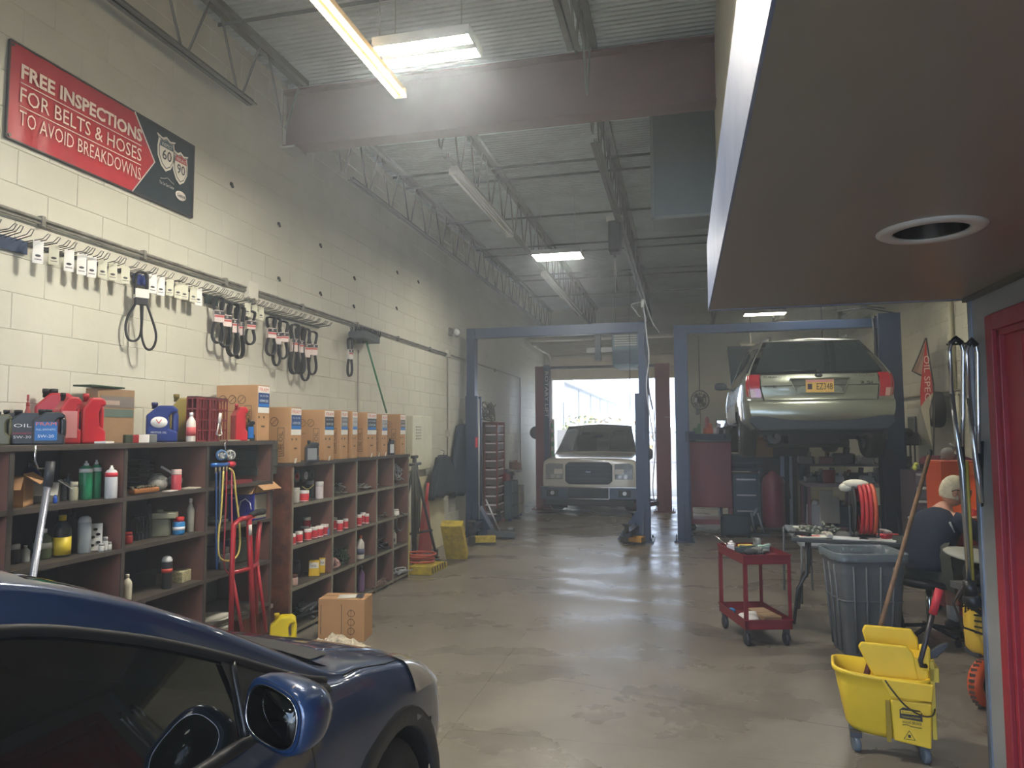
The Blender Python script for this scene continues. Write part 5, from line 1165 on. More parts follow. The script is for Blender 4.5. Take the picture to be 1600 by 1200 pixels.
def shield(cy, cz, w, h, topc, num, band):
    p = [(0, -.5), (.25, -.38), (.44, -.12), (.46, .15), (.40, .40), (.5, .5), (.2, .44), (0, .52), (-.2, .44), (-.5, .5), (-.40, .40), (-.46, .15), (-.44, -.12), (-.25, -.38)]
    s = MB().prism([(a*w, b*h) for a, b in p], (xb+.004, cy, cz), (0, 1, 0), (0, 0, 1), (.004, 0, 0)).build('shield', C(222, 216, 202), bn)
    s2 = MB().prism([(a*w*.86, b*h*.86) for a, b in p], (xb+.0085, cy, cz), (0, 1, 0), (0, 0, 1), (.001, 0, 0)).build('shield_rim', C(52, 60, 62), s)
    MB().prism([(a*w*.80, b*h*.80) for a, b in p], (xb+.0098, cy, cz), (0, 1, 0), (0, 0, 1), (.001, 0, 0)).build('shield_face', C(222, 216, 202), s)
    MB().prism([(.36*w, .17*h), (.31*w, .34*h), (.36*w, .38*h), (.16*w, .34*h), (0, .40*h), (-.16*w, .34*h), (-.36*w, .38*h), (-.31*w, .34*h), (-.36*w, .17*h)], (xb+.0115, cy, cz), (0, 1, 0), (0, 0, 1), (.001, 0, 0)).build('shield_band', C(*topc), s)
    text(band, C(230, 226, 216), s, (xb+.013, cy, cz+.20*h), (0, 1, 0), (0, 0, 1), h*.1, width=w*.55, align='CENTER')
    text(num, C(44, 44, 46), s, (xb+.013, cy, cz-.19*h), (0, 1, 0), (0, 0, 1), h*.3, width=w*.5, align='CENTER', bold=.01)
shield(4.29, 3.66, .19, .25, (70, 90, 100), '60', 'INSPECT')
shield(4.44, 3.61, .17, .24, (170, 50, 54), '90', 'REPLACE')
text('The Car Care Center', C(220, 216, 206), bn, (xb+.006, 4.23, 3.43), (0, 1, 0), (0, 0, 1), .022, width=.15)
MB().tube([(xb+.006, 4.24, 3.47), (xb+.006, 4.28, 3.48), (xb+.006, 4.31, 3.495), (xb+.006, 4.35, 3.48), (xb+.006, 4.38, 3.47)], .002, 4).build('car_outline', C(220, 216, 206), bn)
e = MB().lathe([(.001, .003), (.055, .003), (.056, 0)], (xb+.004, 4.455, 3.41), 24, (1, 0, 0), sx=1, sy=.62).build('oval_logo', C(222, 216, 204), bn)
text('Gates', C(40, 44, 46), e, (xb+.009, 4.455, 3.397), (0, 1, 0), (0, 0, 1), .028, width=.085, align='CENTER')
for y, z in ((BYa+.02, BBa+.02), (BYa+.02, BTa-.02), (BYb-.02, BBa+.02), (BYb-.02, BTa-.02)): MB().cyl((xb, y, z), (xb+.006, y, z), .009, n=10).build('grommet', C(90, 86, 80, .4, .6), bn)
# conduits
pm = M('painted_conduit', (150, 148, 136), .5, var=.25, scale=9, rgb2=(96, 92, 84))
t = thing('wall_conduit', 'long twin conduit running along the left wall above the belts', 'conduit', (0, 0, 0))
MB().cyl((WF+.02, -2, 2.89), (WF+.02, 10.6, 2.89), .011, n=7).build('pipe', pm, t); MB().cyl((WF+.02, -2, 2.865), (WF+.02, 10.6, 2.865), .008, n=6).build('pipe', pm, t)
MB().cyl((WF+.02, 10.6, 2.89), (WF+.02, 15.7, 2.89), .012, n=6).build('pipe', pm, t)
for y in (3.3, 4.1, 5.0, 6.2, 7.4, 8.6, 9.8, 11.5, 13.5): MB().bb(WF, y-.012, 2.85, WF+.036, y+.012, 2.91).build('pipe_clamp', pm, t)
MB().bb(WF, 5.28, 2.80, WF+.05, 5.42, 2.95).build('junction_box', C(206, 202, 186), t, bevel=.004)
MB().bb(WF, 10.55, 2.84, WF+.05, 10.67, 2.95).build('junction_box', C(190, 186, 172), t)
t = thing('drop_conduit', 'thin vertical conduit dropping down the left wall before the navy lift', 'conduit', (0, 0, 0)); MB().cyl((WF+.02, 10.6, 2.85), (WF+.02, 10.6, 1.0), .011, n=6).build('pipe', pm, t); MB().bb(WF, 10.55, 1.60, WF+.05, 10.66, 1.70).build('outlet_box', C(180, 176, 164), t)
t = thing('drop_conduit', 'thin vertical conduit at the far end of the left wall near the red lift', 'conduit', (0, 0, 0)); MB().cyl((WF+.02, 15.7, 2.89), (WF+.02, 15.7, .9), .012, n=6).build('pipe', C(120, 90, 80, .5), t)
t = thing('drop_conduit', 'thin grey vertical line behind the wall sweeper, left wall', 'conduit', (0, 0, 0)); MB().cyl((WF+.012, 7.45, 2.6), (WF+.012, 7.45, 1.7), .006, n=5).build('pipe', pm, t)
t = thing('flood_light', 'small wall lamp pointing outwards above the conduit corner', 'wall light', (WF, 10.75, 3.26)); MB().bb(0, -.06, -.06, .04, .06, .06).build('back_box', C(120, 118, 108), t); MB().lathe([(.03, 0), (.05, .03), (.075, .10), (.07, .11)], (.05, 0, 0), 14, (.8, -.4, -.2)).build('lamp_hood', C(150, 150, 146, .3, .5), t); MB().sph((.14, -.045, -.02), .05, 12, 8).build('lamp_bulb', C(226, 228, 226, .15), t)
pn = thing('breaker_panel', 'pale closed electrical panel box on the left wall past the shelving', 'panel', (WF, 8.95, 1.15)); MB().bb(0, 0, 0, .09, .75, .74).build('panel_body', C(206, 206, 182, .45), pn, bevel=.01)
mb = MB()
for i in range(5): mb.bb(.09, .12, .42+i*.04, .096, .3, .435+i*.04)
mb.build('vent_slots', C(150, 150, 130), pn)
# wall scuffs: pegs and holes
for i, (px, py) in enumerate(((435, 350), (500, 383), (553, 434), (435, 435), (620, 425), (619, 481), (552, 478), (653, 440), (500, 458), (361, 288))):
    p = at(px, py, 0, WF); MB().bb(-.002, -.014, -.012, .012, .012, .014).box((.012, .004, -.018), (.016, .02, .02), .3).build('wall_anchor', C(56, 54, 50, .8), None, label='small dark broken anchor in the left wall, '+('below the banner corner', 'right of the banner, high', 'above the belt rack end', 'above the rack middle', 'far high one', 'far one above the conduit', 'over the last belts', 'farthest high one', 'between banner and rack end', 'at the banner edge')[i], cat='anchor', group='broken wall anchors').location = p
# belt rack: two wire rails with rows of double-wire hooks ----------------------------
wirem = C(92, 94, 92, .35, .7)
rk = thing('belt_rack', 'long wire hook rack for belts along the left wall', 'rack', (0, 0, 0))
RY0, RY1, RZc = 2.7, 6.55, 2.74
MB().bb(WF, RY0, RZc-.02, WF+.012, RY1, RZc+.0).build('back_rail', C(60, 60, 58, .5, .3), rk)
hk = MB(); hk.tube([(0, -.014, 0), (.13, -.012, .012), (.16, -.008, .04), (.16, .008, .04), (.13, .012, .012), (0, .014, 0)], .0032, 4); hme = hk.mesh('hook', wirem)
y = RY0+.02; i = 0
while y < RY1-.02:
    o = bpy.data.objects.new('hook', hme); COL.objects.link(o); o.parent = rk; o.location = (WF+.012, y, RZc-.01); o.rotation_euler = (0, 0, rad(random.uniform(-16, 4))); y += .068+random.uniform(-.006, .006); i += 1
navyv = C(44, 64, 92, .5)
for (a, b, c, lb) in ((2.7, 3.22, navyv, 'long dark blue rail label at the left end of the belt rack'), (3.60, 3.68, C(44, 50, 66), 'short dark label behind the third tag'), (4.02, 4.16, C(40, 56, 120), 'blue rail label beside the single hanging belt'), (4.63, 4.69, C(44, 50, 80), 'small navy rail label between the pale tags'), (4.76, 4.92, C(36, 52, 46), 'dark green rail label before the first belt cluster')):
    MB().bb(WF+.013, a, RZc-.075, WF+.016, b, RZc-.0).build('rail_label', c, rk, label=lb)
tagm = C(232, 232, 226, .6); tagm2 = C(206, 206, 184, .6)
k = 0
tags = [(58, 1), (83, 2), (107, 1), (127, 1), (143, 1), (160, 2), (176, 2), (196, 2), (239, 1), (252, 1), (266, 2), (279, 2), (289, 2), (311, 1), (303, 2), (388, 2), (399, 2), (409, 2)]
pos = ['%s hanging price tag on the belt rack' % w for w in ('leftmost', 'second', 'third', 'fourth', 'fifth', 'sixth', 'seventh', 'eighth', 'first right of the single belt', 'second right of the single belt', 'third right of the single belt', 'fourth right of the single belt', 'fifth right of the single belt', 'large white one before the first belt cluster', 'small dull one before the first belt cluster', 'first between the two belt clusters', 'second between the two belt clusters', 'third between the two belt clusters')]
for i, (px, kd) in enumerate(tags):
    X = WF+.10; y = at(px, 430, 0, X).y
    t = thing('price_tag', pos[i], 'tag', (X, y, RZc), rad(-28), 'price tags on the belt rack')
    h = .12 if kd == 1 else .105; w = .052
    c = MB().bb(-.001, -w/2, -h-.01, .001, w/2, 0).build('tag_card', tagm if kd == 1 else tagm2, t)
    MB().lathe([(.001, .0), (.011, .0), (.012, -.001)], (.0022, 0, -h*.72), 10, (1, 0, 0), sx=1.2, sy=.6).build('printed_oval', C(60, 60, 62), t)
    MB().bb(.001, -w*.34, -h*.92, .002, w*.34, -h*.88).build('printed_line', C(110, 110, 110), t)
bm_ = M('belt_rubber', (30, 31, 34), .6, var=.1)
def belt(px, top, L, label, wd=.05, sleeve=(.30, .26), col=(222, 214, 204), loops=2, g='packaged drive belts', X=None, split=0):
    X = X or WF+.09; y = at(px, 450, 0, X).y; t = thing('drive_belt', label, 'belt', (X, y, top), rad(-30), g)
    mb = MB()
    for q in range(loops):
        o = (q-(loops-1)/2)*.022
        # loop: arched top, pinched in the sleeve, rounded bottom
        pr = [(0, 0), (.5, -.03), (.55, -.12), (.42, -.25), (.34, -.34), (.34, -.55), (.52+split*.5, -.72), (.55+split, -.88), (.3+split*.6, -.98), (0+split*.4, -1.0)]
        left = [(-a*wd, z*L) for a, z in pr]; right = [(a*wd, z*L) for a, z in pr]
        path = left[::-1]+right[1:]
        pq = [(o, a, z) for a, z in path]; mb.tube([crom(pq, (len(pq)-1)*k_/36*.9999) for k_ in range(37)], .0085, 5, closed=False)
    mb.build('belt_loop', bm_, t)
    s0, s1 = sleeve; z0, z1 = -s0*L, -(s0+s1)*L
    MB().bb(-.022, -wd*.52, z1, .024, wd*.52, z0).build('paper_sleeve', C(*col), t, bevel=.003)
    MB().bb(.024, -wd*.53, z0-.035, .0255, wd*.53, z0-.006).build('sleeve_band', C(50, 46, 48), t)
    MB().lathe([(.001, 0), (.010, 0)], (.0262, 0, z0-.02), 10, (1, 0, 0)).build('sleeve_logo', C(230, 228, 222), t)
    MB().bb(.024, -wd*.5, z0-.055, .0252, wd*.5, z0-.04).build('sleeve_stripe', C(190, 80, 76), t)
    return t
# single long belt
X = WF+.09; y = at(221, 430, 0, X).y; t = thing('drive_belt', 'single long black belt hanging in a double loop', 'belt', (X, y, 2.73), rad(-30))
mb = MB()
def smt(L, r, k): mb.tube([crom(L, (len(L)-1)*q_/34*.9999) for q_ in range(35)], r, k)
for o in (-.006, .006): smt([(o, a, z) for a, z in ((-.035, -.15), (-.035, -.03), (-.02, 0), (.01, .005), (.035, -.02), (.038, -.15))], .009, 6)
smt([(0, a, z) for a, z in ((-.02, -.18), (-.035, -.22), (-.075, -.30), (-.088, -.38), (-.07, -.45), (-.03, -.46), (.0, -.43), (.01, -.36), (.005, -.25), (0, -.18))], .008, 6)
smt([(.01, a, z) for a, z in ((.01, -.18), (.01, -.30), (.01, -.42), (.035, -.50), (.07, -.51), (.095, -.47), (.10, -.40), (.07, -.30), (.04, -.22), (.03, -.18))], .008, 6)
mb.build('belt_loop', bm_, t); MB().bb(-.02, -.04, -.17, .022, .045, -.11).build('paper_sleeve', C(222, 220, 208), t); MB().bb(-.022, -.035, -.215, .02, .04, -.17).build('belt_wrap', bm_, t)
cl = [(342, 2.72, .36, 'first packaged belt of the left cluster'), (354, 2.70, .36, 'second packaged belt of the left cluster'), (366, 2.70, .42, 'third packaged belt of the left cluster'), (376, 2.69, .42, 'fourth packaged belt of the left cluster'), (392, 2.68, .28, 'short packaged belt apart at the right of the left cluster'),
      (425, 2.68, .34, 'first packaged belt of the middle cluster'), (434, 2.68, .42, 'longest packaged belt of the middle cluster'), (444, 2.67, .34, 'last packaged belt of the middle cluster'),
      (462, 2.67, .46, 'first packaged belt of the right cluster'), (471, 2.66, .44, 'second packaged belt of the right cluster'), (479, 2.66, .50, 'longest packaged belt of the right cluster'), (490, 2.65, .42, 'last packaged belt on the rack')]
for i, (px, tp, L, lb) in enumerate(cl):
    belt(px, tp, L, lb, wd=.075 if i not in (3, 6) else .06, loops=3 if i in (2, 3, 8, 9) else 2, col=(222, 208, 200) if i % 3 else (206, 196, 190))
lb_ = belt(548, 2.70, .42, 'lone packaged belt hanging left of the wall sweeper', wd=.05, loops=2, X=WF+.05, col=(220, 216, 208))
MB().tube([(-.06, .01, -.02), (.01, 0, -.005), (.03, 0, .02)], .004, 5).build('wall_hook', wirem, lb_)
# push broom hung head up: green handle
t = thing('push_broom', 'push broom hung head up on the left wall with a long green handle', 'broom', (0, 0, 0))
p = at(572, 527, 0, WF+.13); MB().box((p.x, p.y, p.z), (.16, .52, .09), rad(6)).build('broom_head', C(62, 70, 74, .6), t, bevel=.01)
mb = MB(); rr = random.Random(3)
for i in range(90):
    yy = p.y-.27+.54*(i % 30)/29; mb.cyl((p.x-.05+.05*(i//30), yy, p.z+.03), (p.x-.06+.06*(i//30)+rr.uniform(-.01, .01), yy+rr.uniform(-.02, .02), p.z+.09), .006, n=3)
mb.build('bristles', C(48, 54, 58, .9), t, kind='stuff')
MB().tube([tuple(p+Vector((.0, 0, -.04))), tuple(at(604, 645, 0, WF+.2))], .011, 8).build('handle', C(40, 110, 70, .4), t)
MB().bb(p.x-.1, p.y-.05, p.z-.07, p.x-.02, p.y+.02, p.z-.04).build('wall_hook', wirem, t)
t = thing('cable_brush', 'grey bristle roll beside the sweeper head', 'brush', tuple(at(556, 524, 0, WF+.06))); MB().cyl((0, -.12, 0), (0, .06, .02), .035, n=10).build('roll', C(70, 76, 80, .8), t)
# ---- things between shelves and lift -------------------------------------------------
t = thing('oil_drain_stand', 'black A-frame stand with hoses hanging beside the shelving end', 'stand', (-3.3, 8.35, 0)); bk = C(34, 38, 40, .5)
MB().tube([(-.12, -.35, 0), (.05, .0, 1.28)], .02, 6).build('leg', bk, t); MB().tube([(.2, .45, 0), (.05, .0, 1.28)], .018, 6).build('leg', bk, t)
MB().tube([(.05, .0, 0), (.05, 0, 1.36)], .028, 8).build('post', bk, t); MB().tube([(-.08, -.25, .42), (.16, .34, .42)], .016, 6).build('cross_bar', bk, t); MB().tube([(-.1, -.3, .12), (.19, .42, .12)], .014, 6).build('cross_bar', bk, t)
MB().tube([(.05, -.2, 1.27), (.05, .2, 1.27)], .02, 6).cyl((.05, -.09, 1.36), (.05, .09, 1.36), .02, n=6).build('top_bar', bk, t)
mb = MB()
for i in range(13):
    yy = -.2+.03*i; l_ = .7+.3*random.random(); mb.tube([(.06, yy*.5, 1.26), (.07+.02*random.random(), yy*.9, 1.26-l_*.5), (.07, yy*.7+.05*random.random(), 1.26-l_)], .007, 5)
mb.build('hanging_hoses', C(58, 58, 52, .6), t)
def garment(label, px0, px1, py0, py1, X, col, name='hung_overalls', fan=0.12):
    a = at(px0, py0, 0, X); b = at(px1, py0, 0, X); z1 = at(px0, py1, 0, X).z; zt = a.z; t = thing(name, label, 'clothes', (X, (a.y+b.y)/2, zt)); w = (b.y-a.y)/2; mb = MB(); n = 14; m_ = 10; vs = []; fs = []
    for s in (0, 1):
        for j in range(m_+1):
            f = j/m_; ww = w*(.55+.45*min(1, f*2.2))*(1+fan*f)
            for i in range(n+1):
                u = -1+2*i/n; vs.append(((.05 if s else -.02)+.025*math.sin(u*7+f*3)*(1-u*u+.2), u*ww+.02*math.sin(f*6), (z1-zt)*f+.02*math.sin(u*9+f)*(f > .9)-.03*abs(u)*(1-f)))
    N1 = (n+1)*(m_+1)
    for s in (0, 1):
        for j in range(m_):
            for i in range(n): q = s*N1+j*(n+1)+i; fs.append((q, q+1, q+n+2, q+n+1))
    for j in range(m_): 
        for i in (0, n): q = j*(n+1)+i; fs.append((q, q+n+1, N1+q+n+1, N1+q))
    for i in range(n):
        for j in (0, m_): q = j*(n+1)+i; fs.append((q, q+1, N1+q+1, N1+q))
    mb.add(vs, fs, 0, True); mb.build('cloth', M('dark_cloth_%s' % name, col, .9, var=.15, scale=8, bump=.2), t); MB().tube([(-.02, 0, .07), (.02, .03, .05), (.02, 0, -.01)], .008, 5).build('hanger_hook', chrome, t)
    return t
garment('tall dark navy fender cover hanging on the left wall beside the navy lift', 708, 735, 662, 775, -3.53, (38, 52, 70), 'hung_fender_cover')
garment('shorter dark cover hanging in front of the pale board', 676, 704, 712, 778, -3.42, (40, 48, 58), 'hung_cover', .3)
o = MB().bb(-.01, -.55, 0, .02, .55, 1.05).build('pale_board', C(196, 190, 156, .7), None, label='pale board leaning on the wall under the dark covers', cat='board'); o.location = (-3.52, 9.75, 0); o.rotation_euler = (0, rad(-3), 0)
t = thing('red_jack_stand', 'red floor jack standing upright under the dark covers', 'jack', (-3.36, 8.95, 0))
MB().prism([(-.22, 0), (.22, 0), (.05, .75), (-.03, .75)], (0, 0, 0), (0, 1, 0), (0, 0, 1), (.06, 0, 0)).build('frame', C(150, 60, 56, .5), t); MB().tube([(.03, 0, .6), (.06, .02, 1.0)], .02, 6).build('handle', C(180, 50, 56), t); MB().bb(.0, -.26, .0, .12, .26, .1).build('base', C(50, 48, 46), t)
yel = M('worn_yellow_paint', (196, 176, 52), .6, var=.3, scale=14, bump=.3, rgb2=(140, 120, 50))
t = thing('yellow_ramp', 'large worn yellow drive-on ramp leaning beside the A-frame stand', 'ramp', (-3.02, 8.75, 0), rad(4))
MB().box((.13, .12, .275), (.28, .12, .56), 0, rad(33)).build('ramp_body', yel, t, bevel=.01); MB().tube([(.12, .34, .07), (.12, .04, .53)], .016, 6).build('side_rail', C(60, 52, 36), t)
t = thing('wheel_dolly', 'black and yellow wheel ramp lying on the floor at the shelf end', 'ramp', (-3.02, 8.2, 0), rad(-2)); MB().prism([(-.24, 0), (.30, 0), (.30, .07), (.1, .10), (-.24, .10)], (-.14, 0, 0), (0, 1, 0), (0, 0, 1), (.28, 0, 0)).build('ramp_body', yel, t, bevel=.01)
for q in range(6): MB().box((.141, -.18+q*.08, .05), (.004, .03, .07), 0, rad(20)).build('hazard_stripe', C(34, 34, 34), t)
for i, (x, y, c, lb) in enumerate(((-3.12, 8.22, (170, 78, 54), 'orange hose coil piled on the yellow wheel ramp'), (-3.16, 8.55, (60, 56, 50), 'black cable coil behind the orange hose'))):
    t = thing('hose_coil', lb, 'hose', (x, y, .10 if i == 0 else 0)); mb = MB()
    for k in range(4): mb.torus((random.uniform(-.02, .02), random.uniform(-.03, .03), .02+k*.028), .16+random.uniform(-.02, .02), .013, (random.uniform(-.06, .06), random.uniform(-.06, .06), 1), 26, 6, sx=.8)
    mb.build('coil', C(*c, rough=.5), t)
t = thing('wheel_chock', 'yellow and black wheel chock on the floor by the navy lift foot', 'chock', (-2.98, 10.3, 0), rad(20)); MB().bb(-.16, -.07, .02, .24, .07, .12).build('chock_body', C(38, 38, 36, .7), t, bevel=.01); MB().bb(-.06, -.072, .04, .24, .074, .125).build('yellow_sleeve', yel, t)
t = thing('wheel_chock', 'yellow and black wheel chock on the floor by the middle lift column', 'chock', (-.80, 10.85, 0), rad(-20)); MB().bb(-.14, -.07, .02, .2, .07, .11).build('chock_body', C(38, 38, 36, .7), t, bevel=.01); MB().bb(-.0, -.072, .04, .2, .074, .115).build('yellow_sleeve', C(176, 130, 54, .6), t)
t = thing('floor_jack', 'silver-handled floor jack at the foot of the left lift column', 'jack', (-2.83, 10.95, 0), rad(15)); MB().bb(-.2, -.12, .03, .24, .12, .13).build('jack_frame', C(70, 74, 78, .4, .4), t, bevel=.01); MB().tube([(.0, 0, .1), (-.22, -.1, .62)], .014, 6).build('jack_handle', C(200, 202, 206, .3, .6), t); MB().cyl((.16, 0, .13), (.16, 0, .18), .05, n=12).build('saddle', C(150, 152, 156, .3, .6), t)
for sx_ in (-.15, .2):
    for sy_ in (-.1, .1): MB().lathe([(.012, -.015), (.035, -.015), (.035, .015), (.012, .015)], (sx_, sy_, .035), 10, (0, 1, 0)).build('caster', C(40, 40, 42), t)
# drawer rack and piled goods beyond the lift
t = thing('drawer_rack', 'tall narrow dark red rack of shallow drawers behind the navy lift', 'rack', (-3.5, 12.5, 0)); MB().bb(-.05, 0, 0, .0, .04, 1.85).bb(.20, 0, 0, .23, .04, 1.85).bb(-.05, 0, 1.82, .23, .04, 1.85).bb(-.05, .5, 0, .23, .54, 1.85).bb(-.05, 0, 0, -.03, .54, 1.85).build('rack_frame', C(112, 54, 48, .5), t)
for i in range(11): MB().bb(-.02, .06, .08+i*.158, .20, .5, .20+i*.158).build('drawer', C(100, 88, 92, .5), t).location = (random.uniform(-.02, .02), 0, 0)
for i in range(11): MB().bb(.20, .05, .19+i*.158, .22, .49, .212+i*.158).bb(.0, .0, .185+i*.158, .20, .06, .21+i*.158).build('drawer_lip', C(214, 204, 212), t)
tangle('wire_bundle', 'wiry grey bundle sitting on top of the drawer rack', 762, 1.85, -3.35, (.3, .5, .35), 16, (110, 112, 104), .01)
for i, (y, c, z, s_, lb) in enumerate(((13.25, (46, 66, 74), 0, (.4, .5, .75), 'dark teal cabinet beyond the drawer rack'), (13.9, (130, 126, 120), 0, (.36, .4, .62), 'grey metal frame box beyond the teal cabinet'))):
    t = thing('parts_cabinet', lb, 'cabinet', (-3.33, y, z)); MB().bb(-s_[0]/2, -s_[1]/2, .06, s_[0]/2, s_[1]/2, s_[2]).build('cabinet_body', C(*c), t, bevel=.01)
    for q in range(3): MB().bb(s_[0]/2, -s_[1]/2+.03, .1+q*s_[2]*.3, s_[0]/2+.012, s_[1]/2-.03, .1+q*s_[2]*.3+s_[2]*.24).build('drawer', C(*[min(255, v+20) for v in c]), t)
    for sy_ in (-1, 1): MB().lathe([(.02, -.02), (.05, -.02), (.05, .02), (.02, .02)], (s_[0]/2-.05, sy_*(s_[1]/2-.06), .05), 12, (1, 0, 0)).build('caster', C(40, 60, 130), t)
rr = random.Random(11)
for i in range(12):
    y = 13.0+.1*i; z = .76 if y < 13.5 else .64; z += rr.uniform(0, .28)*(1 if i % 2 else 0)
    w = rr.uniform(.12, .26); t = thing('car_part', ['crumpled red cover', 'black cable reel', 'grey gearbox casing', 'dark hose bundle', 'maroon toolbox', 'silver bracket', 'black plastic tray', 'grey alternator', 'coiled white cable', 'rusty pulley', 'dark air box', 'bent silver pipe'][i]+' on the pile past the drawer rack', 'part', (-3.33+rr.uniform(-.08, .08), y, z), rr.uniform(0, 3), 'pile beyond the drawer rack')
    c = [(120, 40, 52), (40, 40, 44), (120, 120, 118), (50, 50, 54), (104, 50, 56), (170, 170, 172), (44, 48, 54), (130, 132, 134), (200, 196, 196), (120, 92, 80), (52, 58, 64), (170, 172, 176)][i]
    mb = MB(); mb.box((0, 0, w*.3), (w, w*.7, w*.55)).cyl((-w*.5, 0, w*.35), (w*.6, 0, w*.4), w*.2, n=10).cyl((0, 0, w*.3), (0, 0, w*.75), w*.25, w*.15, n=10); mb.build('casing', C(*c, rough=.5, metal=.2), t, bevel=.006)
    MB().tube([(w*.5, 0, w*.4), (w*.6, w*.2, w*.6), (w*.3, w*.4, w*.7), (0, w*.2, w*.7)], .012, 5).build('pipe', C(150, 150, 150, .4, .5), t)
t = thing('wall_bell', 'round black disc on the wall side of the red lift', 'gauge', tuple(at(838, 676, 0, -3.3))); MB().lathe([(.001, .05), (.13, .05), (.15, .03), (.15, 0)], (0, 0, 0), 24, (.2, -1, 0)).build('disc', C(40, 46, 56), t)
t = thing('door_track', 'white sectional door track and green-striped post at the left jamb', 'door track', (0, 0, 0)); MB().bb(-3.42, 18.66, 0, -3.38, 18.72, 3.1).build('track_rail', C(214, 210, 200), t)
t = thing('striped_post', 'white post with green marks beside the left dark red lift column', 'post', (0, 0, 0))
for q in range(9): MB().bb(-2.86, 15.6, .15+q*.2, -2.81, 15.62, .25+q*.2).build('green_mark', C(90, 170, 120), t)
MB().bb(-2.88, 15.62, 0, -2.79, 15.66, 1.95).build('white_post', C(220, 222, 216), t)
# sectional rear door rolled up under the roof
t = thing('sectional_door', 'beige sectional rear door, raised, its panels overhead', 'garage door', (0, 0, 0))
for q in range(2): MB().bb(DX0+.02, FY-.06, DZ-.02+q*.30, DX1-.02, FY-.02, DZ+.27+q*.30).build('door_panel', C(206, 196, 178, .5), t, bevel=.01)
for q in range(5): MB().bb(DX0+.02, FY-.62-q*.58, 3.74+.0, DX1-.02, FY-.08-q*.58, 3.79).build('door_panel', C(216, 206, 188, .5), t, bevel=.008)
for q in range(10): MB().bb(DX0+.02, FY-.10-q*.29, 3.69, DX1-.02, FY-.06-q*.29, 3.74).build('strut', C(150, 142, 130, .5), t)
for x in (DX0, DX1): MB().tube([(x, FY-.1, 0), (x, FY-.1, 3.35), (x, FY-.2, 3.62), (x, FY-.45, 3.70), (x, 15.6, 3.72)], .028, 6).build('track', C(196, 186, 176, .4, .4), t)
MB().bb(-1.9, 15.3, 3.86, -1.6, 15.7, 4.02).bb(-1.78, 15.5, 3.88, -1.72, FY-.1, 3.92).build('door_opener', C(190, 190, 186), t)
# unit heater hung behind the navy lift beam
t = thing('unit_heater', 'box-shaped unit heater hanging behind the navy lift beam', 'heater', (-.92, 12.35, 2.62)); MB().bb(-.24, -.2, .2, .22, .3, .78).build('heater_body', C(100, 124, 138, .45), t, bevel=.015); MB().prism([(-.24, .2), (.22, .2), (.18, .12), (-.18, .12)], (0, -.2, 0), (1, 0, 0), (0, 0, 1), (0, .5, 0)).build('air_chute', C(110, 136, 150, .45), t)
for q in range(6): MB().bb(-.2, -.21, .5+q*.04, .18, -.2, .52+q*.04).build('louvre', C(190, 190, 184), t)
for x in (-.2, .18): MB().cyl((x, .05, .78), (x, .05, 2.3), .008, n=5).build('hanger_rod', C(120, 124, 128), t)
MB().bb(-.7, -.02, .42, -.24, .06, .5).build('gas_pipe', C(170, 172, 170), t)
t = thing('wall_fan_duct', 'small boxed duct stub left of the unit heater', 'duct', (-1.42, 12.3, 2.9)); MB().bb(-.05, 0, 0, .05, .1, .5).build('stub', C(90, 100, 106), t)
# cord reel and hanging cords
t = thing('cord_reel', 'black cord reel hung under the roof joist with white clamp', 'reel', (-.82, 9.2, 3.98)); MB().bb(-.08, -.1, 0, .08, .14, .42).build('reel_case', C(40, 42, 48, .5), t, bevel=.03); MB().bb(-.1, -.12, .40, .1, -.06, .46).build('clamp', C(226, 226, 220), t); MB().cyl((0, 0, .05), (0, 0, -.06), .04, .02, n=10).build('cord_stop', C(36, 36, 40), t)
MB().tube([(0, 0, 0), (.01, 0, -.3), (.02, .01, -.5)], .007, 6).build('cord', C(40, 40, 44), t)
t = thing('rope', 'twisted cords dangling from the ceiling beside the middle lift column', 'cord', (0, 0, 0))
def path(L, Y, r, c, nm='cord'):
    q = [tuple(at(px, py, 1, Y)) for px, py in L]; MB().tube([crom(q, (len(q)-1)*k/40*.9999) for k in range(41)], r, 5).build(nm, C(*c, rough=.5), t)
path([(1003, 478), (1008, 505), (1006, 540), (1012, 580), (1014, 610), (1020, 640)], 11.0, .013, (70, 76, 90)); path([(1006, 480), (1010, 520), (1014, 560), (1010, 600), (1014, 640), (1022, 690)], 10.95, .009, (190, 196, 206)); path([(1008, 470), (1018, 500), (1030, 520)], 11.0, .007, (180, 186, 190)); path([(1000, 495), (988, 480), (988, 475), (1002, 472)], 11.0, .007, (200, 204, 206)); path([(983, 425), (984, 450), (984, 590), (985, 650)], 12.0, .006, (60, 64, 70)); path([(1022, 640), (1024, 700), (1020, 760), (1024, 790)], 10.95, .007, (60, 64, 74))
MB().cyl(tuple(at(1004, 480, 1, 11.0)), tuple(at(1005, 468, 1, 11.0)), .03, n=8).build('air_regulator', C(200, 204, 204), t)
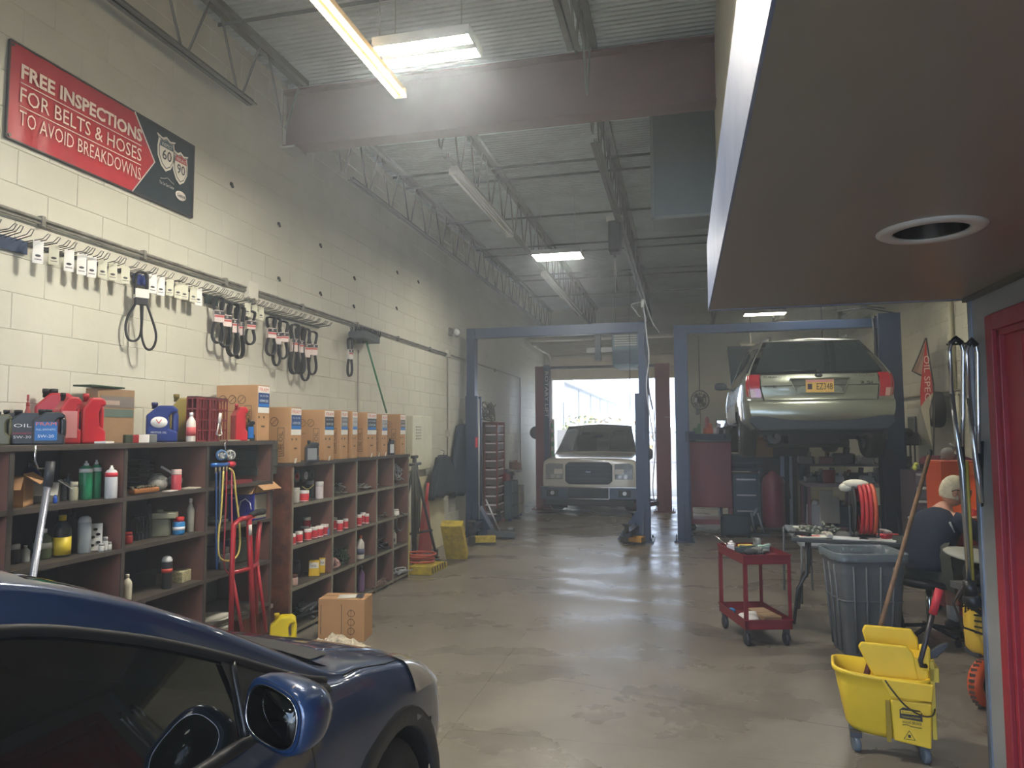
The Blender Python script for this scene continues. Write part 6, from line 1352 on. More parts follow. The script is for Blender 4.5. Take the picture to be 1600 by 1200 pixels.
# ================================================================== RIGHT SIDE, NEAR
# red two-tier service cart
redc = M('red_cart_paint', (122, 32, 46), .4, .1, var=.15, scale=9, bump=.1)
CA = Vector((.43, 5.86, 0)); t = thing('service_cart', 'dark red two-tier service cart on casters standing in the open floor', 'cart', CA, rad(16))
cw, cl_, ch = .37, .60, .70
def tray(z, hh, nm):
    MB().bb(0, 0, z, cw, cl_, z+.006).bb(0, 0, z, .006, cl_, z+hh).bb(cw-.006, 0, z, cw, cl_, z+hh).bb(0, 0, z, cw, .006, z+hh).bb(0, cl_-.006, z, cw, cl_, z+hh).bb(-.008, -.008, z+hh-.008, cw+.008, .006, z+hh).bb(-.008, cl_-.006, z+hh-.008, cw+.008, cl_+.008, z+hh).bb(-.008, 0, z+hh-.008, .006, cl_, z+hh).bb(cw-.006, 0, z+hh-.008, cw+.008, cl_, z+hh).build(nm, redc, t)
MB().bb(0, 0, ch-.040, cw, cl_, ch-.034).build('tray_floor', redc, t); tray(ch-.075, .075, 'upper_tray'); tray(.13, .075, 'lower_tray')
for x in (0, cw-.028):
    for y in (0, cl_-.028): MB().bb(x, y, .13, x+.028, y+.004, ch-.06).bb(x if x == 0 else x+.024, y, .13, x+.004 if x == 0 else x+.028, y+.028, ch-.06).build('corner_post', redc, t)
for x in (.03, cw-.03):
    for y in (.05, cl_-.05):
        c = MB().lathe([(.018, -.014), (.045, -.016), (.05, -.010), (.05, .010), (.045, .016), (.018, .014)], (x, y, .05), 18, (1, 0, 0)).build('caster_wheel', C(44, 46, 52, .5), t); MB().bb(x-.02, y-.02, .09, x+.02, y+.02, .13).bb(x-.022, y-.012, .04, x-.018, y+.012, .1).bb(x+.018, y-.012, .04, x+.022, y+.012, .1).build('fork', C(90, 92, 94, .4, .6), c)
tp = ch-.033
items = [('glove', 'black and white work glove on the cart top', (.12, .16), (50, 54, 56)), ('glove', 'second work glove crumpled behind the first on the cart', (.2, .26), (120, 122, 118))]
Rz = Matrix.Rotation(rad(16), 3, 'Z')
def on(x, y, z): return CA+Rz @ Vector((x, y, z))
for n_, lb, (x, y), c in items:
    tt = thing(n_, lb, 'glove', on(x, y, tp), .5); mb = MB(); mb.sph((0, 0, .028), (.06, .05, .028), 10, 6)
    for k in range(4): mb.tube([(.03, -.03+.02*k, .02), (.08, -.035+.024*k, .025), (.10, -.035+.024*k, .012)], [.011, .011, .008], 6)
    mb.tube([(-.01, .03, .02), (.02, .07, .02)], .011, 6); mb.build('glove_body', C(*c, rough=.8), tt)
tt = thing('sanding_block', 'yellow sanding block on the cart top', 'tool', on(.17, .40, tp), .3); MB().box((0, 0, .025), (.12, .07, .05)).build('block', C(210, 180, 60), tt, bevel=.01)
tt = thing('screwdriver', 'white screwdriver poking over the cart corner', 'tool', on(.02, .50, tp), 0); MB().tube([(.06, -.08, .01), (-.07, .06, .10)], .006, 6).build('shaft', chrome, tt); MB().tube([(.10, -.12, .012), (.06, -.08, .012)], .014, 8).build('grip', C(210, 206, 200), tt)
tt = thing('roll_of_tape', 'grey tape roll standing at the back of the cart top', 'tape', on(.28, .44, tp+.05), 0); MB().lathe([(.03, -.02), (.05, -.02), (.05, .02), (.03, .02)], (0, 0, 0), 20, (1, .2, 0), ring=1).build('roll', C(120, 126, 124), tt)
tt = thing('wrench', 'long chrome wrench lying near the front of the cart top', 'tool', on(.22, .09, tp), .2); MB().box((0, 0, .008), (.17, .016, .01)).lathe([(.012, .002), (.022, .002), (.022, .014), (.012, .014)], (.09, 0, 0), 14).lathe([(.012, .002), (.022, .002), (.022, .014), (.012, .014)], (-.09, 0, 0), 14).build('wrench_body', chrome, tt)
tt = thing('paper_bag', 'crumpled white cloth on the lower tray of the cart', 'cloth', on(.12, .22, .137), .2); mb = MB()
for i in range(6): mb.sph((random.uniform(-.05, .05), random.uniform(-.09, .09), .03), (.06, .06, .035), 8, 5)
mb.build('cloth_body', C(206, 204, 200, .9), tt)
tt = carton('flattened brown cardboard box on the lower tray of the cart', on(.27, .12, .137), .14, .30, .06, rad(16+5), CARD2)
tt = thing('blue_rag', 'small blue rag at the far corner of the lower tray', 'cloth', on(.06, .48, .137), 0); MB().sph((0, 0, .02), (.04, .06, .025), 8, 5).build('rag', C(60, 130, 190, .9), tt)
# grey trash can
gm = M('grey_can_plastic', (92, 95, 98), .5, var=.1, scale=5, bump=.1)
t = thing('trash_can', 'large square ribbed grey trash can with a bag liner', 'bin', (1.30, 5.98, 0), rad(8)); t.scale = (.84, .84, 1)
def rsq(a, b, z, p=.32, n=40, wob=0):
    o = []
    for i in range(n):
        q = 2*PI*i/n; c_, s_ = math.cos(q), math.sin(q)
        o.append((a*math.copysign(abs(c_)**p, c_), b*math.copysign(abs(s_)**p, s_), z+(wob*math.sin(i*2.3) if wob else 0)))
    return o
loft(MB(), [rsq(.225, .20, .0), rsq(.232, .207, .02), rsq(.262, .235, .40), rsq(.266, .24, .41), rsq(.292, .262, .70)]).build('can_body', gm, t)
loft(MB(), [rsq(.292, .262, .68), rsq(.312, .28, .69), rsq(.315, .283, .745), rsq(.306, .274, .752), rsq(.296, .264, .74), rsq(.29, .26, .60)], cap=False).build('rim', gm, t)
for q in (-.17, -.06, .06, .17):
    for e_ in (-1, 1): MB().tube([(q*.85, e_*.208, .03), (q, e_*.264, .66)], .011, 6).build('rib', gm, t)
for q in (-.14, .0, .14):
    for e_ in (-1, 1): MB().tube([(e_*.235, q*.85, .03), (e_*.292, q, .66)], .012, 6).build('rib', gm, t)
MB().tube(rsq(.268, .242, .405)+rsq(.268, .242, .405)[:1], .008, 6).build('band', gm, t)
loft(MB(), [rsq(.320, .288, .70, wob=.006), rsq(.322, .290, .752, wob=.004), rsq(.30, .27, .758, wob=.004), rsq(.27, .24, .66, wob=.02), rsq(.2, .18, .5, wob=.03), rsq(.05, .05, .44)], cap=False).build('bag_liner', M('thin_grey_liner', (120, 134, 140), .25, var=.35, scale=30, bump=.8, bscale=25, alpha=.55), t)
# mop bucket
ym = M('yellow_bucket_plastic', (232, 198, 50), .42, var=.07, scale=7, bump=.05)
BK = Vector((.99, 4.20, 0)); t = thing('mop_bucket', 'yellow wheeled mop bucket with side-press wringer', 'mop bucket', BK, rad(-9))
def bring(w0, w1, d, z, n=44):
    o = []
    for i in range(n):
        q = 2*PI*i/n; c_, s_ = math.cos(q), math.sin(q)
        x = (w1 if c_ > 0 else w0)*math.copysign(abs(c_)**(.35 if c_ > 0 else .62), c_); y = d*math.copysign(abs(s_)**.45, s_); o.append((x, y, z+(.016 if c_ < 0 else 0)*abs(c_)))
    return o
loft(MB(), [bring(.165, .175, .10, .09), bring(.185, .185, .115, .12), bring(.225, .205, .145, .33), bring(.232, .21, .15, .38), bring(.245, .215, .158, .385), bring(.245, .215, .158, .405), bring(.230, .205, .146, .405), bring(.215, .195, .135, .30), bring(.16, .17, .10, .14), bring(.02, .02, .02, .13)]).build('bucket_body', ym, t)
MB().prism([(.03, .10), (.195, .08), (.205, .30), (.02, .30)], (0, -.155, 0), (1, 0, 0), (0, 0, 1), (0, .05, 0)).build('front_panel', ym, t, bevel=.008)
MB().bb(-.0, -.158, .09, .018, -.12, .29).build('panel_groove', C(150, 128, 30), t)
MB().prism([(.02, .31), (.205, .31), (.215, .395), (-.02, .40)], (0, -.1625, 0), (1, 0, 0), (0, 0, 1), (0, .02, 0)).build('upper_band', ym, t, bevel=.006)
lg = MB().prism([(.06, .215), (.06, .255), (.075, .268), (.15, .262), (.16, .25), (.16, .21)], (0, -.159, 0), (1, 0, 0), (0, 0, 1), (0, .003, 0)).build('logo_plate', C(40, 38, 34), t)
MB().bb(.066, -.160, .240, .154, -.159, .256).build('logo_bar', ym, lg)
text('Rubbermaid', C(40, 38, 34), lg, (.07, -.1605, .243), (1, 0, 0), (0, 0, 1), .010, width=.08)
text('Commercial Products', C(220, 196, 50), lg, (.07, -.1598, .222), (1, 0, 0), (0, 0, 1), .009, width=.08)
text('WAVE BRAKE', C(44, 42, 36), t, (.07, -.1575, .192), (1, 0, 0), (0, 0, 1), .013, width=.085)
MB().tube([(.07, -.158, .183), (.09, -.158, .187), (.11, -.158, .180), (.155, -.158, .178)], .0016, 4).build('wave_mark', C(44, 42, 36), t)
mb = MB(); mb.tube([(.075, -.156, .115), (.10, -.157, .158), (.125, -.156, .115)], .0022, 4, closed=True); mb.bb(.094, -.157, .124, .106, -.155, .138); mb.build('warning_triangle', C(44, 42, 36), t)
for x, y, s_ in ((-.14, -.10, 1), (-.14, .10, 1), (.17, -.12, 1), (.17, .12, 1)):
    c = MB().lathe([(.012, -.012), (.034, -.014), (.038, -.008), (.038, .008), (.034, .014), (.012, .012)], (x, y, .038), 20, (.9, .35, 0)).build('caster_wheel', C(92, 104, 112, .45), t); MB().bb(x-.028, y-.022, .075, x+.028, y+.022, .10).cyl((x, y, .04), (x, y, .08), .012, n=8).build('caster_fork', C(60, 62, 66, .5), c)
# wringer
wr_ = MB(); wr_.prism([(-.10, .555), (.11, .555), (.14, .52), (.16, .38), (-.045, .38), (-.115, .53)], (0, -.10, 0), (1, 0, 0), (0, 0, 1), (0, .022, 0)); wr_.build('wringer_front_plate', ym, t, bevel=.008)
MB().prism([(-.07, .605), (.15, .605), (.18, .56), (.19, .36), (-.03, .36), (-.085, .575)], (0, .06, 0), (1, 0, 0), (0, 0, 1), (0, .022, 0)).build('wringer_back_plate', ym, t, bevel=.008)
MB().bb(.13, -.095, .36, .205, .08, .50).bb(.17, -.10, .44, .215, -.03, .56).build('wringer_side', ym, t, bevel=.01)
MB().bb(.205, -.13, .12, .225, -.11, .5).bb(.205, .0, .12, .225, .02, .46).bb(.205, -.13, .40, .245, .06, .47).build('wringer_bracket', M('worn_yellow_side', (206, 186, 66), .5, var=.15), t, bevel=.004)
MB().tube([(.19, -.11, .47), (.17, -.13, .475), (.165, -.13, .50), (.235, -.13, .76)], .012, 8).build('press_lever', C(44, 42, 44, .35), t)
MB().tube([(.228, -.13, .735), (.262, -.13, .86)], .019, 10).build('red_grip', C(196, 56, 66, .5), t)
MB().prism([(.19, .50), (.26, .56), (.30, .58), (.30, .56), (.25, .50), (.20, .48)], (0, -.05, 0), (1, 0, 0), (0, 0, 1), (0, .03, 0)).build('cam_plate', C(46, 48, 52, .4), t, bevel=.004)
mb = MB(); mb.tube([crom([(-.0, -.163, .395), (.03, -.17, .35), (.09, -.175, .28), (.16, -.175, .245), (.21, -.15, .25), (.225, -.1, .30)], 5*k/24*.9999) for k in range(25)], .004, 6); mb.build('bail_handle', C(60, 54, 40, .5), t)
# mop standing in the bucket
t = thing('mop', 'mop with a long weathered wooden handle standing in the bucket', 'mop', (0, 0, 0)); b0 = Vector((.90, 4.22, .30)); b1 = at(1452, 712, 1, 4.95); b2 = b0+(b1-b0)*.22
MB().tube([tuple(b2), tuple(b1)], .0125, 10).build('mop_handle', M('weathered_mop_wood', (150, 116, 84), .6, var=.3, scale=(9), rgb2=(96, 78, 62)), t)
MB().tube([tuple(b0), tuple(b2)], .016, 8).build('mop_socket', C(92, 48, 44, .5), t)
MB().tube([tuple(b1), tuple(b1+(b1-b0).normalized()*.04)], .014, 8).build('handle_cap', C(44, 44, 46), t)
mb = MB(); rr = random.Random(5)
for i in range(40): mb.tube([(b0.x+rr.uniform(-.02, .02), b0.y+rr.uniform(-.02, .02), .30), (b0.x+rr.uniform(-.08, .05), b0.y+rr.uniform(-.06, .06), .22), (b0.x+rr.uniform(-.08, .10), b0.y+rr.uniform(-.06, .06), .16)], .006, 4)
mb.build('mop_strings', C(150, 146, 130, .9), t, kind='stuff')
# rod and chrome hook-topped wands at the wall end
t = thing('hanger_rod', 'thin dark rod sticking out of the grey wall end', 'rod', (0, 0, 0)); MB().tube([(1.34, 4.12, 2.1), (1.66, 4.12, 2.105)], .006, 6).build('rod', C(60, 60, 58, .4, .5), t)
def wand(label, x, y, zt, zb, w):
    t = thing('hooked_wand', label, 'wand', (x, y, 0), rad(10), 'chrome wands on the wall rod')
    MB().tube([(-w, 0, zt-.28), (-w, 0, zt-.05), (-w*.7, 0, zt-.01), (0, 0, zt), (w*.7, 0, zt-.01), (w, 0, zt-.06), (w*.5, 0, zt-.4), (w*.2, 0, zt-.55)], .011, 8).build('hook_tube', C(196, 198, 200, .15, .95), t)
    MB().tube([(-w*.8, 0, zt-.02), (0, 0, zt+.006), (w*.8, 0, zt-.02)], .0155, 8).build('hook_sleeve', C(34, 34, 36, .5), t)
    MB().tube([(-w, 0, zt-.26), (-w*.4, 0, zt-.55), (0, 0, zt-.66), (.01, 0, zb)], [.011, .013, .016, .012], 8).build('wand_shaft', C(180, 184, 186, .2, .9), t)
    MB().tube([(w*.25, 0.012, zt-.48), (.02, .012, zt-.8), (.03, .012, zb+.3)], .011, 8).build('black_hose', C(30, 30, 32, .5), t)
    return t
w1 = wand('chrome hook-topped wand at the left on the wall rod, ending in a black knob', 1.375, 4.09, 2.12, .84, .034); MB().sph((.02, 0, .80), (.045, .045, .045), 16, 12).cyl((.01, 0, .9), (.015, 0, .82), .03, .035, n=14).build('black_knob', C(30, 30, 32, .4), w1)
w2 = wand('chrome hook-topped wand at the right on the wall rod, beside the red frame', 1.39, 3.93, 2.09, 1.3, .026)
MB().tube([(1.395, 4.08, 1.5), (1.40, 4.09, .9)], .008, 6).build('yellow_hose', C(180, 160, 70), None, label='thin yellow hose hanging behind the chrome wands', cat='hose')
# folding table with clutter
TB = Vector((1.36, 6.86, 0)); TR = -12; t = thing('folding_table', 'black folding table covered with tools behind the trash can', 'table', TB, rad(TR))
MB().bb(-.42, -.30, .70, .42, .30, .735).build('tabletop', C(58, 62, 66, .5), t, bevel=.008)
for s in (-1, 1): [MB().tube([(s*.30, y_*.22, .70), (s*.31, y_*.24, .42), (s*.38, y_*.27, .30), (s*.42, y_*.28, .0)], .015, 7).build('leg', C(70, 72, 74, .4, .5), t) for y_ in (-1, 1)]; MB().tube([(s*.31, -.24, .40), (s*.31, .24, .40)], .012, 6).build('cross_bar', C(70, 72, 74, .4, .5), t)
RT_ = Matrix.Rotation(rad(TR), 3, 'Z')
def tb(x, y, z=.737): return TB+RT_ @ Vector((x, y, z))
t = thing('hose_reel', 'reel of red and orange air hose standing on the black table', 'hose reel', tb(.14, -.02), rad(-13))
for k, c in enumerate(((196, 46, 56), (206, 60, 60), (196, 44, 54), (214, 96, 66))): MB().torus((-.02+k*.034, 0, .24), .205, .016, (1, .15, 0), 40, 8).build('hose_coil', C(*c, rough=.4), t)
MB().lathe([(.05, -.01), (.20, -.01), (.215, 0), (.20, .01), (.05, .01)], (-.07, 0, .24), 30, (1, .15, 0), ring=1).build('reel_flange', C(44, 46, 50, .5), t)
MB().lathe([(.001, -.06), (.06, -.06), (.06, .12), (.001, .12)], (0, 0, .24), 16, (1, .15, 0)).build('reel_hub', C(50, 52, 56), t)
MB().bb(-.10, -.11, 0, -.085, .11, .05).prism([(-.11, 0), (.11, 0), (.03, .26), (-.03, .26)], (-.10, 0, 0), (0, 1, 0), (0, 0, 1), (.012, 0, 0)).prism([(-.11, 0), (.11, 0), (.03, .26), (-.03, .26)], (.12, 0, 0), (0, 1, 0), (0, 0, 1), (.012, 0, 0)).bb(-.1, -.11, 0, .13, .11, .012).build('reel_stand', C(40, 44, 48), t)
t = thing('white_bag', 'white plastic bag draped over the top of the hose reel', 'bag', tb(.10, .0, 1.19), 0); MB().sph((0, 0, .0), (.11, .09, .04), 12, 8).sph((-.08, .0, -.03), (.06, .06, .04), 10, 6).build('bag_body', C(222, 222, 204, .5), t)
rr = random.Random(21)
nm = ['silver socket wrench', 'coiled grey air fitting', 'white parts lid', 'rolled shop towel', 'red-handled pliers', 'small black battery', 'metal clamp', 'folded manual']
pos = [(-.30, -.08), (-.20, .16), (-.34, .12), (-.12, -.2), (.34, -.1), (-.33, -.2), (-.26, .23), (.34, .18)]
for i, (x, y) in enumerate(pos):
    c = [(170, 174, 172), (110, 116, 116), (220, 220, 206), (196, 190, 176), (170, 40, 50), (40, 42, 46), (130, 132, 128), (200, 200, 196)][i]
    t = thing('hand_tool', nm[i]+' on the black folding table', 'tool', tb(x, y), rr.uniform(0, 3)); mb = MB(); mb.box((0, 0, .02), (.14, .05, .035)).cyl((-.08, 0, .03), (.09, .02, .03), .014, n=8).torus((.09, .02, .03), .03, .01, (0, 0, 1), 12, 6); mb.build('tool_body', C(*c, rough=.4, metal=.3), t, bevel=.006)
tangle_p = tb(-.20, .02); t = thing('fittings_pile', 'pile of grey metal fittings heaped on the left of the black table', 'parts', tangle_p); mb = MB()
for i in range(26): a = (rr.uniform(-.17, .17), rr.uniform(-.15, .15), rr.uniform(.01, .06)); mb.cyl(a, (a[0]+rr.uniform(-.05, .05), a[1]+rr.uniform(-.05, .05), a[2]+rr.uniform(-.01, .03)), rr.uniform(.008, .018), n=7)
mb.build('fittings', C(128, 134, 122, .4, .5), t, kind='stuff')
for i, (x, y, c, a, lb) in enumerate(((-.24, -.18, (226, 226, 216), .3, 'white magazine with a red stripe at the table edge'), (.04, -.20, (220, 224, 226), .1, 'white sheet lying behind the trash can rim'), (.26, -.17, (206, 210, 206), -.2, 'pale open manual next to the seated man'), (.28, .12, (190, 50, 62), .0, 'red booklet on the table near the man'))):
    t = thing('magazine', lb, 'magazine', tb(x, y), rad(TR)+a); MB().bb(-.14, -.09, 0, .14, .09, .008).build('pages', C(*c, rough=.7), t)
    if i == 0: MB().bb(-.12, -.05, .008, .04, .02, .0095).build('red_stripe', C(196, 52, 56), t)
t = thing('creeper_board', 'long grey mechanic board leaning beside the left end of the table', 'creeper', (1.17, 7.75, 0), rad(8)); MB().box((0, 0, .60), (.26, .6, .03), 0, rad(12)).build('board', C(120, 128, 136, .5), t, bevel=.01); [MB().tube([(x_, y_, .60+.2*y_), (x_*1.1, y_, .0)], .012, 6).build('strut', C(100, 104, 110), t) for x_ in (-.13, .13) for y_ in (-.3, .3)]
# ---- seated man ----------------------------------------------------------------
def skinobj(name, verts, edges, mat, parent, root=0, sub=2, smooth=True):
    me = bpy.data.meshes.new(name); me.from_pydata([v[:3] for v in verts], edges, []); me.materials.append(mat)
    o = bpy.data.objects.new(name, me); COL.objects.link(o); o.parent = parent
    sm_ = o.modifiers.new('skin', 'SKIN'); sm_.use_smooth_shade = True
    for i, v in enumerate(verts):
        r = v[3]; me.skin_vertices[0].data[i].radius = (r if not isinstance(r, tuple) else r[0], r if not isinstance(r, tuple) else r[1])
    me.skin_vertices[0].data[root].use_root = True
    sb = o.modifiers.new('sub', 'SUBSURF'); sb.levels = sub; sb.render_levels = sub
    return o
skn = M('skin', (196, 146, 120), .55, var=.06, scale=10); shirt = M('dark_navy_shirt', (34, 42, 58), .9, var=.12, scale=6, bump=.2); shortm = M('grey_green_shorts', (74, 78, 72), .9, var=.15, scale=6, bump=.2); hairm = M('white_blond_hair', (206, 196, 168), .8, var=.15, scale=40, bump=.4)
MP = Vector((1.88, 6.42, 0)); man = thing('person', 'man in a dark shirt and grey shorts, with glasses and white hair, seated and writing', 'person', MP, rad(32))
bv = [(0, 0, .60, .11), (.03, 0, .72, (.11, .10)), (.09, 0, .85, (.12, .10)), (.15, 0, .94, (.09, .08)), (.20, 0, 1.02, .058), (.235, 0, 1.07, .055),
      (.15, -.19, .945, .062), (.33, -.25, .80, .048), (.37, -.25, .80, .046), (.58, -.16, .895, .031), (.63, -.14, .91, .028),
      (.15, .19, .945, .062), (.33, .23, .82, .048), (.37, .23, .82, .046), (.58, .12, .90, .031), (.63, .10, .915, .028),
      (.04, -.10, .59, .095), (.38, -.14, .585, .065), (.44, -.14, .56, .062), (.43, -.14, .33, .055), (.42, -.14, .12, .038), (.42, -.14, .07, .042),
      (.04, .10, .59, .095), (.38, .16, .585, .065), (.44, .16, .56, .062), (.43, .16, .33, .055), (.42, .16, .12, .038), (.42, .16, .07, .042)]
be = [(0, 1), (1, 2), (2, 3), (3, 4), (4, 5), (3, 6), (6, 7), (7, 8), (8, 9), (9, 10), (3, 11), (11, 12), (12, 13), (13, 14), (14, 15), (0, 16), (16, 17), (17, 18), (18, 19), (19, 20), (20, 21), (0, 22), (22, 23), (23, 24), (24, 25), (25, 26), (26, 27)]
skinobj('body', bv, be, skn, man)
k_ = 1.13
def torso(mb, secs, n=22):
    loft(mb, [[(cx+a_*math.copysign(abs(math.cos(2*PI*i/n))**.8, math.cos(2*PI*i/n)), b_*math.copysign(abs(math.sin(2*PI*i/n))**.75, math.sin(2*PI*i/n)), z+sl*(math.cos(2*PI*i/n))) for i in range(n)] for (cx, z, a_, b_, sl) in secs], cap=True, cap1=True); return mb
tm = torso(MB(), [(-.01, .56, .135, .185, 0), (.0, .63, .14, .185, 0), (.025, .72, .135, .18, -.01), (.06, .81, .13, .195, -.02), (.10, .89, .12, .21, -.03), (.13, .94, .105, .20, -.035), (.155, .975, .085, .155, -.035), (.185, 1.005, .062, .085, -.03), (.20, 1.02, .052, .058, -.02)])
tm.build('shirt', shirt, man)
for s_ in (-1, 1): MB().tube([(.12, s_*.15, .945), (.145, s_*.195, .93), (.22, s_*.225, .885), (.32, s_*.245, .815)], [.07, .078, .07, .064], 12).build('sleeve', shirt, man)
MB().torus((.205, 0, 1.022), .052, .010, (.35, 0, 1), 20, 6).build('collar', C(26, 32, 44, .9), man)
for s_ in (-1, 1): MB().tube([(.03, s_*.19, .94), (.06, s_*.20, .86)], .008, 5).build('light_stripe', C(170, 176, 180, .8), man)
hv = [(-.02, 0, .58, (.20, .19)), (.06, -.11, .59, .135), (.30, -.14, .59, .11), (.34, -.14, .59, .105), (.06, .11, .59, .135), (.30, .16, .59, .11), (.34, .16, .59, .105)]
skinobj('shorts', hv, [(0, 1), (1, 2), (2, 3), (0, 4), (4, 5), (5, 6)], shortm, man)
for s in (-1, 1):
    mb = MB(); mb.sph((.47, s*.15, .045), (.13, .05, .05), 12, 8, p=.8); mb.build('shoe', C(60, 60, 62, .7), man)
    mb = MB(); mb.lathe([(.045, 0), (.047, .12), (.042, .125)], (.42, s*.15, .07), 12); mb.build('sock', C(200, 198, 190, .9), man)
    # hand: palm, four fingers, thumb
    px_, py_, pz_ = .66, (-.125 if s < 0 else .085), .915
    mb = MB(); mb.sph((px_, py_, pz_), (.045, .04, .016), 12, 8, p=.8)
    for k in range(4):
        y0 = py_-.028+.0185*k; L = (.065, .078, .074, .058)[k if s > 0 else 3-k]
        mb.tube([(px_+.025, y0, pz_), (px_+.04+L*.35, y0, pz_+.008), (px_+.035+L*.75, y0, pz_-.006), (px_+.03+L, y0, pz_-.018)], [.0095, .009, .008, .006], 7)
    mb.tube([(px_-.015, py_-s*.03, pz_), (px_+.02, py_-s*.055, pz_-.002), (px_+.05, py_-s*.05, pz_-.012)], [.012, .0105, .008], 7)
    mb.build('hand', skn, man)
# head
hd = MB(); c = (.275, 0, 1.165)
vs = []; nu, nv = 24, 18
for j in range(nv+1):
    a = PI*j/nv
    for i in range(nu):
        b = 2*PI*i/nu; x, y, z = math.sin(a)*math.cos(b), math.sin(a)*math.sin(b), -math.cos(a)
        rx = .098*(1+.05*(x > 0)); ry = .076*(1-.12*max(0, -z)); rz_ = .122
        fx = x*rx
        if x > 0 and z < -.3: fx *= 1-.12*(-z)
        if x > .6 and abs(y) < .3 and -.35 < z < .15: fx += .022*(1-abs(y)/.3)*(1-abs(z+.12)/.27 if abs(z+.12) < .27 else 0)     # nose
        if x > .75 and -.62 < z < -.45 and abs(y) < .35: fx += .004
        vs.append((c[0]+fx, c[1]+y*ry, c[2]+z*rz_))
hd.add(vs, [(j*nu+i, j*nu+(i+1) % nu, (j+1)*nu+(i+1) % nu, (j+1)*nu+i) for j in range(nv) for i in range(nu)], 0, True)
head = hd.build('head', skn, man)
for s in (-1, 1):
    MB().sph((c[0]-.005, s*.078, c[2]-.01), (.02, .009, .032), 10, 8).build('ear', skn, head)
    MB().sph((c[0]+.086, s*.032, c[2]+.012), (.012, .014, .009), 10, 8).build('eye', C(230, 226, 220), head)
    MB().sph((c[0]+.096, s*.032, c[2]+.012), (.004, .006, .006), 8, 6).build('iris', C(60, 70, 80), head)
    MB().tube([(c[0]+.108, s*.062, c[2]+.014), (c[0]+.0, s*.083, c[2]+.018), (c[0]-.03, s*.083, c[2]+.0)], .004, 5).torus((c[0]+.110, s*.034, c[2]+.010), .026, .003, (1, 0, 0), 18, 5, sx=1).build('spectacles', C(30, 30, 32), head)
MB().tube([(c[0]+.098, -.022, c[2]-.062), (c[0]+.102, 0, c[2]-.060), (c[0]+.098, .022, c[2]-.062)], .004, 6).build('mouth', C(160, 96, 88), head)
hr = MB(); vs = []
for j in range(nv//2+4):
    a = PI-PI*j/nv
    for i in range(nu):
        b = 2*PI*i/nu; x, y, z = math.sin(a)*math.cos(b), math.sin(a)*math.sin(b), -math.cos(a)
        lift_ = 1.05+.02*math.sin(i*5)*math.sin(j*3); zz = z*.122*lift_
        if x > .25 and z < .55: lift_ = .93
        vs.append((c[0]-.006+x*.098*lift_, y*.078*lift_, c[2]+zz+.004))
nn_ = nv//2+4
hr.add(vs, [(j*nu+i, j*nu+(i+1) % nu, (j+1)*nu+(i+1) % nu, (j+1)*nu+i) for j in range(nn_-1) for i in range(nu)], 0, True); hr.build('hair', hairm, head)
Mx = Matrix.Translation((.225, 0, 1.07)) @ Matrix.Rotation(rad(-42), 4, 'Z') @ Matrix.Rotation(rad(12), 4, 'Y') @ Matrix.Translation((-.235, 0, -1.065))
head.data.transform(Mx)
for ch_ in head.children: ch_.data.transform(Mx)
t = thing('rolling_stool', 'black rolling stool under the seated man', 'stool', (1.88, 6.42, 0)); MB().lathe([(.001, .42), (.19, .42), (.20, .44), (.20, .455), (.18, .47), (.001, .475)], n=24).build('seat', C(34, 36, 40, .5), t); MB().cyl((0, 0, .1), (0, 0, .42), .025, n=10).build('post', chrome, t)
for k in range(5):
    a = 2*PI*k/5+.2; MB().tube([(0, 0, .11), (math.cos(a)*.24, math.sin(a)*.24, .07)], .016, 6).build('leg', C(50, 52, 54, .4, .4), t); MB().lathe([(.01, -.01), (.026, -.012), (.026, .012), (.01, .01)], (math.cos(a)*.25, math.sin(a)*.25, .028), 12, (1, .3, 0)).build('caster', C(36, 36, 38), t)
# tool chest he writes on, orange case behind it
t = thing('tool_chest', 'dark red rolling tool chest the man leans on', 'tool chest', (2.50, 7.12, 0), rad(6)); MB().bb(-.26, -.22, .08, .34, .42, .86).build('chest_body', C(130, 34, 48, .35), t, bevel=.008)
for q in range(5):
    d_ = MB().bb(-.24, -.232, .12+q*.145, .32, -.218, .25+q*.145).build('drawer', C(140, 40, 54, .3), t); MB().bb(-.22, -.245, .225+q*.145, .30, -.23, .24+q*.145).build('drawer_handle', C(200, 190, 200, .25, .7), d_)
for q in range(4): 
    d_ = MB().bb(-.275, -.2, .12+q*.18, -.258, .38, .28+q*.18).build('side_rail', C(120, 34, 46, .4), t)
for x in (-.2, .28):
    for y in (-.16, .36): MB().lathe([(.015, -.015), (.04, -.016), (.04, .016), (.015, .015)], (x, y, .042), 14, (1, 0, 0)).build('caster', C(40, 40, 42), t)
MB().bb(-.28, -.24, .86, .36, .44, .875).build('bright_worktop', C(214, 206, 160, .5), t)
t = carton('bright orange cabinet standing on the tool chest behind the man', (2.44, 7.25, .877), .36, .32, .50, rad(6), C(196, 84, 50, .4), name='orange_cabinet', tape=False, cat='cabinet'); MB().bb(-.17, -.004, .03, .17, 0, .46).build('cabinet_door', C(200, 90, 54, .35), t); MB().bb(.02, -.05, .38, .17, -.004, .48).build('door_pocket', C(226, 120, 66, .5), t, bevel=.006)
t = thing('red_can', 'small red can on the bright worktop', 'can', (2.42, 7.0, .876)); MB().lathe([(.03, 0), (.033, .01), (.033, .09), (.028, .1), (.001, .1)], n=16).build('can_body', C(206, 56, 46, .3), t)
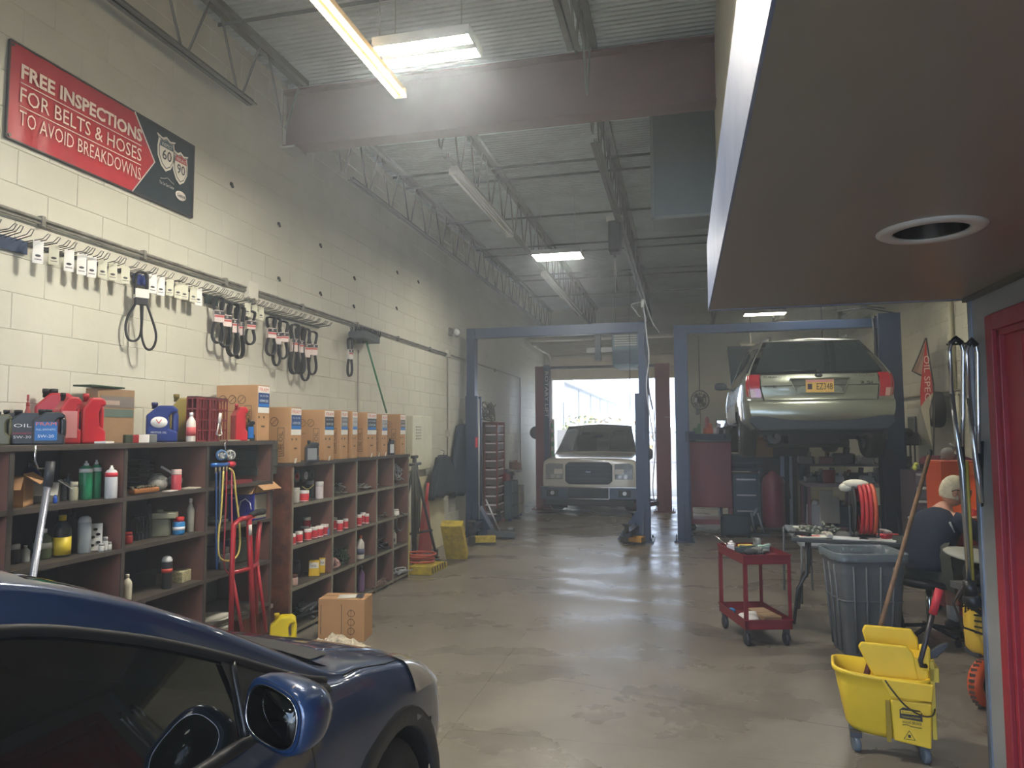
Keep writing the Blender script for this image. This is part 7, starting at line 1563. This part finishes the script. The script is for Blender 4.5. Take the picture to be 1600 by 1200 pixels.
t = thing('task_lamp', 'small lit work lamp shining on the bright worktop', 'lamp', (2.76, 7.2, .876)); MB().tube([(0, .05, 0), (0, .03, .3), (-.06, -.04, .36)], .008, 6).build('lamp_arm', C(60, 60, 60), t); MB().lathe([(.015, .05), (.05, 0), (.052, 0)], (-.07, -.05, .32), 14).build('lamp_shade', C(60, 60, 60), t); MB().sph((-.07, -.05, .33), .02, 10, 8).build('lamp_bulb', M('work_lamp_bulb', (255, 220, 160), emit=60, var=0), t)
t = thing('pair_of_gloves', 'grey work gloves resting on top of the orange cabinet', 'gloves', (2.36, 7.36, 1.379)); MB().sph((0, 0, .06), (.06, .04, .06), 10, 8).tube([(.03, 0, .05), (.06, 0, .12), (.02, 0, .15)], .015, 6).tube([(-.03, 0, .05), (-.05, 0, .01)], .016, 6).build('glove_body', C(140, 138, 128, .9), t)
# silver drawer rack, red bag beyond
t = thing('steel_drawer_rack', 'rack of pale steel drawers behind the seated man', 'rack', (2.75, 8.6, 0), rad(4)); MB().bb(-.34, 0, 0, .34, .4, 1.22).build('rack_body', C(76, 66, 74, .5), t)
for q in range(7): MB().bb(-.32, -.012, .2+q*.145, .32, 0, .31+q*.145).build('drawer', C(96, 88, 100, .4), t); MB().bb(-.32, -.03, .30+q*.145, .32, -.005, .325+q*.145).build('drawer_edge', C(226, 226, 232, .25, .6), t)
t = thing('red_tool_bag', 'dark red tool bag lying on the steel drawer rack', 'bag', (2.80, 8.80, 1.222)); MB().sph((0, 0, .08), (.26, .13, .08), 16, 10, p=.6).build('bag_body', C(90, 30, 42, .8), t); MB().tube([(-.1, -.13, .14), (0, -.15, .2), (.1, -.13, .14)], .012, 6).build('bag_handle', C(40, 30, 34), t); MB().bb(-.3, -.148, .02, .3, -.135, .07).build('bag_band', C(50, 44, 48), t)
t = thing('yellow_rag', 'yellow-green rag on the left end of the steel drawer rack', 'rag', (2.45, 8.66, 1.25)); MB().sph((0, 0, 0), (.03, .03, .04), 8, 6, p=1.6).sph((.02, .02, .04), (.03, .02, .02), 7, 5, p=1.5).build('rag', C(200, 206, 100, .9), t)
t = thing('shop_vacuum', 'dark cylindrical dispenser with a flat cap near the wall pipes', 'dispenser', (3.42, 8.9, 1.1)); MB().lathe([(.17, 0), (.18, .04), (.16, .08), (.16, .42), (.19, .44), (.19, .50), (.001, .52)], n=20).build('dispenser_body', C(58, 54, 52, .4), t); MB().bb(-.02, -.19, .18, .06, -.14, .3).build('valve', C(120, 120, 118), t)
MB().bb(-.3, -.25, 0, .3, .3, 1.098).build('storage_cabinet', C(70, 66, 64), None, bevel=.01, label='dark cabinet under the cylindrical dispenser', cat='cabinet').location = (3.44, 8.95, 0)
# yellow pressure unit with orange wheel
t = thing('pressure_tank_cart', 'yellow tank cart with an orange knobbly wheel at the grey wall end', 'compressor', (1.80, 5.08, 0), rad(12))
MB().lathe([(.001, .26), (.08, .27), (.115, .31), (.12, .40), (.12, .58), (.10, .66), (.06, .69), (.001, .70)], n=22).build('yellow_tank', C(214, 180, 66, .4), t)
for q in range(4): MB().box((-.085, -.088, .42+q*.035), (.006, .07, .010), rad(45)).build('black_slot', C(60, 54, 36), t)
MB().sph((.02, 0, .76), (.13, .10, .09), 14, 10, p=.8).cyl((-.12, -.05, .76), (.1, -.05, .76), .05, n=12).build('motor', C(48, 48, 50, .4), t); MB().bb(-.15, -.1, .66, .15, .1, .70).build('motor_plate', C(120, 124, 126, .3, .5), t)
mb = MB(); rr = random.Random(8)
for i in range(9): a = rr.uniform(0, 6); mb.tube([(-.1+.05*math.cos(a), -.1, .84), (-.16, -.12+rr.uniform(-.03, .03), .75), (-.18+rr.uniform(-.05, .05), -.1, .62+rr.uniform(-.1, .05)), (-.08, -.13, .56+rr.uniform(-.05, .1)), (.0, -.12, .66)], .007, 5)
mb.build('coiled_cables', C(44, 36, 34, .6), t); MB().tube([(-.12, -.1, .82), (-.24, -.08, .6), (-.2, -.1, .46), (-.08, -.13, .42), (0, -.14, .48)], .008, 6).build('hanging_cable', C(60, 52, 46), t)
MB().lathe([(.001, .0), (.19, .0), (.20, .008), (.19, .016), (.001, .02)], (-.02, 0, .86), 30, (.08, -.12, 1)).build('flat_grey_lid', C(150, 152, 140, .5), t); MB().cyl((0, 0, .80), (0, 0, .87), .02, n=8).build('lid_post', C(60, 60, 62), t)
MB().prism([(-.09, 0), (.09, 0), (.05, .26), (-.02, .28)], (.10, -.05, .84), (0, 1, 0), (0, 0, 1), (.02, 0, 0)).build('white_cowl', C(206, 208, 200), t)
w_ = MB(); w_.torus((-.10, -.12, .14), .098, .042, (.5, -.86, 0), 30, 10); wo = w_.build('orange_wheel', C(206, 90, 50, .5), t)
MB().lathe([(.001, -.02), (.055, -.02), (.06, .02), (.001, .03)], (-.10, -.12, .14), 18, (.5, -.86, 0)).build('wheel_hub', C(44, 42, 42), wo)
mb = MB(); ax_x, ax_y, _ = frame((.5, -.86, 0))
for i in range(26):
    a = 2*PI*i/26; p = Vector((-.10, -.12, .14))+ax_x*math.cos(a)*.137+ax_y*math.sin(a)*.137; mb.box(p, (.03, .016, .016), rad(-30))
mb.build('tread_blocks', C(92, 72, 62, .8), wo)
MB().tube([(-.05, -.12, .14), (.1, -.02, .14), (.1, .1, .14)], .014, 6).bb(.04, -.06, .0, .12, .02, .28).bb(-.09, -.06, .26, .12, .08, .29).build('cart_frame', C(80, 84, 88, .4, .4), t)
MB().bb(1.46, 4.10, .0, 1.62, 4.16, .62).build('pale_blue_panel', C(176, 200, 214, .5), None, label='pale blue sheet propped at the back of the grey wall end', cat='panel')
for i, (x, y, c, lb) in enumerate(((.10, .28, (44, 60, 60), 'dark ratchet tool lying among the gloves on the cart top'), (.26, .30, (150, 176, 168), 'pale green tool with round dials on the cart top'), (.06, .44, (206, 206, 210), 'crumpled white tissue at the far corner of the cart top'))):
    tt = thing('hand_tool', lb, 'tool', on(x, y, tp), .7*i); mb = MB(); mb.box((0, 0, .025), (.13, .06, .045)).cyl((-.06, 0, .03), (.10, .01, .05), .018, n=10).lathe([(.01, .05), (.03, .05), (.03, .06), (.01, .06)], (0, 0, 0), 14); mb.build('tool_body', C(*c, rough=.5), tt, bevel=.01)
# ================================================================== RIGHT WALL, REAR
def rw(px, py, d=.03): return at(px, py, 0, RWX-d)
t = thing('wall_pipes', 'pale vertical and horizontal pipes on the right wall near the office corner', 'pipe', (0, 0, 0)); pp = C(186, 182, 154, .5)
a = rw(1486, 480); b = rw(1494, 610); MB().cyl((RWX-.04, a.y, 4.0), (RWX-.04, a.y, b.z), .035, n=8).build('pipe', pp, t)
MB().cyl((RWX-.04, a.y-.12, b.z-.02), (RWX-.04, a.y-.12, 1.1), .026, n=8).build('pipe', pp, t)
MB().cyl((RWX-.03, 4.3, b.z), (RWX-.03, 17.5, b.z), .016, n=6).cyl((RWX-.03, 4.3, b.z-.06), (RWX-.03, a.y+1, b.z-.06), .016, n=6).build('pipe', C(140, 132, 112, .5), t)
MB().cyl((RWX-.03, 4.3, b.z+.42), (RWX-.03, 12.5, b.z+.40), .006, n=5).build('pipe', C(150, 144, 124, .5), t)
t = thing('spare_tyre', 'small black tyre with pale rim hung on the right wall', 'tyre', tuple(rw(1464, 640, .16))); MB().lathe([(.13, -.08), (.24, -.08), (.26, -.05), (.26, .05), (.24, .08), (.13, .08)], (0, 0, 0), 28, (1, -.15, 0), ring=1).build('tyre', tyrem, t); MB().lathe([(.001, -.03), (.12, -.05), (.135, -.085), (.14, -.06)], (0, 0, 0), 20, (1, -.15, 0)).build('rim', C(170, 166, 154, .4, .4), t)
# feather flag
FYf = 8.9
t = thing('feather_flag', 'furled red and white feather flag with lettering leaning by the right wall', 'flag', (0, 0, 0))
def fp(px, py, dy=0): return tuple(at(px, py, 1, FYf+dy))
Q = [(1447, 530), (1449, 560), (1456, 590), (1459, 612), (1455, 625), (1450, 640), (1453, 665), (1457, 700), (1455, 702), (1447, 670), (1438, 640), (1439, 600), (1444, 570)]
def poly(L, mat, name, th=.012, dy=0):
    v = [fp(x, y, dy) for x, y in L]; n = len(v); w2 = [(p[0]+.0, p[1]+th, p[2]) for p in v]
    MB().add(v+w2, [tuple(range(n)), tuple(range(n, 2*n))[::-1]]+[(i, n+i, n+(i+1) % n, (i+1) % n) for i in range(n)]).build(name, mat, t)
poly([(1447, 530), (1449, 560), (1456, 592), (1459, 612), (1448, 622), (1439, 636), (1438, 610), (1442, 575)], C(178, 52, 44, .8), 'red_cloth')
poly([(1438, 636), (1448, 622), (1459, 612), (1452, 640), (1454, 670), (1457, 700), (1447, 668)], C(170, 164, 140, .8), 'lower_cloth')
poly([(1446, 530), (1425, 580), (1441, 585), (1444, 560)], C(176, 150, 128, .8), 'folded_cloth', dy=.05)
MB().tube([fp(1446, 529), fp(1436, 555), fp(1425, 580), fp(1440, 587)], .008, 5).tube([fp(1447, 528), fp(1458, 600), fp(1460, 640), fp(1458, 720), fp(1458, 760)], .009, 5).build('flag_pole', C(60, 56, 48), t)
fa = Vector(fp(1446, 622, -.012)); fb = Vector(fp(1455, 560, -.012)); d_ = (fb-fa).normalized(); up_ = Vector((-d_.z, 0, d_.x))
text('OIL SPEC', C(226, 206, 190, .8), t, Vector(fp(1443, 556, -.014)), (Vector(fp(1445, 622, -.014))-Vector(fp(1443, 556, -.014))).normalized(), Vector((1, 0, .05)).normalized(), .06, width=.5)
# tool board area on the right wall between lift column and flag
t = thing('black_shop_light', 'black work light box on the right wall beside the lift column', 'box', tuple(rw(1418, 686, .2))); MB().box((0, 0, 0), (.26, .34, .2)).sph((-.05, -.1, .1), (.12, .16, .08), 10, 6).build('case', C(34, 32, 32, .6), t, bevel=.02)
t = thing('wall_mirror', 'small framed mirror on the right wall above the black box', 'mirror', tuple(rw(1425, 664, .02))); MB().bb(-.01, -.2, -.14, .01, .2, .14).build('frame', C(50, 48, 46), t); MB().bb(-.014, -.18, -.12, -.01, .18, .12).build('mirror_glass', C(190, 196, 200, .05, 1, var=0), t)
for i, (px, py, w_, h_, c, lb) in enumerate(((1409, 712, .05, .3, (130, 60, 50), 'red-handled tool hung on the right wall'), (1416, 716, .04, .34, (50, 50, 52), 'black bar hung on the right wall'), (1423, 714, .05, .3, (80, 74, 70), 'dark brown tool hung on the right wall'), (1408, 738, .12, .2, (214, 214, 208), 'white notice pad pinned low on the right wall'), (1430, 712, .03, .36, (110, 106, 98), 'long grey tool hung on the right wall'), (1437, 690, .05, .12, (150, 142, 124), 'oval wall fitting beside the hung tools'))):
    t = thing('hung_tool', lb, 'tool', tuple(rw(px, py, .05)), 0, 'tools hung on the right wall'); MB().bb(-.015, -w_/2, -h_/2, .01, w_/2, h_/2).cyl((0, 0, h_/2-.02), (0, 0, h_/2+.05), w_*.35, n=8).build('tool_body', C(*c, rough=.6), t, bevel=.004)
t = thing('red_wall_sign', 'small sign with red marks high on the right wall by the wagon', 'sign', tuple(rw(1338, 552, .01))); MB().bb(-.003, -.5, -.30, .003, .5, .30).build('sign_board', C(206, 200, 184), t)
for q in range(3): MB().bb(-.006, -.4+.28*q, -.2, -.003, -.2+.28*q, .2).build('red_mark', C(190, 60, 50), t)
def cab(label, x, y, sx, sy, sz, c, rz=0, dr=4, name='tool_cabinet', hand=(170, 166, 170)):
    t = thing(name, label, 'cabinet', (x, y, 0), rad(rz)); MB().bb(-sx/2, -sy/2, .1, sx/2, sy/2, sz).build('cabinet_body', C(*c, rough=.4), t, bevel=.01); hh = (sz-.16)/dr
    for q in range(dr): d = MB().bb(-sx/2+.02, -sy/2-.012, .13+q*hh, sx/2-.02, -sy/2, .13+q*hh+hh*.88).build('drawer', C(*[int(v*.9) for v in c], rough=.4), t); MB().bb(-sx*.35, -sy/2-.025, .13+q*hh+hh*.7, sx*.35, -sy/2-.012, .13+q*hh+hh*.8).build('handle', C(*hand, rough=.3, metal=.6), d)
    for xx in (-1, 1):
        for yy in (-1, 1): MB().lathe([(.015, -.018), (.05, -.02), (.05, .02), (.015, .018)], (xx*(sx/2-.08), yy*(sy/2-.08), .05), 12, (1, 0, 0)).build('caster', C(36, 38, 42), t)
    return t
cab('dark red tool cabinet by the foot of the right lift column', 3.32, 11.0, .5, .5, 1.05, (110, 36, 44))
cab('dark red tool cabinet with a cluttered top against the right wall', 3.3, 9.9, .6, .5, .95, (104, 34, 42), 0, 5)
# tall maroon cabinet left of the raised wagon
t = thing('maroon_locker', 'tall maroon two-door locker cart behind the middle lift column', 'cabinet', (.42, 12.6, 0)); mm = M('maroon_locker_paint', (136, 52, 70), .4, var=.08)
MB().bb(-.36, -.2, .40, .34, .3, 1.49).build('locker_body', mm, t, bevel=.01)
for x0, x1 in ((-.35, -.06), (-.05, .33)): MB().bb(x0, -.215, .42, x1, -.2, 1.47).build('door', mm, t)
for x in (-.34, .30):
    for y_ in (-.19, .25): MB().bb(x, y_, .12, x+.04, y_+.04, .40).build('leg', mm, t)
MB().bb(-.36, -.2, .12, .34, .3, .2).build('lower_tray', mm, t); MB().bb(-.36, -.22, 1.49, .34, .3, 1.6).build('top_tray', C(106, 120, 126), t)
for x in (-.3, .28): MB().lathe([(.015, -.018), (.055, -.02), (.055, .02), (.015, .018)], (x, -.12, .06), 12, (0, 1, 0)).build('caster', C(36, 38, 42), t)
for i, (x, c, lb) in enumerate(((-.2, (110, 150, 120), 'green rag'), (-.02, (206, 110, 80), 'orange glove'), (.12, (220, 216, 220), 'white box'), (.24, (206, 210, 220), 'white cup'))): MB().box((0, 0, .06), (.13, .16, .12), .3*i).cyl((.02, 0, .1), (.05, .02, .19), .035, n=8).build('locker_top_item', C(*c), None, bevel=.01, label=lb+' on top of the maroon locker', cat='clutter', group='clutter on the maroon locker').location = (.42+x, 12.6, 1.6)
cab('teal grey cabinet right of the maroon locker', 1.0, 12.9, .44, .5, .95, (62, 92, 108), 0, 3)
t = thing('gas_cylinder_cart', 'maroon gas cylinder on a small cart beside the teal cabinet', 'cylinder', (1.42, 12.6, 0)); MB().lathe([(.17, .08), (.18, .12), (.18, .78), (.15, .9), (.06, .97), (.05, 1.0), (.001, 1.0)], n=22).build('cylinder_body', C(120, 52, 74, .4), t); MB().tube([(-.16, .02, .78), (-.22, -.02, .9), (-.1, -.05, 1.02), (.02, -.02, 1.0)], .012, 6).tube([(.16, 0, .9), (.24, 0, .82), (.26, -.05, .55)], .012, 6).build('hose', C(60, 58, 66), t); MB().bb(-.2, -.2, .05, .2, .2, .09).build('cart_base', C(60, 58, 62), t)
for x in (-.18, .18): MB().lathe([(.02, -.02), (.07, -.02), (.07, .02), (.02, .02)], (x, -.12, .07), 14, (1, 0, 0)).build('wheel', C(36, 38, 42), t)
t = thing('black_crate', 'open dark crate on the floor in front of the locker', 'crate', (.76, 11.95, 0)); 
MB().bb(-.22, -.16, .03, .22, .16, .05).bb(-.22, -.16, .03, -.20, .16, .33).bb(.20, -.16, .03, .22, .16, .33).bb(-.22, -.16, .03, .22, -.14, .33).bb(-.22, .14, .03, .22, .16, .33).build('crate_body', C(40, 56, 72, .6), t)
for x in (-.2, .2): MB().bb(x-.02, -.17, 0, x+.02, .17, .04).build('skid', C(40, 50, 60), t)
t = thing('pipe_jack', 'chrome-legged jack beside the black crate', 'jack', (1.08, 12.2, 0)); MB().tube([(0, 0, .02), (-.05, 0, .35)], .018, 6).tube([(.05, 0, .35), (.14, 0, .02)], .018, 6).tube([(-.02, 0, .3), (.04, 0, .42)], .025, 8).build('jack_legs', C(170, 184, 196, .3, .6), t); MB().bb(-.06, -.1, 0, .22, .1, .03).build('jack_base', C(60, 70, 84), t)
# bench with engine parts under the wagon
t = thing('steel_workbench', 'cluttered steel workbench seen beneath the raised wagon', 'workbench', (2.62, 12.2, 0)); MB().bb(-.80, -.35, .80, .80, .4, .86).build('benchtop', M('worn_pinkish_bench', (150, 132, 136), .5, var=.3, scale=20), t, bevel=.004)
for x in (-.78, -.1, .74):
    for y_ in (-.34, .34): MB().bb(x, y_, 0, x+.045, y_+.04, .80).build('leg', C(110, 76, 92, .5), t)
MB().bb(-.8, -.34, .16, .8, .36, .19).build('lower_shelf', C(120, 92, 110, .5), t)
rr = random.Random(31)
names = ['alternator', 'gearbox casing', 'cylinder head', 'starter motor', 'steering pump', 'exhaust manifold', 'brake caliper', 'compressor unit', 'turbo housing', 'throttle body', 'transfer case', 'intake manifold', 'clutch housing', 'oil pan', 'radiator fan motor', 'transmission bell']
cols = [(120, 122, 124), (54, 58, 62), (140, 138, 134), (70, 72, 74), (190, 190, 190), (104, 96, 88), (128, 34, 44), (44, 46, 50), (160, 160, 160), (96, 98, 100), (60, 62, 64), (84, 86, 88), (150, 152, 154), (40, 42, 44), (110, 60, 56), (132, 134, 136)]
def engine_part(label, x, y, z, w, c, seed, g='engine parts on the steel workbench'):
    r_ = random.Random(seed); t = thing('engine_part', label, 'engine part', (x, y, z), r_.uniform(-.6, .6), g); mb = MB(); mb.box((0, 0, w*.3), (w, w*.7, w*.55), r_.uniform(-.3, .3))
    mb.cyl((-w*.55, 0, w*.35), (w*.45, 0, w*.42), w*.27, w*.2, n=12).cyl((w*.1, 0, w*.5), (w*.15, 0, w*.95), w*.16, n=10); mb.build('casting', C(*c, rough=.4, metal=.4), t, bevel=.008)
    MB().lathe([(.02, -.01), (w*.24, -.012), (w*.25, 0), (w*.24, .012), (.02, .01)], (-w*.58, -.02, w*.36), 16, (1, -.3, 0)).build('pulley', C(190, 190, 186, .3, .7), t)
    MB().tube([(w*.3, -w*.2, w*.5), (w*.5, -w*.35, w*.6), (w*.55, -w*.2, w*.2), (w*.4, 0, .02)], .012, 5).build('pipe', C(60, 60, 62), t); return t
for i in range(16):
    x = 1.9+.105*i; z = .862; y = 11.98+.14*(i % 2)
    if i % 4 == 2: y = 12.4
    engine_part('%s on the steel workbench, %s' % (names[i], ['left end', 'left end behind', 'left part', 'left of centre', 'near the red pot', 'centre left', 'centre', 'centre behind', 'under the rear axle', 'right of centre', 'below the exhaust', 'right part', 'right part behind', 'before the lift column', 'right end', 'right end behind'][i]), x, y, z, rr.uniform(.16, .27), cols[i], i)
for i in range(6):
    engine_part('%s stacked higher at the back of the steel workbench, %s' % (names[15-i], ('left', 'mid left', 'middle', 'mid right', 'right', 'far right')[i]), 1.95+.28*i, 12.5, 1.12, rr.uniform(.2, .3), cols[15-i], 100+i)
MB().bb(-.8, -.12, -.03, .85, .12, 0).bb(-.8, -.1, -.26, -.77, .1, 0).bb(.8, -.1, -.26, .83, .1, 0).build('raised_shelf', C(76, 78, 82), None, label='raised steel shelf at the back of the workbench', cat='shelf').location = (2.62, 12.52, 1.12)
t = thing('red_pot', 'dark red pot standing on the left of the steel workbench', 'pot', (2.16, 11.9, .862)); MB().lathe([(.08, 0), (.09, .02), (.095, .17), (.10, .19), (.09, .19), (.08, .03)], n=18).build('pot_body', C(136, 36, 52, .4), t)
t = thing('white_rag_pile', 'white rags hanging over the bench front', 'rag', (2.1, 11.84, .5)); MB().box((0, 0, 0), (.2, .02, .5), .2).box((.12, .01, -.05), (.14, .02, .4), -.2).build('rag_cloth', C(170, 170, 166, .9), t, bevel=.008)
for i, (x, c, lb) in enumerate(((1.98, (196, 200, 206), 'white paper carton'), (2.35, (70, 84, 104), 'blue-grey bin bag'), (2.75, (196, 194, 184), 'white cloth cone'), (3.05, (90, 94, 98), 'grey metal tub'))): MB().box((0, 0, .16), (.24, .3, .32), .2*i, taper=.6 if i == 2 else .9).cyl((0, 0, .3), (.02, 0, .38), .05, n=8).build('bench_shelf_item', C(*c), None, bevel=.015, label=lb+' on the lower shelf of the steel workbench', cat='clutter', group='things on the bench lower shelf').location = (x, 12.1, .19)
# board stack, leaning strips and boxes beside bench
for i, (px, c, lb, w_) in enumerate(((1222, (176, 186, 206), 'pale leaning bumper strip, leftmost', .07), (1229, (44, 56, 70), 'dark leaning strip, second', .09), (1236, (190, 200, 210), 'silver leaning strip, third', .06), (1243, (60, 52, 50), 'brown-black leaning strip, fourth', .09), (1250, (150, 130, 100), 'tan leaning strip, fifth', .06), (1257, (40, 60, 74), 'dark teal leaning panel, rightmost', .12))):
    X_ = at(px, 740, 1, 13.1).x; MB().box((0, 0, .62), (w_, .03, 1.22), 0, rad(6)).box((0, -.07, 1.18), (w_*.7, .025, .1)).build('leaning_strip', C(*c, rough=.35), None, bevel=.008, label=lb+' of the strips standing behind the cylinder', cat='trim strip', group='leaning strips').location = (X_, 13.1+.05*i, 0)
for i, (x0, x1, y0, y1, Y, lb) in enumerate(((1180, 1207, 681, 714, 13.9, 'cardboard carton with a torn side, left of the pair under the wagon'), (1205, 1254, 672, 697, 14.3, 'long cardboard carton, right of the pair under the wagon'))):
    a = at(x0, y1, 1, Y); b = at(x1, y0, 1, Y); carton(lb, ((a.x+b.x)/2, Y, a.z), b.x-a.x, .4, b.z-a.z, 0, CARD)
    MB().bb(a.x-.06, Y-.05, 0, b.x+.1, Y+.5, a.z-.002).build('storage_cabinet', C(58, 62, 70), None, bevel=.01, label=('dark cabinet under the torn carton', 'dark cabinet under the long carton')[i], cat='cabinet')
t = thing('machine_vice_bench', 'dark bench with rails and a white bracket beyond the lift', 'workbench', (1.05, 13.75, 0)); MB().bb(-.45, -.3, .95, .30, .3, 1.0).bb(-.45, -.3, 1.08, .30, -.25, 1.12).bb(-.45, -.3, 0, -.4, .3, .95).bb(.25, -.3, 0, .3, .3, .95).build('bench_frame', C(70, 90, 110, .5), t); MB().bb(-.35, -.34, .95, -.27, -.3, 1.18).bb(-.5, -.34, 1.15, -.27, -.3, 1.19).build('white_bracket', C(226, 226, 210), t); MB().bb(-.4, -.15, 1.0, .2, .2, 1.25).build('machine_body', C(50, 64, 80), t, bevel=.02)
# wall fan, vertical pipe on the far wall, garland
t = thing('wall_fan', 'round black wall fan on the far wall left of the wagon', 'fan', tuple(at(1094, 625, 1, 17.9))); MB().torus((0, 0, 0), .23, .015, (.4, -.9, 0), 28, 6).torus((0, .0, 0), .15, .008, (.4, -.9, 0), 24, 5).torus((0, 0, 0), .08, .008, (.4, -.9, 0), 20, 5).build('fan_cage', C(50, 50, 52, .5), t); fx, fy, _ = frame((.4, -.9, 0)); 
mb = MB()
for k in range(14): a = 2*PI*k/14; mb.cyl((0, 0, 0), tuple((fx*math.cos(a)+fy*math.sin(a))*.23), .005, n=4)
mb.build('fan_cage_wires', C(50, 50, 52, .5), t)
for k in range(4):
    a = 2*PI*k/4+.4; mb = MB(); p_ = (fx*math.cos(a)+fy*math.sin(a)); q_ = (fx*math.cos(a+.6)+fy*math.sin(a+.6)); mb.add([(0, .04, 0), tuple(p_*.2+Vector((0, .04, 0))), tuple(q_*.2+Vector((0, .02, 0))), (0, .05, 0.001), tuple(p_*.2+Vector((0, .05, 0))), tuple(q_*.2+Vector((0, .03, 0)))], [(0, 1, 2), (3, 5, 4), (0, 3, 4, 1), (1, 4, 5, 2), (2, 5, 3, 0)]); mb.build('fan_blade', C(70, 70, 72, .4), t)
MB().cyl((0, .02, 0), (-.06, .2, 0), .07, n=12).build('fan_motor', C(44, 44, 46), t); MB().tube([(-.06, .2, 0), (-.06, .3, -.3), (-.05, .88, -.35)], .018, 6).bb(-.1, .1, -.36, -.02, .2, -.2).build('wall_arm', C(60, 60, 60), t)
t = thing('far_wall_pipe', 'thin vertical pipe on the far wall above the fan', 'pipe', (at(1092, 560, 1, FY-.04).x, FY-.03, 0)); MB().cyl((0, 0, 1.2), (0, 0, 4.1), .016, n=6).build('pipe', C(110, 106, 96), t)
t = thing('fire_extinguisher', 'small red extinguisher mark on the far wall by the window', 'extinguisher', (at(1105, 660, 1, FY-.06).x, FY-.07, 1.75)); MB().lathe([(.05, 0), (.055, .02), (.055, .22), (.03, .27), (.02, .3), (.001, .3)], n=14).build('cylinder', C(170, 60, 56), t)
# pipework on the raised-lift top right
t = thing('rooftop_rack_parts', 'dark exhaust pipes stored on brackets high on the wall above the wagon', 'pipes', (2.1, 15.4, 3.4)); mb = MB()
for i in range(5): mb.tube([(-.9, .1*i, .0+.03*i), (-.2, .1*i, .06), (.5, .1*i, .0+.04*(i % 2)), (.9, .1*i, .05)], .025, 6)
mb.build('stored_pipes', C(84, 84, 78, .5, .4), t)
for x in (-.7, .7): MB().bb(x-.02, -.1, -.06, x+.02, .5, -.03).bb(x-.01, .2, -.03, x+.01, .22, 1.5).build('hanging_bracket', C(90, 90, 84), t)
# ================================================================== OUTSIDE
struct('trim_5', MB().bb(-30, FY+.2, -.12, 30, 95, -.01), asphalt)
struct('trim_6', MB().bb(-30, -40, -.12, 30, -3.2, -.01), asphalt)
t = thing('white_building', 'long low white building running away outside the rear door', 'building', (0, 0, 0)); wbm = C(180, 182, 184, .7)
MB().bb(-13, 26, 0, -5.4, 70, 3.9).build('wall', wbm, t); MB().bb(-13.2, 25.8, 3.9, -5.1, 70.2, 4.15).build('roof_edge', C(70, 72, 76), t)
for i in range(7): MB().bb(-5.42, 27.5+i*5, .0, -5.34, 27.62+i*5, 3.9).build('downpipe', C(80, 84, 90), t); MB().bb(-5.45, 29.5+i*5, 1.2, -5.38, 31+i*5, 2.6).build('window', C(40, 46, 54, .2), t)
t = thing('fence', 'white picket gate fence across the yard outside', 'fence', (0, 0, 0))
for i in range(60): MB().bb(-6+i*.16, 32, 0, -5.96+i*.16, 32.03, 1.85).build('picket', C(110, 112, 116), t)
MB().bb(-6, 31.98, 1.6, 3.6, 32, 1.68).bb(-6, 31.98, .3, 3.6, 32, .38).build('rail', C(110, 112, 116), t)
MB().bb(-5.0, 24.5, 0, -3.9, 25.3, 1.75).build('utility_box', C(96, 92, 86), None, label='beige utility box outside left of the pickup', cat='box')
def bush(label, x, y, w_, h_, c, n=260, name='shrub', group=None):
    t = thing(name, label, 'shrub' if name == 'shrub' else 'tree', (x, y, 0), 0, group); mb = MB(); r_ = random.Random(int(x*10))
    for i in range(n):
        a = r_.uniform(0, 2*PI); u = r_.random()**.5; z = h_*(.15+.85*r_.random()); k = math.sqrt(max(0, 1-((z/h_-.55)/.6)**2)); p = Vector((math.cos(a)*u*w_*k, math.sin(a)*u*w_*k*.7, z)); s_ = .07*w_+.04
        q = Vector((r_.uniform(-1, 1), r_.uniform(-1, 1), r_.uniform(-1, 1))).normalized()*s_; r2 = q.cross(Vector((r_.uniform(-1, 1), r_.uniform(-1, 1), 1))).normalized()*s_*.6; mb.add([p-q, p+r2, p+q, p-r2], [(0, 1, 2, 3)])
    mb.build('foliage', C(*c, rough=.6), t, kind='stuff'); mb = MB()
    for i in range(5): a = i*1.3; mb.tube([(0, 0, 0), (math.cos(a)*w_*.2, math.sin(a)*w_*.2, h_*.4), (math.cos(a)*w_*.45, math.sin(a)*w_*.3, h_*.75)], .03, 5)
    mb.build('stems', C(90, 74, 56), t)
bush('yellow-green shrub outside above the pickup roof, left', -4.1, 29, .95, 2.35, (112, 116, 18)); bush('yellow-orange shrub outside above the pickup roof, centre', -2.9, 29.5, 1.05, 2.25, (138, 112, 22)); bush('yellow shrub outside above the pickup roof, right', -2.0, 30, .8, 2.1, (136, 104, 26))
bush('tall green tree outside to the right of the rear door', 1.2, 38, 1.6, 4.6, (56, 76, 34), 500, 'tree')
t = thing('power_pole', 'thin dark utility pole outside', 'pole', (-1.35, 40, 0)); MB().cyl((0, 0, 0), (-.1, 0, 11), .09, .06, n=8).bb(-.9, -.05, 9.6, .9, .05, 9.75).build('pole', C(70, 66, 60), t)
t = thing('wall_lamp_outside', 'grey hanging sign post just outside the left door jamb', 'post', (-3.9, 22, 0)); MB().bb(-.05, -.05, 0, .05, .05, 4.2).bb(.05, -.04, 2.6, .3, .04, 3.4).build('post', C(150, 150, 150), t)
